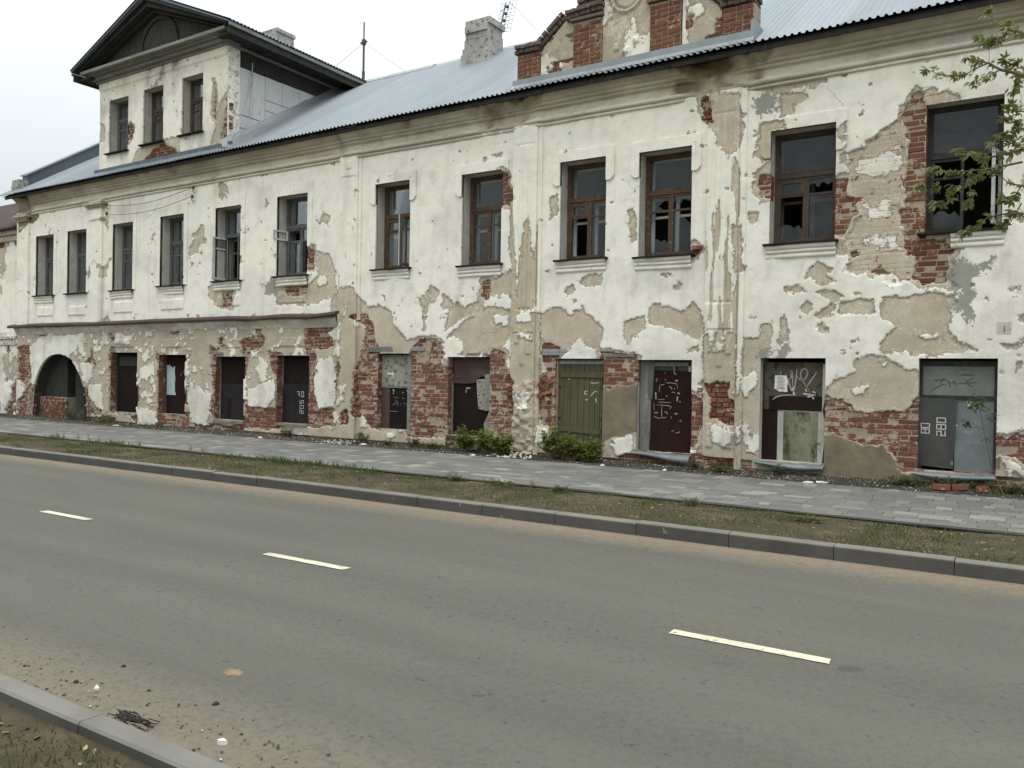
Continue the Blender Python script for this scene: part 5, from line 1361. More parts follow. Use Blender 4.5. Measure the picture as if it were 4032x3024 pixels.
# ---- cornice, belt course
def sweep(name, prof, xa, xb, st, erode, fcol, extra=None):
    xs_ = np.arange(xa, xb + st*.5, st); n_ = len(prof)
    Xg = np.repeat(xs_, n_); PY = np.tile([q[0] for q in prof], len(xs_)); PZ = np.tile([q[1] for q in prof], len(xs_))
    e = erode(Xg, PZ)
    Y = PY * (1 - e) + (-.012) * e + (fbm(Xg*5, PZ*9, 201, 3) - .5) * .012
    if extra is not None: Y = Y - extra(Xg)
    Z = PZ + (fbm(Xg*.6, PZ*0, 205, 2) - .5) * .02 - e * .01
    V = np.stack([Xg, Y, Z], 1)
    i = np.arange(len(xs_)-1)[:, None]; j = np.arange(n_-1)[None, :]
    Q = np.stack([i*n_+j, (i+1)*n_+j, (i+1)*n_+j+1, i*n_+j+1], -1).reshape(-1, 4)
    return npmesh(name, V, Q, M['softstucco'], {'f1': fcol(Xg, Z), 'f2': np.clip((fbm(Xg*.9, Z*5, 241, 4) - .40) * 3, .1, .85)})
prof = [(-.02, 6.975), (-.075, 6.98), (-.085, 7.005), (-.078, 7.03), (-.045, 7.034), (-.043, 7.056), (-.105, 7.06), (-.122, 7.085), (-.118, 7.12), (-.10, 7.14), (-.055, 7.145), (-.055, 7.20), (-.055, 7.26), (-.058, 7.32), (-.115, 7.325), (-.12, 7.35), (-.125, 7.385), (-.165, 7.39), (-.17, 7.42), (-.175, 7.46), (-.215, 7.465), (-.23, 7.50), (-.26, 7.54), (-.285, 7.565), (-.305, 7.575), (-.305, 7.61), (-.305, 7.68)]
def cor_erode(X, Z):
    n = fbm(X*1.7, Z*2.2, 211, 4)
    e = np.clip((n - .70) * 5, 0, 1) * .6
    for xc, wd, s_ in ((-29.6, 1.4, 1.0), (-10.2, 1.1, .55), (-9.3, .9, .6), (-5.0, 1.7, 1.15), (-14.6, .25, .7)):
        b = np.clip(1 - np.abs(X - xc) / wd, 0, 1)
        e = np.maximum(e, np.clip(b * s_ * 2.0 - .9 + (n - .5) * 3.0, 0, 1))
    return e
def cor_col(X, Z):
    n = fbm(X*.9, Z*3, 221, 4)
    e = cor_erode(X, Z)
    up = np.clip((Z - 7.12) / .2, 0, 1)
    w = .06 - up * (.10 + (n - .45) * .5) - e * .30 - .10 * np.clip((fbm(X*.5, Z*7, 227, 3) - .45) * 4, 0, 1)
    d = -.30 + e * .28 * (fbm(X*3, Z*5, 223, 3) > .52)
    for xc, wd in ((-9.7, .75), (-5.1, 1.1), (-29.9, .6)):
        k_ = np.clip((1 - np.abs(X - xc) / wd) * 3, 0, 1) * (Z > 7.12)
        d = d * (1 - k_) + k_ * ((fbm(X*2.6, Z*4, 225, 4) - .48) * .9)
    g = -.32 + .26 * np.clip((fbm(X*.55, Z*2, 229, 3) - .45) * 4, 0, 1) * up
    return np.stack([w, g, 0*w, d], -1)
def resl(X):
    k = np.zeros(X.shape)
    for a, b in PIL: k = np.where((X > a - .02) & (X < b + .12), .035, k)
    return k
bpart(link('cornice', sweep('cornice', prof, X0 - .02, X1, .035, cor_erode, cor_col, resl)))
prof2 = [(-.02, 2.84), (-.05, 2.845), (-.05, 2.89), (-.08, 2.90), (-.085, 2.95), (-.12, 2.96), (-.125, 3.03), (-.15, 3.04), (-.15, 3.10), (0, 3.12)]
bpart(link('belt_course', sweep('belt_course', prof2, X0 - .04, -14.7, .05, lambda X, Z: np.clip((fbm(X*2.2, Z*2, 231, 4) - .55) * 4, 0, 1) * .8, lambda X, Z: np.stack([(fbm(X*1.6, Z*3, 233, 4) - .30) * .8, 0*X - .3, 0*X, 0*X - .25], -1))))
V, Q = [], []
xs_ = np.arange(-30.45, -14.55, .12); 
for i, xx in enumerate(xs_):
    z_ = 3.15 + (vnoise(np.array(xx*.9), np.array(.5), 3) - .5) * .05 + (.05 if xx > -15.4 else 0) * (xx + 15.4)
    for yy, zz in ((.0, .075), (-.235, .015), (-.245, -.085 + float(vnoise(np.array(xx*4), np.array(1.), 4)) * .02), (-.228, -.083)): V.append((xx, yy, z_ + zz))
for i in range(len(xs_)-1):
    for j in range(3): Q.append((i*4+j, i*4+j+1, (i+1)*4+j+1, (i+1)*4+j))
o = bpart(link('belt_drip_sheet', npmesh('belt_drip_sheet', V, Q, M['rustmetal']))); o['label'] = 'rust-brown metal drip strip along the belt course'
# crack strips
def crack(pts, wd, y=-.0395):
    m_ = MB(); P_ = []
    for (a, b), (c_, d_) in zip(pts[:-1], pts[1:]):
        n_ = max(2, int(math.hypot(c_ - a, d_ - b) / .05))
        for k in range(n_): P_.append((a + (c_ - a)*k/n_ + rng.uniform(-.012, .012), b + (d_ - b)*k/n_))
    m_.ribbon(P_, wd, y); o = bpart(m_.build('crack', M['darkwood'], fix=False))
crack([(-.62, 3.83), (-.60, 3.66), (-.57, 3.36), (-.44, 3.22), (-.32, 3.12), (-.25, 2.72), (-.20, 2.62)], .012)
crack([(-2.02, 6.15), (-1.75, 6.28), (-1.55, 6.42)], .010); crack([(-4.9, 1.0), (-4.85, .6)], .008)

# ---- main roof
SL = .65; EY, EZ = -.44, 7.665; RY = 4.95
def rz(y): return EZ + SL * (y - EY)
m_ = MB()
m_.quad((X0 - .5, EY + .05, rz(EY + .05) - .06), (X1 + .3, EY + .05, rz(EY + .05) - .06), (X1 + .3, RY, rz(RY) - .06), (X0 - .5, RY, rz(RY) - .06))
m_.quad((X0 - .5, RY, rz(RY) - .06), (X1 + .3, RY, rz(RY) - .06), (X1 + .3, 10.4, EZ - .06), (X0 - .5, 10.4, EZ - .06))
ROOF = bpart(m_.build('roof', M['darkwood'], fix=False)); ROOF['label'] = 'roof boarding'
pitch_, dep, nw = .125, .032, 9
prof_w = []
for k in range(nw):
    for (u, h_) in ((0, 0), (.22, 0), (.36, 1), (.62, 1), (.78, 0)): prof_w.append(((k + u) * pitch_, h_ * dep))
prof_w[0] = (-.02, .016); prof_w[1] = (.22 * pitch_, .012); prof_w.append((nw * pitch_, 0)); prof_w.append(((nw + .22) * pitch_, 0))
sl_len = math.hypot(RY - EY, SL * (RY - EY))
def sheet_mesh(name, mat, ln, rows=4, th=.0):
    V, Q = [], []
    n_ = len(prof_w)
    for r_ in range(rows + 1):
        for (x, h_) in prof_w: V.append((x, ln * r_ / rows, h_))
    for r_ in range(rows):
        for j in range(n_-1): Q.append((r_*n_+j, r_*n_+j+1, (r_+1)*n_+j+1, (r_+1)*n_+j))
    return npmesh(name, V, Q, mat)
SHM = sheet_mesh('roof_sheet', M['roof'], sl_len)
x = -30.95; ang = math.atan(SL)
while x < X1 + .2:
    o = link('roof_sheet', SHM, ROOF, (x, EY + rng.uniform(-.015, .01), EZ + .012 + rng.uniform(-.004, .006)))
    o.rotation_euler = (ang, rng.uniform(-.003, .003), rng.uniform(-.003, .003)); x += nw * pitch_
m_ = MB(); xs_ = np.arange(-30.9, X1 + .3, 1.9)
for a in xs_:
    dz = rng.uniform(-.02, .03); b = a + 1.95
    m_.quad((a, RY - .22, rz(RY - .22) + .055 + dz), (b, RY - .22, rz(RY - .22) + .06), (b, RY, rz(RY) + .09), (a, RY, rz(RY) + .09 + dz))
    m_.quad((a, RY, rz(RY) + .09 + dz), (b, RY, rz(RY) + .09), (b, RY + .22, rz(RY) - .06), (a, RY + .22, rz(RY) - .06))
m_.build('ridge_cap', M['flash'], ROOF, fix=False)
m_ = MB(); m_.box((X0 - .3, EY + .07, EZ - .115), (X1 + .2, EY + .10, EZ - .005)); m_.quad((X0 - .3, EY + .1, EZ - .06), (X1 + .2, EY + .1, EZ - .06), (X1 + .2, .05, EZ - .02), (X0 - .3, .05, EZ - .02))
m_.build('eaves_board', M['darkwood'], ROOF, fix=False)
# fire wall at the left end with zinc-clad side
m_ = MB().prismx([(.15, rz(.15) - .1), (.15, rz(.15) + .42), (RY, rz(RY) + .5), (RY, rz(RY) - .1)], -30.32, -30.02)
FW = bpart(m_.build('fire_wall', M['slate'])); FW['label'] = 'dark zinc-clad fire wall climbing the roof slope'
m_ = MB().prismx([(.12, rz(.12) + .42), (.12, rz(.12) + .48), (RY, rz(RY) + .57), (RY, rz(RY) + .505)], -30.40, -29.95); m_.build('coping_sheet', M['flash'], FW)
m_ = MB(); 
for k in range(5): m_.box((-30.42 + rng.uniform(-.04, .02), -.15 + rng.uniform(-.03, .03), 7.78 + k*.10), (-29.95 + rng.uniform(-.03, .04), .16, 7.87 + k*.10))
m_.build('end_brickwork', M['chimney'], FW)

# ---- mezzanine (dormer) over the left wing
DX0, DX1, DZ0, DZ1 = -25.25, -19.05, 7.9, 10.78
DW = [(-24.74, -23.72, 8.47, 10.15), (-22.95, -21.96, 8.50, 10.18), (-21.08, -20.12, 8.52, 10.20)]
DP = {'B': [[(-22.9, 8.05), (-22.4, 8.35), (-22.0, 8.42), (-21.5, 8.25), (-21.3, 8.0)], [(-23.75, 8.75), (-23.5, 8.8), (-23.45, 9.1), (-23.6, 9.3), (-23.75, 9.2)], [(-19.7, 8.9), (-19.62, 9.9), (-19.55, 9.4), (-19.6, 8.8)], [(-19.35, 8.15), (-19.04, 8.1), (-19.04, 9.4), (-19.15, 9.3), (-19.2, 8.6)]],
      'S': [[(-23.6, 8.0), (-21.2, 8.0), (-21.2, 8.5), (-22.4, 8.6), (-23.2, 8.4)], [(-25.25, 8.9), (-25.0, 8.9), (-24.95, 9.4), (-25.25, 9.5)], [(-19.75, 8.1), (-19.04, 8.1), (-19.04, 9.6), (-19.4, 9.2)]]}
def dfields(X, Z):
    global PATCH
    keep = PATCH; PATCH = {k: DP.get(k, []) for k in keep}
    p, w, g, c, d, r = fields(X, Z); PATCH = keep
    p = np.maximum(p, np.where(union_sd2(DP['B'], X, Z) > .12, .1, p))
    n = fbm(X*1.6, Z*1.3, 301, 4)
    w = np.minimum(w, .18 - (n - .42) * .5)
    g = -.36 + .30 * np.clip((fbm(X*2.3, Z*1.5, 305, 4) - .48) * 4, 0, 1)
    for o_ in DW: g = np.maximum(g, -.30 + .26 * np.clip(1 - np.hypot(np.maximum(np.abs(X - (o_[0]+o_[1])/2) - .5, 0), np.maximum(np.abs(Z - 9.3) - .85, 0)) / .28, 0, 1))
    return p, w, g, c, d, r
def union_sd2(polys, x, z):
    out = np.full(x.shape, .5)
    for q in polys: out = np.minimum(out, sdpoly(x, z, q))
    return out
def dhole(x, z):
    k = np.zeros(x.shape, bool)
    for o_ in DW: k |= (x > o_[0]) & (x < o_[1]) & (z > o_[2]) & (z < o_[3])
    return k
dxs = lines(DX0, DX1, lambda x: .04, [q for o_ in DW for q in o_[:2]]); dzs = lines(DZ0, DZ1, lambda z: .035, [q for o_ in DW for q in o_[2:]] + [10.5])
me = skin('mezzanine_wall', dxs, dzs, dhole, lambda X, Z, f: relief(X, Z, f, np.where(Z > 10.5, .035, 0)), M['stucco'], ffun=dfields, gfun=lambda X, Z: np.clip((fbm(X*1.5, Z*1.1, 307, 4) - .42) * 3.2, 0, .75))
MZ = bpart(link('mezzanine_wall', me)); MZ['label'] = 'plastered front of the attic mezzanine'
m_ = MB()
gx2 = sorted(set([DX0, DX1] + [q for o_ in DW for q in o_[:2]])); gz2 = sorted(set([DZ0 - .2, DZ1] + [q for o_ in DW for q in o_[2:]]))
for i in range(len(gx2)-1):
    for j in range(len(gz2)-1):
        xm, zm = (gx2[i]+gx2[i+1])/2, (gz2[j]+gz2[j+1])/2
        if any(o_[0] < xm < o_[1] and o_[2] < zm < o_[3] for o_ in DW): continue
        m_.quad((gx2[i], .014, gz2[j]), (gx2[i+1], .014, gz2[j]), (gx2[i+1], .014, gz2[j+1]), (gx2[i], .014, gz2[j+1]))
        m_.quad((gx2[i], .5, gz2[j]), (gx2[i+1], .5, gz2[j]), (gx2[i+1], .5, gz2[j+1]), (gx2[i], .5, gz2[j+1]))
for xx in (DX0, DX1 - .02): m_.quad((xx, .014, DZ0 - .2), (xx, 5, DZ0 - .2), (xx, 5, DZ1), (xx, .014, DZ1))
m_.quad((DX0, 3.5, DZ0), (DX1, 3.5, DZ0), (DX1, 3.5, DZ1), (DX0, 3.5, DZ1)); m_.quad((DX0, .5, DZ1), (DX1, .5, DZ1), (DX1, 3.5, DZ1), (DX0, 3.5, DZ1)); m_.quad((DX0, .5, 8.2), (DX1, .5, 8.2), (DX1, 3.5, 8.2), (DX0, 3.5, 8.2))
MC = m_.build('mezzanine_core', M['mortar'], MZ, fix=False)
it = []
for k in range(28):
    z = 7.95 + k*.09; x = DX0 + (k % 2)*.14
    while x < DX1 - .1:
        L = rng.choice((.28, .14)); xm = np.array([x + L/2])
        if dfields(xm, np.array([z]))[0][0] < .02 and not dhole(xm, np.array([z]))[0]: it.append((Vector((x + L/2, .04, z)), Vector((L - .012, .1, .078)), 0))
        x += L
joined_bricks('mezzanine_brickwork', it, M['brick'], MZ)
for o_, lb in zip(DW, ('left', 'middle', 'right')):
    reveal(o_, .004, .5, M['reveal'], 'window_reveal')
    window(o_, .24, M['fr_dark'] if lb != 'left' else g_, {'apron': None, 'innermat': M['fr_grey'], 'tr': .36, 'L': {'vent': lb == 'middle'}, 'R': {'lo': 'low' if lb == 'left' else 'full'}}, lb + ' window of the attic mezzanine')
# plaster return and pale boards on the right flank
me = MB().box((DX1 - .016, -.03, 7.95), (DX1 + .03, .34, DZ1)).mesh('corner_return', M['stucco']); setf(me, .02); link('corner_return', me, MZ)
FL = MB().box((DX1 - .02, .34, 7.9), (DX1 - .004, 5.2, 10.75)).build('flank_backing', M['darkwood']); bpart(FL)
def board(y0, z0, y1, z1):
    zl0, zl1 = max(z0, rz(y0) - .05), max(z0, rz(y1) - .05)
    if min(z1 - zl0, z1 - zl1) < .03 and z1 < zl0: return
    MB().prismx([(y0, zl0), (y1, max(min(zl1, z1), zl1)), (y1, max(z1, zl1)), (y0, z1)], DX1 - .004, DX1 + .03).build('flank_board', M['sheetboard'], FL)
for (y0, z0, y1, z1) in ((.345, 8.955, .78, 10.27), (.79, 8.955, 1.235, 10.27), (.345, 8.58, 1.235, 8.93), (.345, 8.0, .9, 8.555), (1.25, 9.62, 1.88, 10.28), (1.89, 9.62, 2.55, 10.29), (1.25, 9.315, 1.88, 9.60), (1.89, 9.4, 2.4, 9.60), (1.25, 8.9, 1.75, 9.295), (2.56, 9.7, 3.2, 10.30), (3.21, 9.7, 4.6, 10.31)): board(y0, z0, y1, z1)
MB().prismx([(.345, 10.285), (4.6, 10.32), (4.6, 10.84), (.345, 10.84)], DX1 - .003, DX1 + .05).build('dark_eaves_band', M['darkwood'], FL)  # dark board added to stand in for the shaded soffit
# zinc valley flashing beside the flank
V, Q = [], []
ys_ = np.linspace(-.3, 4.6, 22)
for i, yy in enumerate(ys_):
    z_ = rz(yy)
    for dx, dz in ((.02, .30 + rng.uniform(-.02, .02)), (.07, .22), (.16, .08), (.42, .045)): V.append((DX1 + dx, yy, z_ + dz))
for i in range(len(ys_)-1):
    for j in range(3): Q.append((i*4+j, i*4+j+1, (i+1)*4+j+1, (i+1)*4+j))
link('valley_flashing', npmesh('valley_flashing', V, Q, M['flash']), MZ)
m_ = MB().prism([(DX0 - .15, rz(-.1) - .02), (DX1 + .3, rz(-.1) - .02), (DX1 + .3, rz(-.1) + .16), (DX0 - .15, rz(-.1) + .13)], -.12, -.09); m_.build('base_flashing', M['slate'], MZ)
# timber cornice, pediment, roof
cx = (DX0 + DX1) / 2; hw = 3.72; AZ = 12.62; ez = 11.05
m_ = MB()
for k, (za, zb, pr) in enumerate(((10.74, 10.82, .10), (10.82, 10.92, .20), (10.92, 10.98, .30), (10.98, 11.07, .46))):
    m_.box((DX0 - pr*.85, -pr - .03, za), (DX1 + pr*.85, 4.9 if k < 1 else .25, zb - .003))
MCn = bpart(m_.build('timber_cornice', M['cornicewood'])); MCn['label'] = 'weathered grey timber cornice of the mezzanine'
m_ = MB()
for s_ in (-1, 1):
    m_ = MB(); xa_, xb_ = sorted((cx + s_*3.10, cx + s_*3.70)); m_.box((xa_, -.40, 10.84), (xb_, 4.95, 10.90)); m_.build('eaves_soffit', M['darkwood'], MCn)
    m_ = MB(); xa_, xb_ = sorted((cx + s_*3.70, cx + s_*3.76)); m_.box((xa_, -.55, 10.80), (xb_, 5.0, 10.98)); m_.build('eaves_fascia', M['tar'], MCn)
for s_ in (-1, 1):
    m_ = MB(); xa_, xb_ = sorted((cx + s_*3.765, cx + s_*3.82)); m_.box((xa_, -.58, 10.985), (xb_, 5.1, 11.06)); m_.build('eaves_moulding', M['cornicewood'], MCn)
m_ = MB().prism([(cx - 3.3, 11.07), (cx + 3.3, 11.07), (cx, AZ - .12)], -.12, 0.0); PD = bpart(m_.build('pediment', M['darkwood'])); PD['label'] = 'dark boarded pediment with a half-round window'
for k in range(22):
    xx = cx - 3.2 + k * .3; zt_ = AZ - .16 - abs(xx + .15 - cx) / 3.3 * 1.5
    if zt_ > 11.12: MB().prism([(xx + .006, 11.07), (xx + .294, 11.07), (xx + .294, max(11.08, AZ - .16 - abs(xx + .294 - cx) / 3.3 * 1.5)), (xx + .006, max(11.08, AZ - .16 - abs(xx + .006 - cx) / 3.3 * 1.5))], -.14, -.121).build('pediment_board', M['tar'], PD)
arc = [(cx + .12 + .80 * math.cos(math.pi * k / 16), 11.26 + .80 * math.sin(math.pi * k / 16)) for k in range(17)]
MB().prism(arc, -.155, -.13).build('half_round_window', M['fr_black'], PD)
m_ = MB()
for k in range(16):
    a0, a1 = math.pi*k/16, math.pi*(k+1)/16
    m_.prism([(cx + .12 + .80*math.cos(a0), 11.26 + .80*math.sin(a0)), (cx + .12 + .92*math.cos(a0), 11.26 + .92*math.sin(a0)), (cx + .12 + .92*math.cos(a1), 11.26 + .92*math.sin(a1)), (cx + .12 + .80*math.cos(a1), 11.26 + .80*math.sin(a1))], -.20, -.13)
m_.build('arch_trim', M['tar'], PD)
m_ = MB()
for s_ in (-1, 1):
    m_.prism([(cx + s_*hw, ez), (cx + s_*hw, ez + .1), (cx, AZ + .02), (cx, AZ - .10)], -.60, -.50)
    m_.prism([(cx + s_*(hw - .1), ez), (cx + s_*(hw - .1), ez + .05), (cx, AZ - .11), (cx, AZ - .26)], -.50, -.30)
    m_.prism([(cx + s_*(hw - .25), ez), (cx + s_*(hw - .25), ez + .01), (cx, AZ - .27), (cx, AZ - .36)], -.30, -.12)
m_.build('raking_cornice', M['tar'], PD)
m_ = MB()
for s_ in (-1, 1):
    m_.prism([(cx + s_*(hw + .06), ez + .02), (cx + s_*(hw + .06), ez + .06), (cx, AZ + .10), (cx, AZ + .025)], -.62, 6.2)
MR = bpart(m_.build('mezzanine_roof', M['slate'])); MR['label'] = 'dark gabled roof of the mezzanine'
me = sheet_mesh('roof_sheet', M['slate'], math.hypot(hw + .1, AZ - ez) * 1.005, 2)
for s_ in (-1, 1):
    for k in range(6):
        o = link('roof_sheet', me, MR)
        al = math.atan2(AZ - ez, hw)
        if s_ > 0: mat_ = Matrix(((0, -math.cos(al), math.sin(al)), (1, 0, 0), (0, math.sin(al), math.cos(al)))).to_4x4()
        else: mat_ = Matrix(((0, math.cos(al), -math.sin(al)), (-1, 0, 0), (0, math.sin(al), math.cos(al)))).to_4x4()
        yb = -.62 + k * nw * pitch_ if s_ > 0 else -.62 + (k + 1) * nw * pitch_
        o.matrix_basis = Matrix.Translation((cx + s_*(hw + .09), yb, ez + .075)) @ mat_

# ---- chimneys
def chimney(x, y, zb, zt, w_, d_, label):
    m_ = MB()
    zz = zb
    while zz < zt - .05:
        h_ = rng.choice((.16, .2, .3)); j = lambda: rng.uniform(-.035, .035)
        m_.box((x - w_/2 + j(), y - d_/2 + j(), zz), (x + w_/2 + j(), y + d_/2 + j(), min(zz + h_ - .006, zt))); zz += h_
    m_.box((x - w_/2 + .03, y - d_/2 + .03, zb - .5), (x + w_/2 - .03, y + d_/2 - .03, zt - .03))
    o = bpart(m_.build('chimney', M['chimney'])); o['label'] = label; return o
chimney(-20.25, 2.75, 11.2, 12.33, .74, .74, 'square chimney behind the mezzanine roof')
chimney(-13.46, 4.35, 10.95, 11.78, .80, .80, 'crumbling pale chimney on the main ridge')
for k_, (hw_, z0_, z1_) in enumerate(((.47, 10.4, 10.8), (.44, 10.8, 10.97))): MB().box((-13.46 - hw_, 4.35 - hw_, z0_), (-13.46 + hw_, 4.35 + hw_, z1_ - .004)).build('chimney_foot', M['chimney'], bpy.data.objects['chimney.001'])

# ---- ornamental gable standing on the eaves
GY0, GY1 = -.16, .30
G0, G1 = -9.45, -4.40
gc = (G0 + G1) / 2
left = [(G0, 7.86), (G0, 8.56), (-8.86, 8.56), (-8.80, 8.66), (-8.66, 8.78), (-8.5, 8.90), (-8.38, 9.0), (-8.28, 9.10), (-8.2, 9.02), (-8.1, 9.02), (-7.45, 9.04), (-7.45, 9.45), (-7.35, 9.75), (-7.2, 9.95), (gc, 10.1)]
prof_g = left + [(2*gc - x_, z_) for x_, z_ in left[::-1][1:]]
m_ = MB().prism(prof_g, GY0 + .08, GY1)
GB = bpart(m_.build('ornamental_gable', M['mortar'])); GB['label'] = 'curved ornamental brick gable on the eaves'
def gfields(X, Z):
    n = fbm(X*1.5, Z*1.5, 401, 4); n2 = fbm(X*2.6, Z*2.6, 405, 4)
    w = (n - .60) * .5; p = np.full(X.shape, .2)
    p = np.where(((X < -8.1) | (X > -5.7)) & (Z < 8.75), (n2 - .40 - .16 * (Z < 8.25) * (X < -8)) * .6 + .02, p)
    return p, w, -.34 + .2 * np.clip((n2 - .5) * 3, 0, 1), 0*X, 0*X - .3, 0*X
def in_prof(x, z, pr):
    return sdpoly(x, z, pr) < -.03
for a, b, st in ((-8.86, -8.10, .024), (-7.44, 2*gc + 7.44, .022), (2*gc + 8.10, 2*gc + 8.86, .02)):
    def gh(X, Z, f):
        base = np.zeros(X.shape)
        rr = np.hypot(X - gc, Z - 9.28)
        base = base + np.where((rr < .36) & (rr > .30), .03, 0) + np.where((rr < .26), .022, 0)
        for q in (-.18, .0, .2): base = base + np.where((np.abs(X - gc - q*1.1) < .055) & (np.abs(Z - 8.27 + .10*(q == 0) - .06*(q > 0)) < .06), .04, 0)
        return relief(X, Z, f, base)
    me = skin('gable_plaster', fine(a, b, st), fine(7.88, 10.1, .022), lambda x, z: ~in_prof(x, z, prof_g), gh, M['stucco'], ffun=gfields, off=GY0 + .06, back=.03, gfun=lambda X, Z: np.clip((fbm(X*1.8, Z*1.4, 407, 4) - .45) * 3, 0, .7))
    link('gable_plaster', me, GB)
gb = []
for (a, b, zt_, yy) in ((G0, -8.88, 8.54, GY0), (-8.08, -7.45, 8.94, GY0 - .04), (2*gc + 7.45, 2*gc + 8.08, 8.94, GY0 - .04), (2*gc + 8.88, G1, 8.54, GY0), (-8.86, -8.10, 8.5, GY0 + .05), (2*gc + 8.1, 2*gc + 8.86, 8.5, GY0 + .05)):
    MB().box((a + .006, yy + .012, 7.88), (b - .006, GY0 + .09 + .001*len(gb) % .003, zt_ - .01)).build('mortar_bed', M['mortar'], GB)
    k = 0; z = 7.9
    while z < zt_ - .05:
        x = a; hd = k % 2
        while x < b - .03:
            L = min((.125 if hd else .25), b - x); hd = 1 - hd if rng.random() < .85 else hd
            if b - x - L < .06: L = b - x
            gb.append((Vector((x + L/2, yy + .1, z + .045)), Vector((L - .013, .2, .077)), rng.uniform(-.008, .008))); x += L
        z += .09; k += 1
print('gable bricks', len(gb))
for (l, s_, ti) in gb[:300]:
    o = link('brick', rng.choice(UBMC), GB, l); o.scale = s_; o.rotation_euler = (0, ti, 0)
joined_bricks('gable_brickwork', gb[300:] or gb[-1:], M['brick_clean'], GB)
# sooty copings
def coping(pts, w0, w1, th):
    for (a, b), (c_, d_) in zip(pts[:-1], pts[1:]):
        ln = math.hypot(c_ - a, d_ - b); n_ = max(1, round(ln / .125)); an = math.atan2(d_ - b, c_ - a)
        for lay in range(2):
            for k in range(n_):
                u = (k + .5 + .3*lay*(n_ > 1) - .15) / n_
                o = link('coping_brick', CPM[rng.randrange(3)], GB, (a + (c_ - a)*u - math.sin(an)*(.035 + lay*.08), (w0 + w1)/2 - lay*.03, b + (d_ - b)*u + math.cos(an)*(.035 + lay*.08) + rng.uniform(-.006, .006)))
                o.scale = (ln / n_ - .008, w1 - w0 + lay*.06, th); o.rotation_euler = (0, -an + rng.uniform(-.05, .05), rng.uniform(-.04, .04))
CPM = [unit_brick(40 + k).mesh('coping_brick', M['gabledark']) for k in range(3)]
for sgn in (0, 1):
    f_ = (lambda q: q) if not sgn else (lambda q: (2*gc - q[0], q[1]))
    srt = (lambda l: l) if not sgn else (lambda l: l[::-1])
    coping(srt([f_((G0 - .03, 8.57)), f_((-8.86, 8.57))]), GY0 - .04, GY1, .075)
    coping(srt([f_((-8.86, 8.62)), f_((-8.66, 8.80)), f_((-8.42, 8.98)), f_((-8.28, 9.11))]), GY0, GY1, .075)
    coping(srt([f_((-8.24, 9.02)), f_((-7.40, 9.06))]), GY0 - .10, GY1, .075)
    coping(srt([f_((-7.98, 9.20)), f_((-7.44, 9.24))]), GY0 - .06, GY1, .075)
    m_ = MB(); q0, q1 = sorted((f_((-8.14, 8.95))[0], f_((-7.40, 8.95))[0])); m_.box((q0, GY0 - .09, 8.95), (q1, GY1, 9.01)); m_.build('pier_cap', M['gabledark'], GB)
m_ = MB().prism([(G0 - .06, rz(GY0) - .0), (G1 + .06, rz(GY0) - .0), (G1 + .06, rz(GY0) + .16), (G0 - .06, rz(GY0) + .14)], GY0 - .075, GY0 - .055)
m_.quad((G0 - .06, GY0 - .075, rz(GY0) + .03), (G1 + .06, GY0 - .075, rz(GY0) + .03), (G1 + .06, GY0 - .19, rz(GY0 - .19) + .04), (G0 - .06, GY0 - .19, rz(GY0 - .19) + .04)); m_.build('gable_flashing', M['flash'], GB)
m_ = MB().box((G1 - .02, GY0 - .08, rz(GY0)), (G1 + .05, .6, rz(GY0) + .34)); m_.build('gable_flashing', M['flash'], GB)

# ---- wire hooks, wires, cable, mast, antenna
for k, (x_, z_) in enumerate(((-24.70, 6.75), (-24.69, 6.47), (-20.42, 6.81), (-20.46, 6.56))):
    m_ = MB(); m_.tube([(x_, .02, z_), (x_, -.10, z_), (x_ + .03, -.14, z_ + .03), (x_ + .05, -.14, z_ + .09)], .012); m_.tube([(x_ + .05, -.14, z_ + .07), (x_ + .05, -.14, z_ + .12), (x_ + .05, -.14, z_ + .17)], [.035, .045, .025], 8)
    bpart(m_.build('insulator_hook', M['wire']))
for k, (za, zb) in enumerate(((6.82, 6.93), (6.54, 6.68))):
    m_ = MB(); m_.tube([(-24.65 + 4.23*u/12, -.14, za + (zb - za)*u/12 - .16*math.sin(math.pi*u/12)) for u in range(13)], .009, 4)
    tag(m_.build('service_wire', M['wire']), ('upper' if k == 0 else 'lower') + ' of two thin wires strung between wall insulators over the left windows', 'wire', 'wires between the insulators')
m_ = MB(); m_.tube([(DX1 + .08, .72, 10.5), (DX1 + .10, .70, 10.0), (DX1 + .14, .45, 9.2), (DX1 + .2, .1, 8.45), (DX1 + .45, -.3, 8.02)], .014, 5); m_.tube([(DX1 + .08, .74, 10.5), (DX1 + .12, .66, 9.6), (DX1 + .12, .6, 8.9), (DX1 + .2, .3, 8.5), (DX1 + .5, -.15, 8.08)], .012, 5)
tag(m_.build('loose_cable', M['galv']), 'pale loose cable hanging down the side of the attic mezzanine', 'cable')
mast = empty('roof_mast', (-18.70, 5.0, 11.1)); tag(mast, 'thin vertical pipe mast with guy wires on the roof ridge', 'mast')
m_ = MB(); m_.tube([(0, 0, -.1), (0, 0, .5)], .05, 8); m_.tube([(0, 0, .4), (0, 0, 1.35)], .036, 8); m_.tube([(0, 0, 1.35), (.0, 0, 2.1)], .024, 8); m_.build('pole', M['wire'], mast)
m_ = MB(); m_.box((-.14, -.02, 1.42), (.14, .02, 1.47)); m_.box((-.05, -.05, 1.36), (.05, .05, 1.54)); m_.build('collar', M['wire'], mast)
for (dx, dy) in ((-2.2, -.5), (1.9, .4)):
    m_ = MB(); m_.tube([(0, 0, 1.45), (dx*.5, dy*.5, .72), (dx, dy, .05)], .006, 4); m_.build('guy_wire', M['wire'], mast)
ant = empty('tv_antenna', (-13.28, 4.9, 11.1)); tag(ant, 'grid television antenna on a leaning pole behind the chimney', 'antenna')
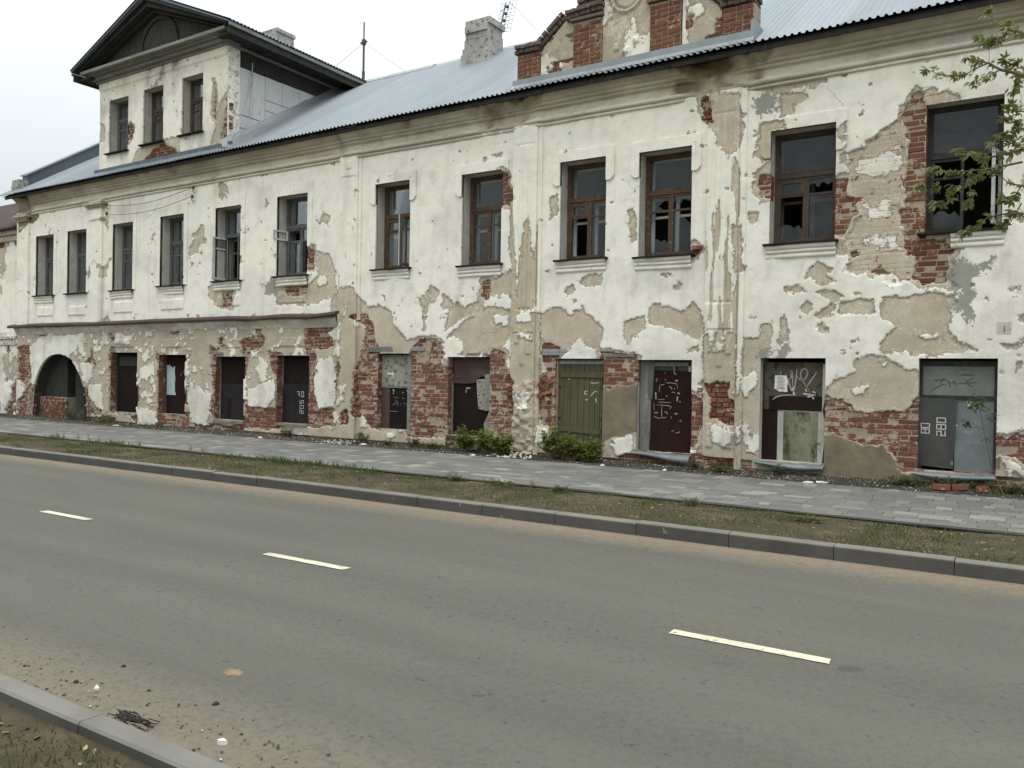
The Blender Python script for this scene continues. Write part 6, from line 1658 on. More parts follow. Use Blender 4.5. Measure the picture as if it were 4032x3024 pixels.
m_ = MB(); m_.tube([(-.12, 0, -.1), (.0, 0, .65), (.18, 0, 1.4)], .022, 6); m_.build('pole', M['galv'], ant)
m_ = MB()
def gp(u, v): return (.16 + u*.33 + v*.11, .05 - u*.10, 1.02 + v*.42 - u*.06)
for k in range(9): m_.tube([gp(-1, -1 + k*.25), gp(1, -1 + k*.25)], .006, 4)
for k in range(5): m_.tube([gp(-1 + k*.5, -1), gp(-1 + k*.5, 1)], .006, 4)
m_.build('reflector_grid', M['galv'], ant)
m_ = MB()
for k in range(4):
    v = -.75 + k*.45; a = gp(.05, v)
    for (sx, sz) in ((1, .09), (1, -.09), (-1, .09), (-1, -.09)): m_.tube([(a[0], a[1] - .08, a[2]), (a[0] + sx*.16, a[1] - .12, a[2] + sz)], .008, 4)
    m_.box((a[0] - .03, a[1] - .11, a[2] - .03), (a[0] + .04, a[1] - .03, a[2] + .03))
m_.build('dipoles', M['wire'], ant)
m_ = MB(); m_.tube([gp(.1, .9), (.6, 0, 1.1), (1.15, .05, .5)], .006, 4); m_.build('antenna_lead', M['wire'], ant)
# small plaque on the wall by the right edge
m_ = MB().box((-.50, -.05, 2.46), (-.30, -.03, 2.66)); o = bpart(m_.build('blank_plaque', M['reveal'])); m_ = MB().ribbon([(-.395, 2.50), (-.397, 2.60)], .012, -.0515); m_.build('plaque_stroke', M['darkwood'], o, fix=False)

# ---- neighbouring house past the left corner
NB = empty('neighbour_house', (-36, .1, 0)); tag(NB, 'lower neighbouring house with peeling plaster and rusty brown roof at the far left', 'building')
def npart(o): o.parent = NB; o.matrix_parent_inverse = Matrix.Translation((36, -.1, 0)); return o
def nfields(X, Z):
    n = fbm(X*1.4, Z*1.1, 501, 4); n2 = fbm(X*2, Z*1.2, 505, 4)
    p = np.where(Z < 2.5, (n2 - .40 - .2*(Z < 1.3)) * .6 + .06, .3); p = np.where(Z > 6.0, (n2 - .42) * .6 + .03, p)
    return p, (n - .42) * .5, 0*X - .3, 0*X, 0*X - .3, 0*X
me = skin('plaster_wall', fine(-38, -30.2, .06), fine(-.1, 6.55, .05), None, lambda X, Z, f: relief(X, Z, f), M['stucco'], ffun=nfields, off=.10)
npart(link('plaster_wall', me))
m_ = MB().box((-44, .115, -.2), (-30.18, 9, 6.5)); o = npart(m_.build('brick_wall', M['mortar']))
it = []
for k in range(75):
    x = -34 + (k % 2)*.14
    while x < -30.3:
        L = rng.choice((.28, .14)); z = k*.09
        if nfields(np.array([x + L/2]), np.array([z]))[0][0] < .03: it.append((Vector((x + L/2, .15, z)), Vector((L - .012, .1, .078)), 0))
        x += L
joined_bricks('brickwork', it, M['brick'], o)
m_ = MB(); m_.box((-44, -.04, 2.72), (-30.25, .12, 2.80)); m_.box((-44, .0, 2.5), (-30.25, .12, 2.715)); me = m_.mesh('belt_course', M['stucco']); setf(me, .0); npart(link('belt_course', me))
m_ = MB(); m_.box((-44, -.10, 6.40), (-30.25, .12, 6.55)); m_.box((-44, -.02, 6.2), (-30.25, .12, 6.39)); me = m_.mesh('cornice', M['stucco']); setf(me, -.03); npart(link('cornice', me))
m_ = MB().prismx([(-.25, 6.56), (-.25, 6.62), (4.6, 9.3), (9.4, 6.62), (9.4, 6.56)], -44.3, -30.14); npart(m_.build('roof', M['redroof']))
for x_ in (-32.6, -35.2): m_ = MB().box((x_ - .55, .03, 4.1), (x_ + .55, .09, 6.0)); npart(m_.build('window', M['fr_black']))

# ================================================================== ground
def make_asphalt():
    m, t, out = newmat('dusty_asphalt')
    p = pos(t)
    n1 = noise(t, p, 0.35, 4, 0.5); n2 = noise(t, scaled(t, p, 0.18, 1.3, 1), 1.0, 4, 0.55); n3 = noise(t, p, 60, 3, 0.7); n4 = noise(t, p, 150, 2, 0.6); n6 = noise(t, p, 22, 3, 0.8); n7 = noise(t, p, 5.0, 5, 0.7); n5 = noise(t, p, 7, 6, 0.65)
    col = mixc(t, ramp(t, n2, 0.35, 0.65), (0.081, 0.079, 0.063), (0.101, 0.098, 0.079))
    col = mixc(t, mth(t, 'MULTIPLY', ramp(t, n1, 0.4, 0.7), 0.4), col, (0.077, 0.0755, 0.062))
    col = mixc(t, mth(t, 'MULTIPLY', ramp(t, n3, 0.55, 0.75), 0.35), col, (0.05, 0.047, 0.042))
    col = mixc(t, mth(t, 'MULTIPLY', ramp(t, n4, 0.56, 0.72), 0.30), col, (0.225, 0.212, 0.188))
    col = mixc(t, mth(t, 'MULTIPLY', ramp(t, n6, 0.50, 0.66), 0.42), col, (0.045, 0.0425, 0.037))
    col = mixc(t, mth(t, 'MULTIPLY', ramp(t, n7, 0.56, 0.70), 0.30), col, (0.060, 0.0575, 0.05))
    col = mixc(t, mth(t, 'MULTIPLY', ramp(t, noise(t, p, 2.3, 4, 0.75, 1.5), 0.66, 0.70), 0.5), col, (0.045, 0.043, 0.038))
    col = mixc(t, mth(t, 'MULTIPLY', ramp(t, noise(t, p, 11.0, 2, 0.6), 0.70, 0.74), 0.6), col, (0.035, 0.033, 0.03))
    sx = ND(t, 'ShaderNodeSeparateXYZ', {0: p}).outputs[1]
    # windblown sand along both kerbs
    w1 = mth(t, 'ADD', sx, mth(t, 'MULTIPLY', mth(t, 'SUBTRACT', n5, 0.5), 0.55))
    far_ = ramp(t, w1, -7.0, -6.35)
    near_ = ramp(t, w1, -11.9, -12.7)
    sand = mixc(t, n5, (0.175, 0.138, 0.092), (0.235, 0.19, 0.132))
    sf = mth(t, 'MULTIPLY', mth(t, 'MAXIMUM', far_, mth(t, 'MULTIPLY', near_, 0.75)), mth(t, 'ADD', 0.45, mth(t, 'MULTIPLY', ramp(t, n6, 0.62, 0.40), 0.42)))
    col = mixc(t, sf, col, sand)
    # worn wheel tracks are a little paler
    for yc in (-7.55, -8.9, -10.4, -11.6):
        tr = ramp(t, mth(t, 'ABSOLUTE', mth(t, 'SUBTRACT', mth(t, 'ADD', sx, mth(t, 'MULTIPLY', mth(t, 'SUBTRACT', n1, 0.5), 0.6)), yc)), 0.35, 0.05)
        col = mixc(t, mth(t, 'MULTIPLY', tr, 0.20), col, (0.116, 0.112, 0.091))
    h = mth(t, 'ADD', n3, mth(t, 'MULTIPLY', n4, 0.6))
    principled(t, out, col, 0.88, 0, h, 0.5, 0.004, 0.25)
    return m
def make_concrete(name, c1, c2, splash=True):
    m, t, out = newmat(name)
    p = pos(t); oi = ND(t, 'ShaderNodeObjectInfo').outputs['Random']
    n1 = noise(t, p, 2.2, 6, 0.6); n2 = noise(t, p, 45, 4, 0.7); n3 = noise(t, p, 9, 6, 0.65)
    col = mixc(t, ramp(t, n1, 0.35, 0.65), c1, c2)
    col = mixc(t, mth(t, 'MULTIPLY', oi, 0.25), col, tuple(q*.8 for q in c1))
    col = mixc(t, mth(t, 'MULTIPLY', ramp(t, n2, 0.6, 0.75), 0.3), col, tuple(q*.6 for q in c1))
    if splash: col = mixc(t, mth(t, 'MULTIPLY', ramp(t, n3, 0.66, 0.74), 0.5), col, (0.42, 0.42, 0.40))
    principled(t, out, col, 0.9, 0, n2, 0.35, 0.003, 0.2)
    return m
def make_paver():
    m, t, out = newmat('concrete_paver')
    p = pos(t); oi = ND(t, 'ShaderNodeObjectInfo').outputs['Random']
    ra = ND(t, 'ShaderNodeAttribute', None, attribute_name='rnd').outputs['Fac']
    r = mth(t, 'FRACT', mth(t, 'ADD', oi, mth(t, 'MULTIPLY', ra, 7.31)))
    cr_ = ND(t, 'ShaderNodeValToRGB', {'Fac': r}); e = cr_.color_ramp.elements
    e[0].position, e[0].color = 0, (0.108, 0.1096, 0.104, 1); e[1].position, e[1].color = 1, (0.248, 0.24, 0.204, 1)
    x = e.new(.5); x.color = (0.136, 0.136, 0.1264, 1); x = e.new(.82); x.color = (0.164, 0.1624, 0.148, 1)
    n1 = noise(t, p, 1.1, 5, 0.6); n2 = noise(t, p, 55, 3, 0.7)
    col = mixc(t, mth(t, 'MULTIPLY', ramp(t, n1, 0.45, 0.7), 0.5), cr_.outputs['Color'], (0.18, 0.17, 0.147))
    col = mixc(t, mth(t, 'MULTIPLY', ramp(t, n2, 0.5, 0.75), 0.35), col, (0.10, 0.10, 0.093))
    principled(t, out, col, 0.9, 0, n2, 0.35, 0.003, 0.2)
    return m
def make_soil(name, c1, c2, c3, sc=3.0):
    m, t, out = newmat(name)
    p = pos(t)
    n1 = noise(t, p, sc, 7, 0.65); n2 = noise(t, p, sc*9, 5, 0.7); n3 = noise(t, p, sc*.3, 4, 0.5)
    col = mixc(t, ramp(t, n1, 0.38, 0.62), c1, c2)
    col = mixc(t, ramp(t, n3, 0.42, 0.62), col, c3)
    col = mixc(t, mth(t, 'MULTIPLY', ramp(t, n2, 0.55, 0.7), 0.55), col, tuple(q*.45 for q in c1))
    principled(t, out, col, 0.97, 0, mth(t, 'ADD', n1, n2), 0.8, 0.02, 0.1)
    return m
def make_leaf(name, c1, c2, c3, trans=0.35):
    m, t, out = newmat(name)
    p = pos(t); oi = ND(t, 'ShaderNodeObjectInfo').outputs['Random']
    ra = ND(t, 'ShaderNodeAttribute', None, attribute_name='rnd').outputs['Fac']
    r = mth(t, 'FRACT', mth(t, 'ADD', oi, mth(t, 'MULTIPLY', ra, 5.7)))
    col = mixc(t, r, c1, c2); col = mixc(t, ramp(t, noise(t, p, 6, 3), .45, .7), col, c3)
    d = ND(t, 'ShaderNodeBsdfPrincipled', {'Base Color': col, 'Roughness': 0.6, 'Specular IOR Level': 0.3})
    tl = ND(t, 'ShaderNodeBsdfTranslucent', {'Color': mixc(t, 0.4, col, (0.25, 0.30, 0.06))})
    mx = ND(t, 'ShaderNodeMixShader', {0: trans, 1: d.outputs[0], 2: tl.outputs[0]})
    t.links.new(mx.outputs[0], out.inputs[0])
    return m
M['asphalt'] = make_asphalt()
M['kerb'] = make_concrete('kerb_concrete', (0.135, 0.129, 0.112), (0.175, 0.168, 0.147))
M['kerbface'] = make_concrete('shaded_kerb_face', (0.068, 0.065, 0.056), (0.092, 0.088, 0.075))  # kerb sides coloured darker to imitate their shade
M['paver'] = make_paver()
M['soil'] = make_soil('verge_soil', (0.066, 0.054, 0.035), (0.104, 0.085, 0.056), (0.048, 0.048, 0.026))
M['dirt'] = make_soil('dark_rubble_soil', (0.034, 0.030, 0.025), (0.062, 0.055, 0.045), (0.040, 0.042, 0.027), 5)
M['ground'] = make_soil('dry_ground', (0.14, 0.13, 0.075), (0.18, 0.165, 0.10), (0.11, 0.12, 0.055), .4)
M['leaf'] = make_leaf('tree_leaf', (0.13, 0.14, 0.06), (0.20, 0.205, 0.095), (0.16, 0.17, 0.075))
M['shrub'] = make_leaf('shrub_leaf', (0.10, 0.135, 0.026), (0.23, 0.25, 0.05), (0.15, 0.18, 0.036))
M['weed'] = make_leaf('weed_leaf', (0.040, 0.068, 0.022), (0.078, 0.108, 0.034), (0.055, 0.08, 0.026))
M['grass'] = make_leaf('grass_blade', (0.058, 0.070, 0.026), (0.125, 0.108, 0.055), (0.075, 0.078, 0.032), .25)
M['stone'] = paint('rubble_stone', (0.20, 0.185, 0.16), (0.33, 0.31, 0.27), 12, (0.08, 0.07, 0.06), .55, .93)
M['line'] = paint('cream_road_paint', (0.46, 0.435, 0.33), (0.54, 0.515, 0.40), 9, (0.2, 0.185, 0.15), .60, .8, edge=.05)

m_ = MB(); m_.quad((-400, -400, -.24), (400, -400, -.24), (400, 400, -.24), (-400, 400, -.24))
tag(m_.build('ground', M['ground'], fix=False), kind='structure')
RZ = -.13
gx_ = np.arange(-120, 40.01, .5); gy_ = np.linspace(-12.76, -6.1, 24)
Xg, Yg = np.meshgrid(gx_, gy_, indexing='ij')
crown_ = RZ + .018 * (1 - ((Yg + 9.4) / 3.3) ** 2) - .018 + (fbm(Xg*.4, Yg*.4, 601, 2) - .5) * .012
i, j = np.meshgrid(np.arange(len(gx_)-1), np.arange(len(gy_)-1), indexing='ij'); ny = len(gy_)
Q = np.stack([i*ny+j, (i+1)*ny+j, (i+1)*ny+j+1, i*ny+j+1], -1).reshape(-1, 4)
ROAD = tag(link('road', npmesh('road', np.stack([Xg.ravel(), Yg.ravel(), crown_.ravel()], 1), Q, M['asphalt'], smooth=True)), kind='structure')
ROAD['label'] = 'dusty grey asphalt road'
def road_z(x, y): return RZ + .018 * (1 - ((y + 9.4) / 3.3) ** 2) - .018 + float(fbm(np.array(x*.4), np.array(y*.4), 601, 2) - .5) * .012
for (a, b) in ((-18.7, -17.7), (-14.55, -13.5), (-10.42, -9.42), (-6.34, -5.26), (-2.12, -1.05), (2.1, 3.15)):
    V, Q = [], []; n_ = 24
    for k in range(n_+1):
        xx = a + (b - a)*k/n_; w_ = .052 + rng.uniform(-.003, .003)
        e0, e1 = (rng.uniform(-.02, .012) if k in (0, n_) else 0), (rng.uniform(-.02, .012) if k in (0, n_) else 0)
        V += [(xx + e0, -9.535 - .0 + (.0525 - w_), road_z(xx, -9.53) + .006), (xx + e1, -9.43 - (.0525 - w_), road_z(xx, -9.43) + .006)]
    for k in range(n_): Q.append((2*k, 2*k+2, 2*k+3, 2*k+1))
    link('lane_marking', npmesh('lane_marking', V, Q, M['line']), ROAD)

# kerbs
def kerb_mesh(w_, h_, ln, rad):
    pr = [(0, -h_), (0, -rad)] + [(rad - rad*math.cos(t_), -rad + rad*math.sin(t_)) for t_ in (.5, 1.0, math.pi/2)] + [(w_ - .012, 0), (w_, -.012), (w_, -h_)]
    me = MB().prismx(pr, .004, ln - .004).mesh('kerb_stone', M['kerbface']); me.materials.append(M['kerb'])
    for pl in me.polygons: pl.material_index = 1 if pl.normal.z > .45 else 0      # paler top, darker sides: shade painted into the kerb colours
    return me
KL = 1.085
m_ = MB().box((-60, -6.19, -.30), (8, -6.05, -.06)); KF = tag(m_.build('kerb', M['dirt']), kind='structure'); KF['label'] = 'far kerb bed'
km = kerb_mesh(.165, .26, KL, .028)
x = -1.68 - KL * 40
while x < 6:
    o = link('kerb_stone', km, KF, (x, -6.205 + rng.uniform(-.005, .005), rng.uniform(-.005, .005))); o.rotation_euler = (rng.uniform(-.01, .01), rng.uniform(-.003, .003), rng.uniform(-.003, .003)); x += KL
m_ = MB().box((-30, -12.82, -.30), (8, -12.75, -.06)); KN = tag(m_.build('kerb', M['dirt']), kind='structure'); KN['label'] = 'near kerb bed'
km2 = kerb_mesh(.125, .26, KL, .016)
x = -3.74 - KL * 14
while x < 6:
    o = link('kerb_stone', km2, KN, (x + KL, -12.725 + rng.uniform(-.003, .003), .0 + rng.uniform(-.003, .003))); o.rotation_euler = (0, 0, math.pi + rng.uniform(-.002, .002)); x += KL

# verges
def sheet(name, xa, xb, ya, yb, st, zf, mat):
    xs_ = np.arange(xa, xb + st*.5, st); ys_ = np.linspace(ya, yb, max(2, int((yb - ya) / st) + 1))
    X_, Y_ = np.meshgrid(xs_, ys_, indexing='ij'); Z_ = zf(X_, Y_); n_ = len(ys_)
    i, j = np.meshgrid(np.arange(len(xs_)-1), np.arange(n_-1), indexing='ij')
    Q = np.stack([i*n_+j, (i+1)*n_+j, (i+1)*n_+j+1, i*n_+j+1], -1).reshape(-1, 4)
    return link(name, npmesh(name, np.stack([X_.ravel(), Y_.ravel(), Z_.ravel()], 1), Q, mat, smooth=True))
def vz(X, Y):
    u = np.clip((Y + 6.05) / 1.9, 0, 1)
    return -.035 + .03 * np.sin(np.pi * u) + (fbm(X*1.3, Y*1.3, 611, 4) - .5) * .05 + (fbm(X*7, Y*7, 615, 3) - .5) * .018
tag(sheet('verge', -60, 7, -6.06, -4.19, .07, vz, M['soil']), kind='structure')
def nz(X, Y): return -.06 + (fbm(X*1.7, Y*1.7, 621, 4) - .5) * .045 + (fbm(X*9, Y*9, 625, 3) - .5) * .018 - np.clip((-Y - 14), 0, 60) * .02
M['nearsoil'] = make_soil('near_verge_soil', (0.055, 0.046, 0.030), (0.088, 0.072, 0.047), (0.040, 0.043, 0.022))
tag(sheet('near_verge', -14, 8, -17, -12.80, .05, nz, M['nearsoil']), kind='structure')
def wz(X, Y):
    u = np.clip((Y + 1.05) / 1.0, 0, 1)
    return -.012 + .05 * u + (fbm(X*2, Y*2, 631, 4) - .5) * .05 * u + (fbm(X*11, Y*11, 635, 3) - .5) * .02 * np.clip(u * 6, 0, 1)
tag(sheet('wall_foot_strip', -60, 7, -1.02, .05, .05, wz, M['dirt']), kind='structure')

# pavement: edging and pavers
m_ = MB().box((-60, -4.19, -.2), (8, -.98, -.012)); PV = tag(m_.build('pavement', M['dirt']), kind='structure'); PV['label'] = 'paved footpath bed'
pav = []
y = -4.12; rows = []
while y < -1.02:
    d_ = rng.choice((.15, .20, .20, .30)); rows.append((y, d_)); y += d_
for (y, d_) in rows:
    x = -44 + rng.random() * .2
    while x < 5:
        L = rng.choice((.15, .20, .20, .30, .40)) if d_ < .3 else rng.choice((.2, .3, .4)); pav.append((x, y, L, d_)); x += L
UP_ = MB()
UP_.add([(-.5, -.5, -1), (.5, -.5, -1), (.5, .5, -1), (-.5, .5, -1), (-.5, -.5, -.1), (.5, -.5, -.1), (.5, .5, -.1), (-.5, .5, -.1), (-.48, -.47, 0), (.48, -.47, 0), (.48, .47, 0), (-.48, .47, 0)],
        [(i, (i+1) % 4, 4 + (i+1) % 4, 4 + i) for i in range(4)] + [(4+i, 4+(i+1) % 4, 8+(i+1) % 4, 8+i) for i in range(4)] + [(8, 9, 10, 11)])
PM = UP_.mesh('paver', M['paver'])
def pkey(q):
    cx_, cy_ = q[0] + q[2]/2, q[1] + q[3]/2
    v = Vector((cx_, cy_, 0)) - CAMP; dd = v.dot(f0); lx = v.dot(r0) / max(dd, .1)
    return (0 if abs(lx) < .64 else 1, v.length)
pav.sort(key=pkey)
for (x, y, L, d_) in pav[:300]:
    o = link('paver', PM, PV, (x + L/2, y + d_/2, rng.uniform(-.003, .003))); o.scale = (L - .0035, d_ - .0035, .05); o.rotation_euler = (rng.uniform(-.006, .006), rng.uniform(-.006, .006), 0)
uv = np.array(UP_.v); V, Q3, A_ = [], [], []
rest = np.array(pav[300:])
c_ = np.stack([rest[:, 0] + rest[:, 2]/2, rest[:, 1] + rest[:, 3]/2, nrng.uniform(-.003, .003, len(rest))], 1)
s_ = np.stack([rest[:, 2] - .0035, rest[:, 3] - .0035, np.full(len(rest), .05)], 1)
V = (uv[None] * s_[:, None] + c_[:, None]).reshape(-1, 3)
fq = np.array(UP_.f); Q = (fq[None] + (np.arange(len(rest)) * len(uv))[:, None, None]).reshape(-1, 4)
me = npmesh('paving', V, Q, M['paver'], {'rnd': np.repeat(nrng.random(len(rest)), len(uv))})
o = link('paving', me, PV); o['kind'] = 'stuff'
m_ = MB(); x = -50
EDM = MB().box((0, -.03, -.15), (.996, .03, .012)).mesh('edging_stone', M['kerb'])
while x < 6: o = link('edging_stone', EDM, PV, (x, -4.16, rng.uniform(-.006, .004))); x += 1.0

# ================================================================== grass, rubble, litter
def blades(name, P, hmin, hmax, wd, mat, lean=.5):
    n = len(P); h = nrng.uniform(hmin, hmax, n); a = nrng.uniform(0, 2*np.pi, n); b = nrng.uniform(0, 2*np.pi, n); l = nrng.uniform(.1, lean, n)
    dx, dy = np.cos(a) * wd, np.sin(a) * wd
    tip = P + np.stack([np.cos(b)*l*h, np.sin(b)*l*h, h], 1)
    mid = P + np.stack([np.cos(b)*l*h*.35, np.sin(b)*l*h*.35, h*.55], 1)
    off = np.stack([dx, dy, 0*dx], 1)
    V = np.stack([P - off, P + off, mid + off*.75, mid - off*.75, tip], 1).reshape(-1, 3)
    k = np.arange(n)[:, None] * 5
    T = np.concatenate([k + np.array([[0, 1, 2]]), k + np.array([[0, 2, 3]]), k + np.array([[3, 2, 4]])])
    return npmesh(name, V, T, mat, {'rnd': np.repeat(nrng.random(n), 5)})
def scatter(n, xa, xb, ya, yb, zf, dens):
    X = nrng.uniform(xa, xb, n); Y = nrng.uniform(ya, yb, n); k = nrng.random(n) < dens(X, Y)
    X, Y = X[k], Y[k]; return np.stack([X, Y, zf(X, Y) - .004], 1)
den = lambda X, Y: np.clip((fbm(X*.8, Y*1.2, 701, 3) - .40) * 3.2, .10, 1) * np.clip(1.2 - .0 * Y, 0, 1)
P1 = scatter(52000, -30, 3.5, -6.02, -4.22, vz, den)
P2 = scatter(5200, -30, -7, -4.5, -4.2, vz, lambda X, Y: np.clip((fbm(X*.7, Y*0, 705, 3) - .42) * 4, 0, 1))
tag(link('verge_grass', blades('verge_grass', P1, .012, .05, .005, M['grass'], .9)), 'short sparse grass on the strip behind the far kerb', 'grass', kind='stuff')
tag(link('edge_grass', blades('edge_grass', P2, .05, .16, .009, M['weed'], .7)), 'taller dark green grass along the footpath edge', 'grass', kind='stuff')
P2b = scatter(26000, -30, 3.5, -6.0, -4.25, vz, lambda X, Y: np.clip((fbm(X*2.1, Y*2.6, 707, 3) - .60) * 7, 0, 1))
tag(link('verge_tufts', blades('verge_tufts', P2b, .03, .085, .006, M['weed'], .9)), 'greener grass tufts clumped on the far verge', 'grass', kind='stuff')
P3 = scatter(30000, -8.5, 0, -15.5, -12.90, nz, lambda X, Y: np.clip((fbm(X*1.4, Y*1.4, 711, 3) - .36) * 3, .06, 1))
tag(link('near_grass', blades('near_grass', P3, .015, .06, .005, M['grass'], 1.1)), 'patchy grass in the near left corner', 'grass', kind='stuff')
P4 = scatter(7000, -30, 3, -.62, -.02, wz, lambda X, Y: np.clip((fbm(X*.6, Y*1.5, 715, 3) - .55) * 5, 0, .8) + .5 * (X > -2.2) * (Y > -.55))
tag(link('wall_foot_grass', blades('wall_foot_grass', P4, .03, .13, .010, M['weed'], .8)), 'dark weeds and grass along the foot of the wall', 'grass', kind='stuff')

def stones(name, P, smin, smax, mat, flat=.5):
    n = len(P); base = np.array([(1,0,0),(0,1,0),(-1,0,0),(0,-1,0),(0,0,1),(0,0,-.6)], float)
    s = nrng.uniform(smin, smax, n)[:, None, None] * nrng.uniform(.5, 1.3, (n, 6, 1)); V = base[None] * s
    a = nrng.uniform(0, 6.28, n); ca, sa = np.cos(a)[:, None], np.sin(a)[:, None]
    V = np.stack([V[..., 0]*ca - V[..., 1]*sa, V[..., 0]*sa + V[..., 1]*ca, V[..., 2]*flat], -1) + P[:, None]
    T0 = np.array([(0,1,4),(1,2,4),(2,3,4),(3,0,4),(1,0,5),(2,1,5),(3,2,5),(0,3,5)])
    T = (T0[None] + (np.arange(n)*6)[:, None, None]).reshape(-1, 3)
    return npmesh(name, V.reshape(-1, 3), T, mat, {'rnd': np.repeat(nrng.random(n), 6)})
def make_rubble():
    m, t, out = newmat('mixed_rubble'); r = ND(t, 'ShaderNodeAttribute', None, attribute_name='rnd').outputs['Fac']
    cr_ = ND(t, 'ShaderNodeValToRGB', {'Fac': r}); cr_.color_ramp.interpolation = 'CONSTANT'; e = cr_.color_ramp.elements
    e[0].color = (0.06, 0.053, 0.045, 1); e[1].position, e[1].color = .93, (0.50, 0.48, 0.43, 1)
    for q, c in ((.35, (0.10, 0.09, 0.075, 1)), (.62, (0.17, 0.15, 0.12, 1)), (.80, (0.27, 0.24, 0.20, 1)), (.90, (0.20, 0.075, 0.045, 1))): x = e.new(q); x.color = c
    principled(t, out, cr_.outputs['Color'], .95, spec=.1); return m
M['rubble'] = make_rubble()
P5 = scatter(30000, -30, 3, -1.04, -.03, wz, lambda X, Y: np.clip(.35 + (fbm(X*.8, Y*2, 721, 3) - .4) * 1.6, .05, 1))
tag(link('wall_rubble', stones('wall_rubble', P5, .006, .028, M['rubble'], .6)), 'dark gravel and plaster crumbs along the wall foot', 'rubble', kind='stuff')
P6 = scatter(2600, -30, 3, -1.75, -1.0, lambda X, Y: 0*X + .004, lambda X, Y: np.clip((Y + 1.75) / .75, 0, 1) ** 3 * np.clip((fbm(X*.7, Y*1., 725, 3) - .35) * 2.5, 0, 1))
tag(link('pavement_crumbs', stones('pavement_crumbs', P6, .004, .013, M['rubble'], .6)), 'dark crumbs spilling onto the inner edge of the footpath', 'rubble', kind='stuff')
P7 = scatter(1500, -22, 3, -6.0, -4.25, vz, lambda X, Y: .25 + .5 * (X > -6))
tag(link('verge_chips', stones('verge_chips', P7, .006, .022, M['stone'], .45)), 'pale stone chips scattered on the verge', 'rubble', kind='stuff')
P8 = scatter(2600, -8, -1.2, -12.7, -11.9, lambda X, Y: 0*X + RZ - .006, lambda X, Y: np.clip((-Y - 11.9) / .8, 0, 1) ** 2)
tag(link('gutter_grit', stones('gutter_grit', P8, .003, .012, M['rubble'], .5)), 'grit and pebbles in the near gutter', 'rubble', kind='stuff')
P9 = scatter(420, -8, -1.5, -14.8, -12.9, nz, lambda X, Y: .7 + 0*X)
def leafbits(name, P, s0, s1, mat):
    n = len(P); a = nrng.uniform(0, 6.28, n); s = nrng.uniform(s0, s1, n); t_ = nrng.uniform(-.5, .5, (n, 2))
    u = np.stack([np.cos(a)*s, np.sin(a)*s, t_[:, 0]*s], 1); v = np.stack([-np.sin(a)*s*.45, np.cos(a)*s*.45, t_[:, 1]*s*.5], 1); P = P + np.array([0, 0, .012])
    V = np.stack([P - u, P - v, P + u, P + v], 1).reshape(-1, 3); Q = np.arange(n*4).reshape(-1, 4)
    return npmesh(name, V, Q, mat, {'rnd': np.repeat(nrng.random(n), 4)})
M['deadleaf'] = make_leaf('dead_leaf', (0.15, 0.115, 0.065), (0.30, 0.255, 0.17), (0.20, 0.16, 0.09), .1)
tag(link('dead_leaves', leafbits('dead_leaves', P9, .014, .036, M['deadleaf'])), 'dry fallen leaves in the near left corner', 'leaves', kind='stuff')
P10 = scatter(900, -14, 2, -6.0, -4.25, vz, lambda X, Y: .6 + 0*X)
tag(link('verge_leaf_litter', leafbits('verge_leaf_litter', P10, .010, .026, M['deadleaf'])), 'dry leaf litter on the far verge', 'leaves', kind='stuff')

# loose bricks and litter by the right-hand door
for k, (x, y, rz_, s, mt, lb) in enumerate(((-1.18, -.62, .1, (.25, .12, .09), 'brick', 'loose red brick lying flat below the grey door, leftmost of three'), (-.93, -.50, .3, (.24, .12, .10), 'brick', 'loose red brick tilted on the ground below the grey door, middle of three'), (-.62, -.52, 1.2, (.16, .12, .10), 'brick', 'pale broken brick stump by the sapling, rightmost of three'))):
    o = link('loose_brick', unit_brick(60 + k).mesh('loose_brick', M[mt]), None, (x, y, .03 + s[2]/2 - .01)); o.scale = s; o.rotation_euler = (rng.uniform(-.12, .12), rng.uniform(-.2, .2), rz_)
    tag(o, lb, 'brick', 'loose bricks by the right door')
o = link('loose_brick', unit_brick(66).mesh('loose_brick', M['brick_clean']), None, (-4.22, -.28, .05)); o.scale = (.11, .1, .06); o.rotation_euler = (.2, .3, .5); tag(o, 'small orange brick fragment in the weeds left of the graffiti board', 'brick')
def scrap(name, x, y, z, s, rz_, mat, lb, cat, grp=None):
    r_ = random.Random(int(x*977) + int(y*131)); n_ = 7
    pts = [(math.cos(6.28*k/n_) * s * r_.uniform(.55, 1.1), math.sin(6.28*k/n_) * s * .45 * r_.uniform(.6, 1.1)) for k in range(n_)]
    V = [(a, b, r_.uniform(.0, .022)) for a, b in pts] + [(a*.98, b*.98, -.006) for a, b in pts] + [(0, 0, .026)]
    F_ = [(k, (k+1) % n_, 2*n_) for k in range(n_)] + [(k, n_ + k, n_ + (k+1) % n_, (k+1) % n_) for k in range(n_)]
    m_ = MB(); m_.add(V, F_); o = m_.build(name, mat, loc=(x, y, z)); o.rotation_euler = (0, 0, rz_)
    return tag(o, lb, cat, grp)
for (x, y, s, rz_, lb) in ((-3.10, -.98, .09, .2, 'flat white litter scrap on the pavement edge below the maroon strip'), (-2.93, -.82, .12, .5, 'crumpled white litter scrap right of the flat one at the wall foot'), (-9.9, -.92, .08, .1, 'white litter scrap below the shrub beside the battered pilaster'), (-5.65, -.85, .06, .9, 'white litter scrap in the gravel left of the zinc-silled door'), (-6.9, -.9, .05, .3, 'small white litter scrap below the cement patch'), (-23.0, -.75, .13, .2, 'pale plaster scrap on the pavement near the arch'), (-16.6, -.8, .09, .4, 'white plaster scrap below the board with white figures'), (-13.3, -.6, .09, .6, 'thin white scrap below the speckled board')):
    scrap('litter_scrap', x, y, .012 + float(wz(np.array(x), np.array(y))) * .5, s, rz_, M['paper'], lb, 'litter', 'white scraps along the wall foot')
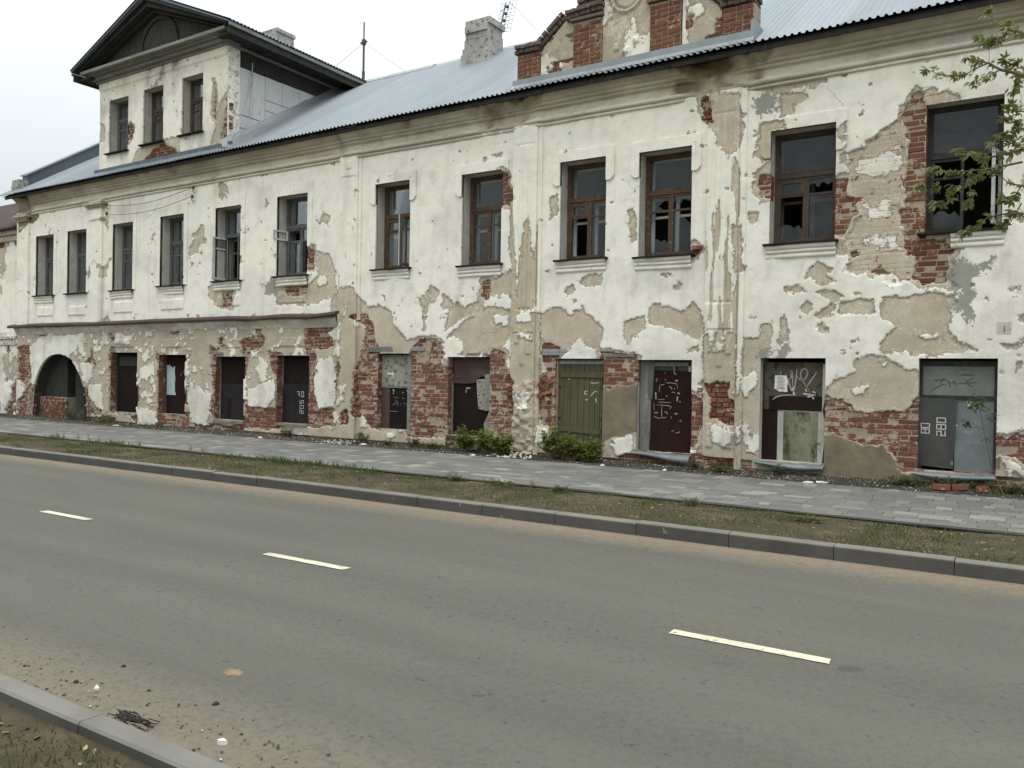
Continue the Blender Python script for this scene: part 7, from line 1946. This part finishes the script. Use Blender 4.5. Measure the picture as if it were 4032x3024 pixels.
P11 = scatter(140, -9.8, -8.6, -.95, -.1, wz, lambda X, Y: np.clip(1 - np.abs(X + 9.15) / .6, 0, 1))
tag(link('plaster_heap', stones('plaster_heap', P11 + np.array([0, 0, .02]), .02, .07, M['reveal'], .6)), 'heap of fallen plaster lumps at the foot of the battered pilaster', 'rubble', kind='stuff')
P12 = scatter(90, -14.7, -13.6, -.9, -.15, wz, lambda X, Y: .8 + 0*X)
tag(link('plaster_crumbs', stones('plaster_crumbs', P12 + np.array([0, 0, .01]), .015, .05, M['reveal'], .4)), 'pale plaster crumbs below the left pilaster', 'rubble', kind='stuff')
# road litter
tw = empty('twig_heap', (-3.86, -12.50, RZ - .018)); tag(tw, 'dark heap of dead twigs against the near kerb', 'twigs')
m_ = MB()
for k in range(70):
    a = rng.uniform(-.35, .35) + (math.pi if rng.random() < .5 else 0); l = rng.uniform(.03, .10); x, y = rng.gauss(0, .05), rng.gauss(0, .022); z = rng.uniform(.004, .03)
    m_.tube([(x, y, z), (x + math.cos(a)*l, y + math.sin(a)*l, z + rng.uniform(-.004, .012))], .0028, 4)
m_.build('dark_twigs', M['darkwood'], tw)
m_ = MB()
for (x, y, a, l) in ((.02, -.04, .05, .16), (.05, -.05, -.2, .12), (-.02, -.03, .3, .1), (.08, -.03, .1, .08)): m_.tube([(x, y, .02), (x + math.cos(a)*l*.5, y + math.sin(a)*l*.5, .026), (x + math.cos(a)*l, y + math.sin(a)*l, .014)], .0034, 5)
m_.build('pale_straws', M['deadstem'], tw)
def clod(x, y, s, lb):
    r_ = random.Random(int(x*991)); m_ = MB(); n_ = 8
    ring = lambda rr, z: [(math.cos(6.28*k/n_)*rr*r_.uniform(.7, 1.2), math.sin(6.28*k/n_)*rr*r_.uniform(.6, 1.1), z) for k in range(n_)]
    V = ring(s, 0) + ring(s*.9, s*.5) + ring(s*.45, s*.85) + [(0, 0, s)]
    F_ = [(a*n_ + k, a*n_ + (k+1) % n_, (a+1)*n_ + (k+1) % n_, (a+1)*n_ + k) for a in range(2) for k in range(n_)] + [(2*n_ + k, 2*n_ + (k+1) % n_, 3*n_) for k in range(n_)]
    m_.add(V, F_); tag(m_.build('dirt_clod', M['dirt'], loc=(x, y, road_z(x, y) - .004)), lb, 'clod')
clod(-3.69, -12.12, .022, 'largest dark dirt clod on the near lane, right of the twig heap')
clod(-4.61, -12.07, .018, 'dark dirt clod farthest from the near kerb, left of the orange mark')
clod(-4.60, -12.37, .020, 'dark dirt clod nearest the near kerb, left of the twig heap')
clod(-4.15, -12.21, .014, 'small dark dirt clod on the road above the twig heap')
scrap('litter_scrap', -4.41, -12.36, RZ - .012, .022, .1, M['paper'], 'tiny white scrap on the road above the near kerb', 'litter')
scrap('litter_scrap', -3.27, -12.40, RZ - .012, .03, .5, M['paper'], 'tiny white sliver on the road near the bottom edge', 'litter')
om, ot, oo = newmat('faded_orange_mark')
nn = noise(ot, pos(ot), 24, 6, .7); sxx = ND(ot, 'ShaderNodeTexCoord').outputs['Object']
ln_ = ND(ot, 'ShaderNodeVectorMath', {0: scaled(ot, sxx, 14, 20, 1)}, operation='LENGTH').outputs['Value']
df_ = ND(ot, 'ShaderNodeBsdfDiffuse', {'Color': (.50, .30, .16, 1)}); tr_ = ND(ot, 'ShaderNodeBsdfTransparent')
mx_ = ND(ot, 'ShaderNodeMixShader', {0: mth(ot, 'MULTIPLY', ramp(ot, mth(ot, 'SUBTRACT', nn, mth(ot, 'MULTIPLY', ln_, .38)), .05, .3), .4), 1: tr_.outputs[0], 2: df_.outputs[0]}); ot.links.new(mx_.outputs[0], oo.inputs[0])
m_ = MB(); m_.quad((-.10, -.06, 0), (.10, -.06, 0), (.10, .06, 0), (-.10, .06, 0)); o = m_.build('orange_mark', om, ROAD, fix=False, loc=(-3.98, -11.77, road_z(-3.98, -11.77) + .005)); o['label'] = 'faded orange paint spot on the road'

# ================================================================== plants
def leaflet(V, F_, base, d, up, L, W):
    d = Vector(d).normalized(); s = d.cross(Vector(up)); s = s.normalized() if s.length > 1e-4 else Vector((1, 0, 0)); n = s.cross(d)
    b = Vector(base); k = len(V)
    V += [tuple(b), tuple(b + d*L*.35 + s*W*.5 + n*L*.05), tuple(b + d*L*.7 + s*W*.36 - n*L*.02), tuple(b + d*L - n*L*.12), tuple(b + d*L*.7 - s*W*.36 - n*L*.02), tuple(b + d*L*.35 - s*W*.5 + n*L*.05), tuple(b + d*L*.5 - n*L*.02)]
    F_ += [(k, k+1, k+6), (k+1, k+2, k+6), (k+2, k+3, k+6), (k+3, k+4, k+6), (k+4, k+5, k+6), (k+5, k, k+6)]
def plant(name, x, y, h_, w_, nst, lpl, leaf, mat, label, cat='plant', group=None, z0=None, spread=.8, lw=.45):
    z = float(wz(np.array(x), np.array(min(y, 0)))) - .01 if z0 is None else z0
    rt = empty(name, (x, y, z)); tag(rt, label, cat, group)
    st = MB(); V, F_, A_ = [], [], []
    for k in range(nst):
        a = rng.uniform(0, 6.28); r_ = w_ * .5 * math.sqrt(rng.random()); hh = h_ * rng.choice((rng.uniform(.4, .8), rng.uniform(.7, 1.15))) * (1 - .35 * r_ / (w_*.5))
        tip = Vector((math.cos(a)*r_, math.sin(a)*r_*.55 - .02, hh)); b = Vector((math.cos(a)*r_*.3, math.sin(a)*r_*.2, 0)); mid = b.lerp(tip, .5) + Vector((rng.uniform(-.03, .03), rng.uniform(-.03, .03), .04*h_))
        st.tube([b, mid, tip], [.006, .004, .002], 4)
        for q in range(lpl):
            u = rng.uniform(.25, 1.0); pt = b.lerp(mid, u*2) if u < .5 else mid.lerp(tip, u*2 - 1)
            ang = rng.uniform(0, 6.28); d = Vector((math.cos(ang), math.sin(ang), rng.uniform(-.25, .7))); n0 = len(V)
            leaflet(V, F_, pt + d*.01, d, (rng.uniform(-.3, .3), rng.uniform(-.3, .3), 1), leaf*rng.uniform(.6, 1.2), leaf*lw*rng.uniform(.8, 1.2)); A_ += [rng.random()] * (len(V) - n0)
    st.build('stems', M['deadstem'], rt)
    o = link('foliage', npmesh('foliage', V, F_, mat, {'rnd': np.array(A_)}), rt); o['kind'] = 'stuff'
    return rt
SH = 'shrubs at the wall foot'
for (x, y, h_, w_, n_, lb) in (
    (-10.45, -.42, .62, .6, 30, 'leafy green shrub below the torn rusty sheet, left of its clump'), (-9.92, -.38, .64, .65, 36, 'darker leafy shrub in the middle of the clump below the torn rusty sheet'), (-9.45, -.50, .58, .75, 46, 'bright green shrub touching the battered pilaster on its left'),
    (-8.28, -.40, .80, .6, 30, 'tall loose shrub at the hinge side of the green door'), (-7.85, -.48, .58, .85, 50, 'broad bright shrub in front of the green door'), (-7.38, -.45, .50, .7, 36, 'low shrub at the right foot of the green door')):
    plant('shrub', x, y, h_, w_, n_, 26, .095, M['shrub'], lb, 'shrub', SH)
WD = 'weeds at the wall foot'
for (x, y, h_, w_, n_, lb) in (
    (-13.55, -.35, .34, .5, 22, 'dark weed clump below the left side of the speckled board'), (-12.75, -.35, .2, .3, 10, 'small weed tuft below the dark boarded doorway'), (-11.95, -.38, .32, .45, 20, 'dark weed clump at the foot of the brick pier'), (-11.35, -.42, .2, .35, 12, 'low weed tuft right of the brick pier'),
    (-16.15, -.35, .32, .6, 22, 'dark weed clump below the board with white figures'), (-26.25, -.30, .55, .7, 26, 'weed clump in the mouth of the arch'), (-25.3, -.35, .45, .7, 24, 'dark weed clump right of the arch'), (-24.2, -.35, .42, 1.1, 34, 'wide dark weed clump below the first boarded doorway'),
    (-5.25, -.45, .24, .35, 14, 'weed tuft below the zinc sill of the maroon door'), (-4.72, -.5, .24, .4, 16, 'weed tuft at the foot of the right pilaster'), (-3.75, -.32, .22, .35, 14, 'weed tuft below the graffiti board'), (-1.75, -.35, .2, .6, 20, 'weed patch left of the grey door sill'), (-1.05, -.25, .2, .8, 26, 'weed patch below the grey door sill'), (-.2, -.35, .24, .6, 26, 'weed patch at the foot of the sapling')):
    plant('weed_clump', x, y, h_, w_, n_, 14, .06, M['weed'], lb, 'weed', WD, lw=.5)
EG = 'thin weeds along the footpath edge'
ORD = ('leftmost', 'second from the left', 'third from the left', 'fourth from the left', 'fifth from the left', 'sixth from the left', 'sixth from the right', 'fifth from the right', 'fourth from the right', 'third from the right', 'second from the right', 'rightmost')
for k_, (x, y, h_) in enumerate(sorted(((-19.68, -4.28, .26), (-19.4, -4.27, .30), (-18.37, -4.27, .34), (-18.87, -4.25, .24), (-17.96, -4.27, .22), (-17.52, -4.26, .22), (-17.17, -4.28, .22), (-16.4, -4.27, .16), (-14.63, -4.28, .30), (-14.24, -4.27, .2), (-13.6, -4.3, .18), (-6.46, -4.26, .16)))):
    plant('tall_weed', x, y, h_, .10, 3, 12, .03, M['weed'], 'thin upright weed standing along the footpath edge, ' + ORD[k_] + ' of twelve', 'weed', EG, z0=float(vz(np.array(x), np.array(y))), lw=.5)
for (x, y, h_, w_, lb) in ((-7.89, -4.32, .16, .45, 'low leafy weed at the footpath edge opposite the green door'), (-6.91, -4.34, .12, .5, 'flat leafy weed at the footpath edge left of the cement patch'), (-5.87, -4.4, .14, .3, 'small leafy weed at the footpath edge opposite the maroon door'), (-3.84, -4.45, .13, .35, 'small leafy weed at the footpath edge opposite the graffiti board'), (-2.24, -4.9, .10, .4, 'flat green tuft on the verge opposite the algae board')):
    plant('verge_weed', x, y, h_, w_, 14, 12, .05, M['weed'], lb, 'weed', z0=float(vz(np.array(x), np.array(y))), lw=.45)
# sapling in front of the grey door
sp = empty('sapling', (-.33, -.66, .0)); tag(sp, 'thin leaning sapling with a small leafy top in front of the blue-grey sheet', 'sapling')
m_ = MB().tube([(0, 0, 0), (-.10, .06, .22), (-.18, .10, .45), (-.27, .11, .85), (-.33, .10, 1.20), (-.36, .08, 1.42)], [.009, .008, .007, .006, .004, .002], 6); m_.tube([(-.27, .11, .95), (-.40, .05, 1.05), (-.50, .02, 1.10)], [.004, .003, .002], 4); m_.tube([(-.31, .10, 1.1), (-.22, .06, 1.2)], [.004, .002], 4); m_.build('stem', M['bark'], sp)
V, F_, A_ = [], [], []
for (c_, n_, s_) in (((-.36, .08, 1.36), 60, .10), ((-.50, .02, 1.08), 22, .055), ((-.20, .06, 1.2), 18, .055), ((-.28, .1, .85), 7, .03)):
    for k in range(n_):
        a = rng.uniform(0, 6.28); d = Vector((math.cos(a), math.sin(a), rng.uniform(-.9, .3))); n0 = len(V)
        leaflet(V, F_, Vector(c_) + Vector((rng.gauss(0, s_*.5), rng.gauss(0, s_*.4), rng.gauss(0, s_*.6))), d, (0, 0, 1), rng.uniform(.07, .11), .045); A_ += [rng.random()] * (len(V) - n0)
o = link('foliage', npmesh('foliage', V, F_, M['weed'], {'rnd': np.array(A_)}), sp); o['kind'] = 'stuff'

# ---- tree at the right edge: trunk in the verge past the frame, limbs reaching in
TR = empty('tree', (1.75, -5.0, -.05)); tag(TR, 'young tree at the right edge whose leafy branches hang before the upper window', 'tree')
def W2(x, y): return (-1.28 + .00139*x, 6.08 - .00166*y - .00024*x)
tb = Vector((1.75, -5.0, -.05))
def loc(v): return Vector(v) - tb
m_ = MB().tube([loc((1.75, -5.0, -.1)), loc((1.70, -4.98, 1.2)), loc((1.60, -4.9, 2.6)), loc((1.55, -4.8, 4.2)), loc((1.62, -4.75, 6.0)), loc((1.6, -4.7, 7.6))], [.12, .10, .085, .065, .045, .015], 9); m_.build('trunk', M['bark'], TR, smooth=True)
def bp(x, y, dy=0.0): a, b = W2(x, y); return Vector((a, -4.0 + dy, b))
BR = [
 ([(1.56, -4.8, 4.3), bp(1150, 560, -.3), bp(814, 430, -.1), bp(640, 372), bp(560, 318, .05), bp(400, 270, .1)], .030, 10),
 ([bp(560, 322), bp(480, 355, .0), bp(400, 385, .05), bp(300, 395, .08), bp(190, 385, .1), bp(90, 345, .1)], .010, 12),
 ([bp(640, 372), bp(560, 435, -.1), bp(470, 480, -.1)], .008, 6), ([bp(560, 318), bp(558, 200, .0)], .005, 1),
 ([(1.6, -4.75, 5.6), bp(1100, 230, -.2), bp(814, 150, -.1), bp(700, 95, 0), bp(610, 50, 0), bp(560, -10, 0)], .022, 9), ([bp(700, 95), bp(600, 160, .1), bp(480, 115, .1)], .008, 7), ([bp(814, 150), bp(740, 60, .1), bp(700, 40, .1)], .008, 6),
 ([bp(700, 395), bp(720, 320, .1), bp(690, 290, .1)], .006, 5), ([bp(780, 420), bp(760, 480, 0), bp(740, 510, 0)], .006, 5), ([bp(814, 430), bp(800, 340, .1), bp(770, 310, .1)], .006, 5),
 ([(1.56, -4.85, 3.4), bp(1200, 960, -.3), bp(814, 930, -.1), bp(660, 965, 0), bp(500, 985, .1), bp(380, 930, .1)], .024, 14), ([bp(814, 1020, -.1), bp(600, 1060, 0), bp(400, 1075, .1), bp(260, 1085, .1), bp(150, 1075, .1)], .014, 16),
 ([(1.56, -4.8, 3.9), bp(1100, 790, -.2), bp(814, 785, -.05), bp(690, 800, .05), bp(600, 860, .1)], .016, 9), ([bp(814, 785), bp(750, 720, .1), bp(700, 690, .1)], .008, 7), ([bp(814, 660, 0), bp(760, 640, .1), bp(720, 600, .1)], .008, 7),
 ([bp(600, 1060), bp(480, 1120, .1), bp(360, 1180, .1), bp(200, 1190, .15)], .009, 9), ([bp(400, 1130, .1), bp(280, 1270, .15), bp(180, 1300, .2)], .006, 6), ([bp(430, 1080, .1), bp(440, 1200, .1), bp(430, 1300, .1)], .006, 5),
 ([(1.58, -4.85, 2.9), bp(1150, 1250, -.3), bp(814, 1180, -.1), bp(720, 1160, 0), bp(640, 1090, 0)], .018, 8), ([bp(814, 1180, -.1), bp(760, 1250, 0), bp(690, 1260, 0)], .008, 7),
 ([bp(900, 1380, -.2), bp(720, 1370, -.05), bp(580, 1395, .05), bp(480, 1460, .1), bp(400, 1510, .1)], .014, 10), ([bp(814, 1300, -.1), bp(740, 1420, 0), bp(690, 1440, 0)], .008, 7),
 ([bp(814, 930), bp(760, 860, .1), bp(720, 830, .1)], .008, 8), ([bp(100, 1130, .2), bp(40, 1190, .2)], .004, 4), ([(1.56, -4.85, 3.4), bp(1400, 1100, -.6), bp(1300, 1000, -.7)], .02, 6), ([(1.6, -4.7, 6.4), (1.0, -4.6, 7.0), (.6, -4.5, 7.4)], .02, 6), ([(1.6, -4.7, 6.8), (2.2, -4.6, 7.4), (2.6, -4.5, 7.8)], .02, 6), ([(1.6, -4.8, 5.0), (2.3, -5.0, 5.8), (2.9, -5.0, 6.2)], .02, 6)]
m_ = MB(); spots = []
for pts, rad, nl in BR:
    pts = [loc(q) for q in pts]
    m_.tube(pts, [rad * (1 - .8*k/(len(pts)-1)) for k in range(len(pts))], 5)
    seg = list(zip(pts[:-1], pts[1:]))
    for k in range(nl):
        u = (k + rng.random()) / nl if nl > 1 else 1.0
        u = max(u, .18); i_ = min(int(u * len(seg)), len(seg)-1); a, b = seg[i_]; fpt = a.lerp(b, u*len(seg) - i_)
        spots.append((fpt, (b - a).normalized()))
    spots += [(pts[-1], (pts[-1] - pts[-2]).normalized())] * 2
BO = m_.build('branches', M['bark'], TR)
# compound leaves of several pointed leaflets, a few shapes shared by all
LM = []
for k in range(5):
    V, F_ = [], []
    L = .085
    for q, an in enumerate((0, .65, -.65, 1.25, -1.25) if k % 2 else (0, .8, -.8)):
        st_ = Vector((.0, 0, 0)) if q == 0 else Vector((.0, 0, 0)) - Vector((.022*(q > 2) + .008, 0, 0))
        leaflet(V, F_, st_ + Vector((.03, 0, 0)), (math.cos(an), math.sin(an), rng.uniform(-.35, .1)), (0, 0, 1), L*rng.uniform(.75, 1.1), .030)
    me_ = npmesh('leaf', V, F_, M['leaf'], {'rnd': np.zeros(len(V))}); LM.append((me_, V, F_))
leaves = []
for (fpt, dr) in spots:
    for q in range(2):
        d = (dr + Vector((rng.gauss(0, .6), rng.gauss(0, .6), rng.gauss(-.35, .5)))).normalized()
        leaves.append((fpt + Vector((rng.gauss(0, .02), rng.gauss(0, .03), rng.gauss(0, .02))), d, rng.uniform(.75, 1.25)))
print('leaves', len(leaves))
leaves.sort(key=lambda q: (q[0] + tb).x)
V, F_, A_ = [], [], []
for k, (fpt, d, s_) in enumerate(leaves):
    mt = d.to_track_quat('X', 'Z').to_matrix().to_4x4() @ Matrix.Rotation(rng.uniform(-.8, .8), 4, 'X')
    me_, lv, lf = LM[k % 5]
    if k < 300:
        o = link('leaf', me_, BO); o.matrix_basis = Matrix.Translation(fpt) @ mt @ Matrix.Scale(s_, 4)
    else:
        n0 = len(V); M4 = Matrix.Translation(fpt) @ mt @ Matrix.Scale(s_, 4); V += [tuple(M4 @ Vector(v)) for v in lv]; F_ += [tuple(i_ + n0 for i_ in f_) for f_ in lf]; A_ += [rng.random()] * len(lv)
if V: o = link('crown', npmesh('crown', V, F_, M['leaf'], {'rnd': np.array(A_)}), TR); o['kind'] = 'stuff'
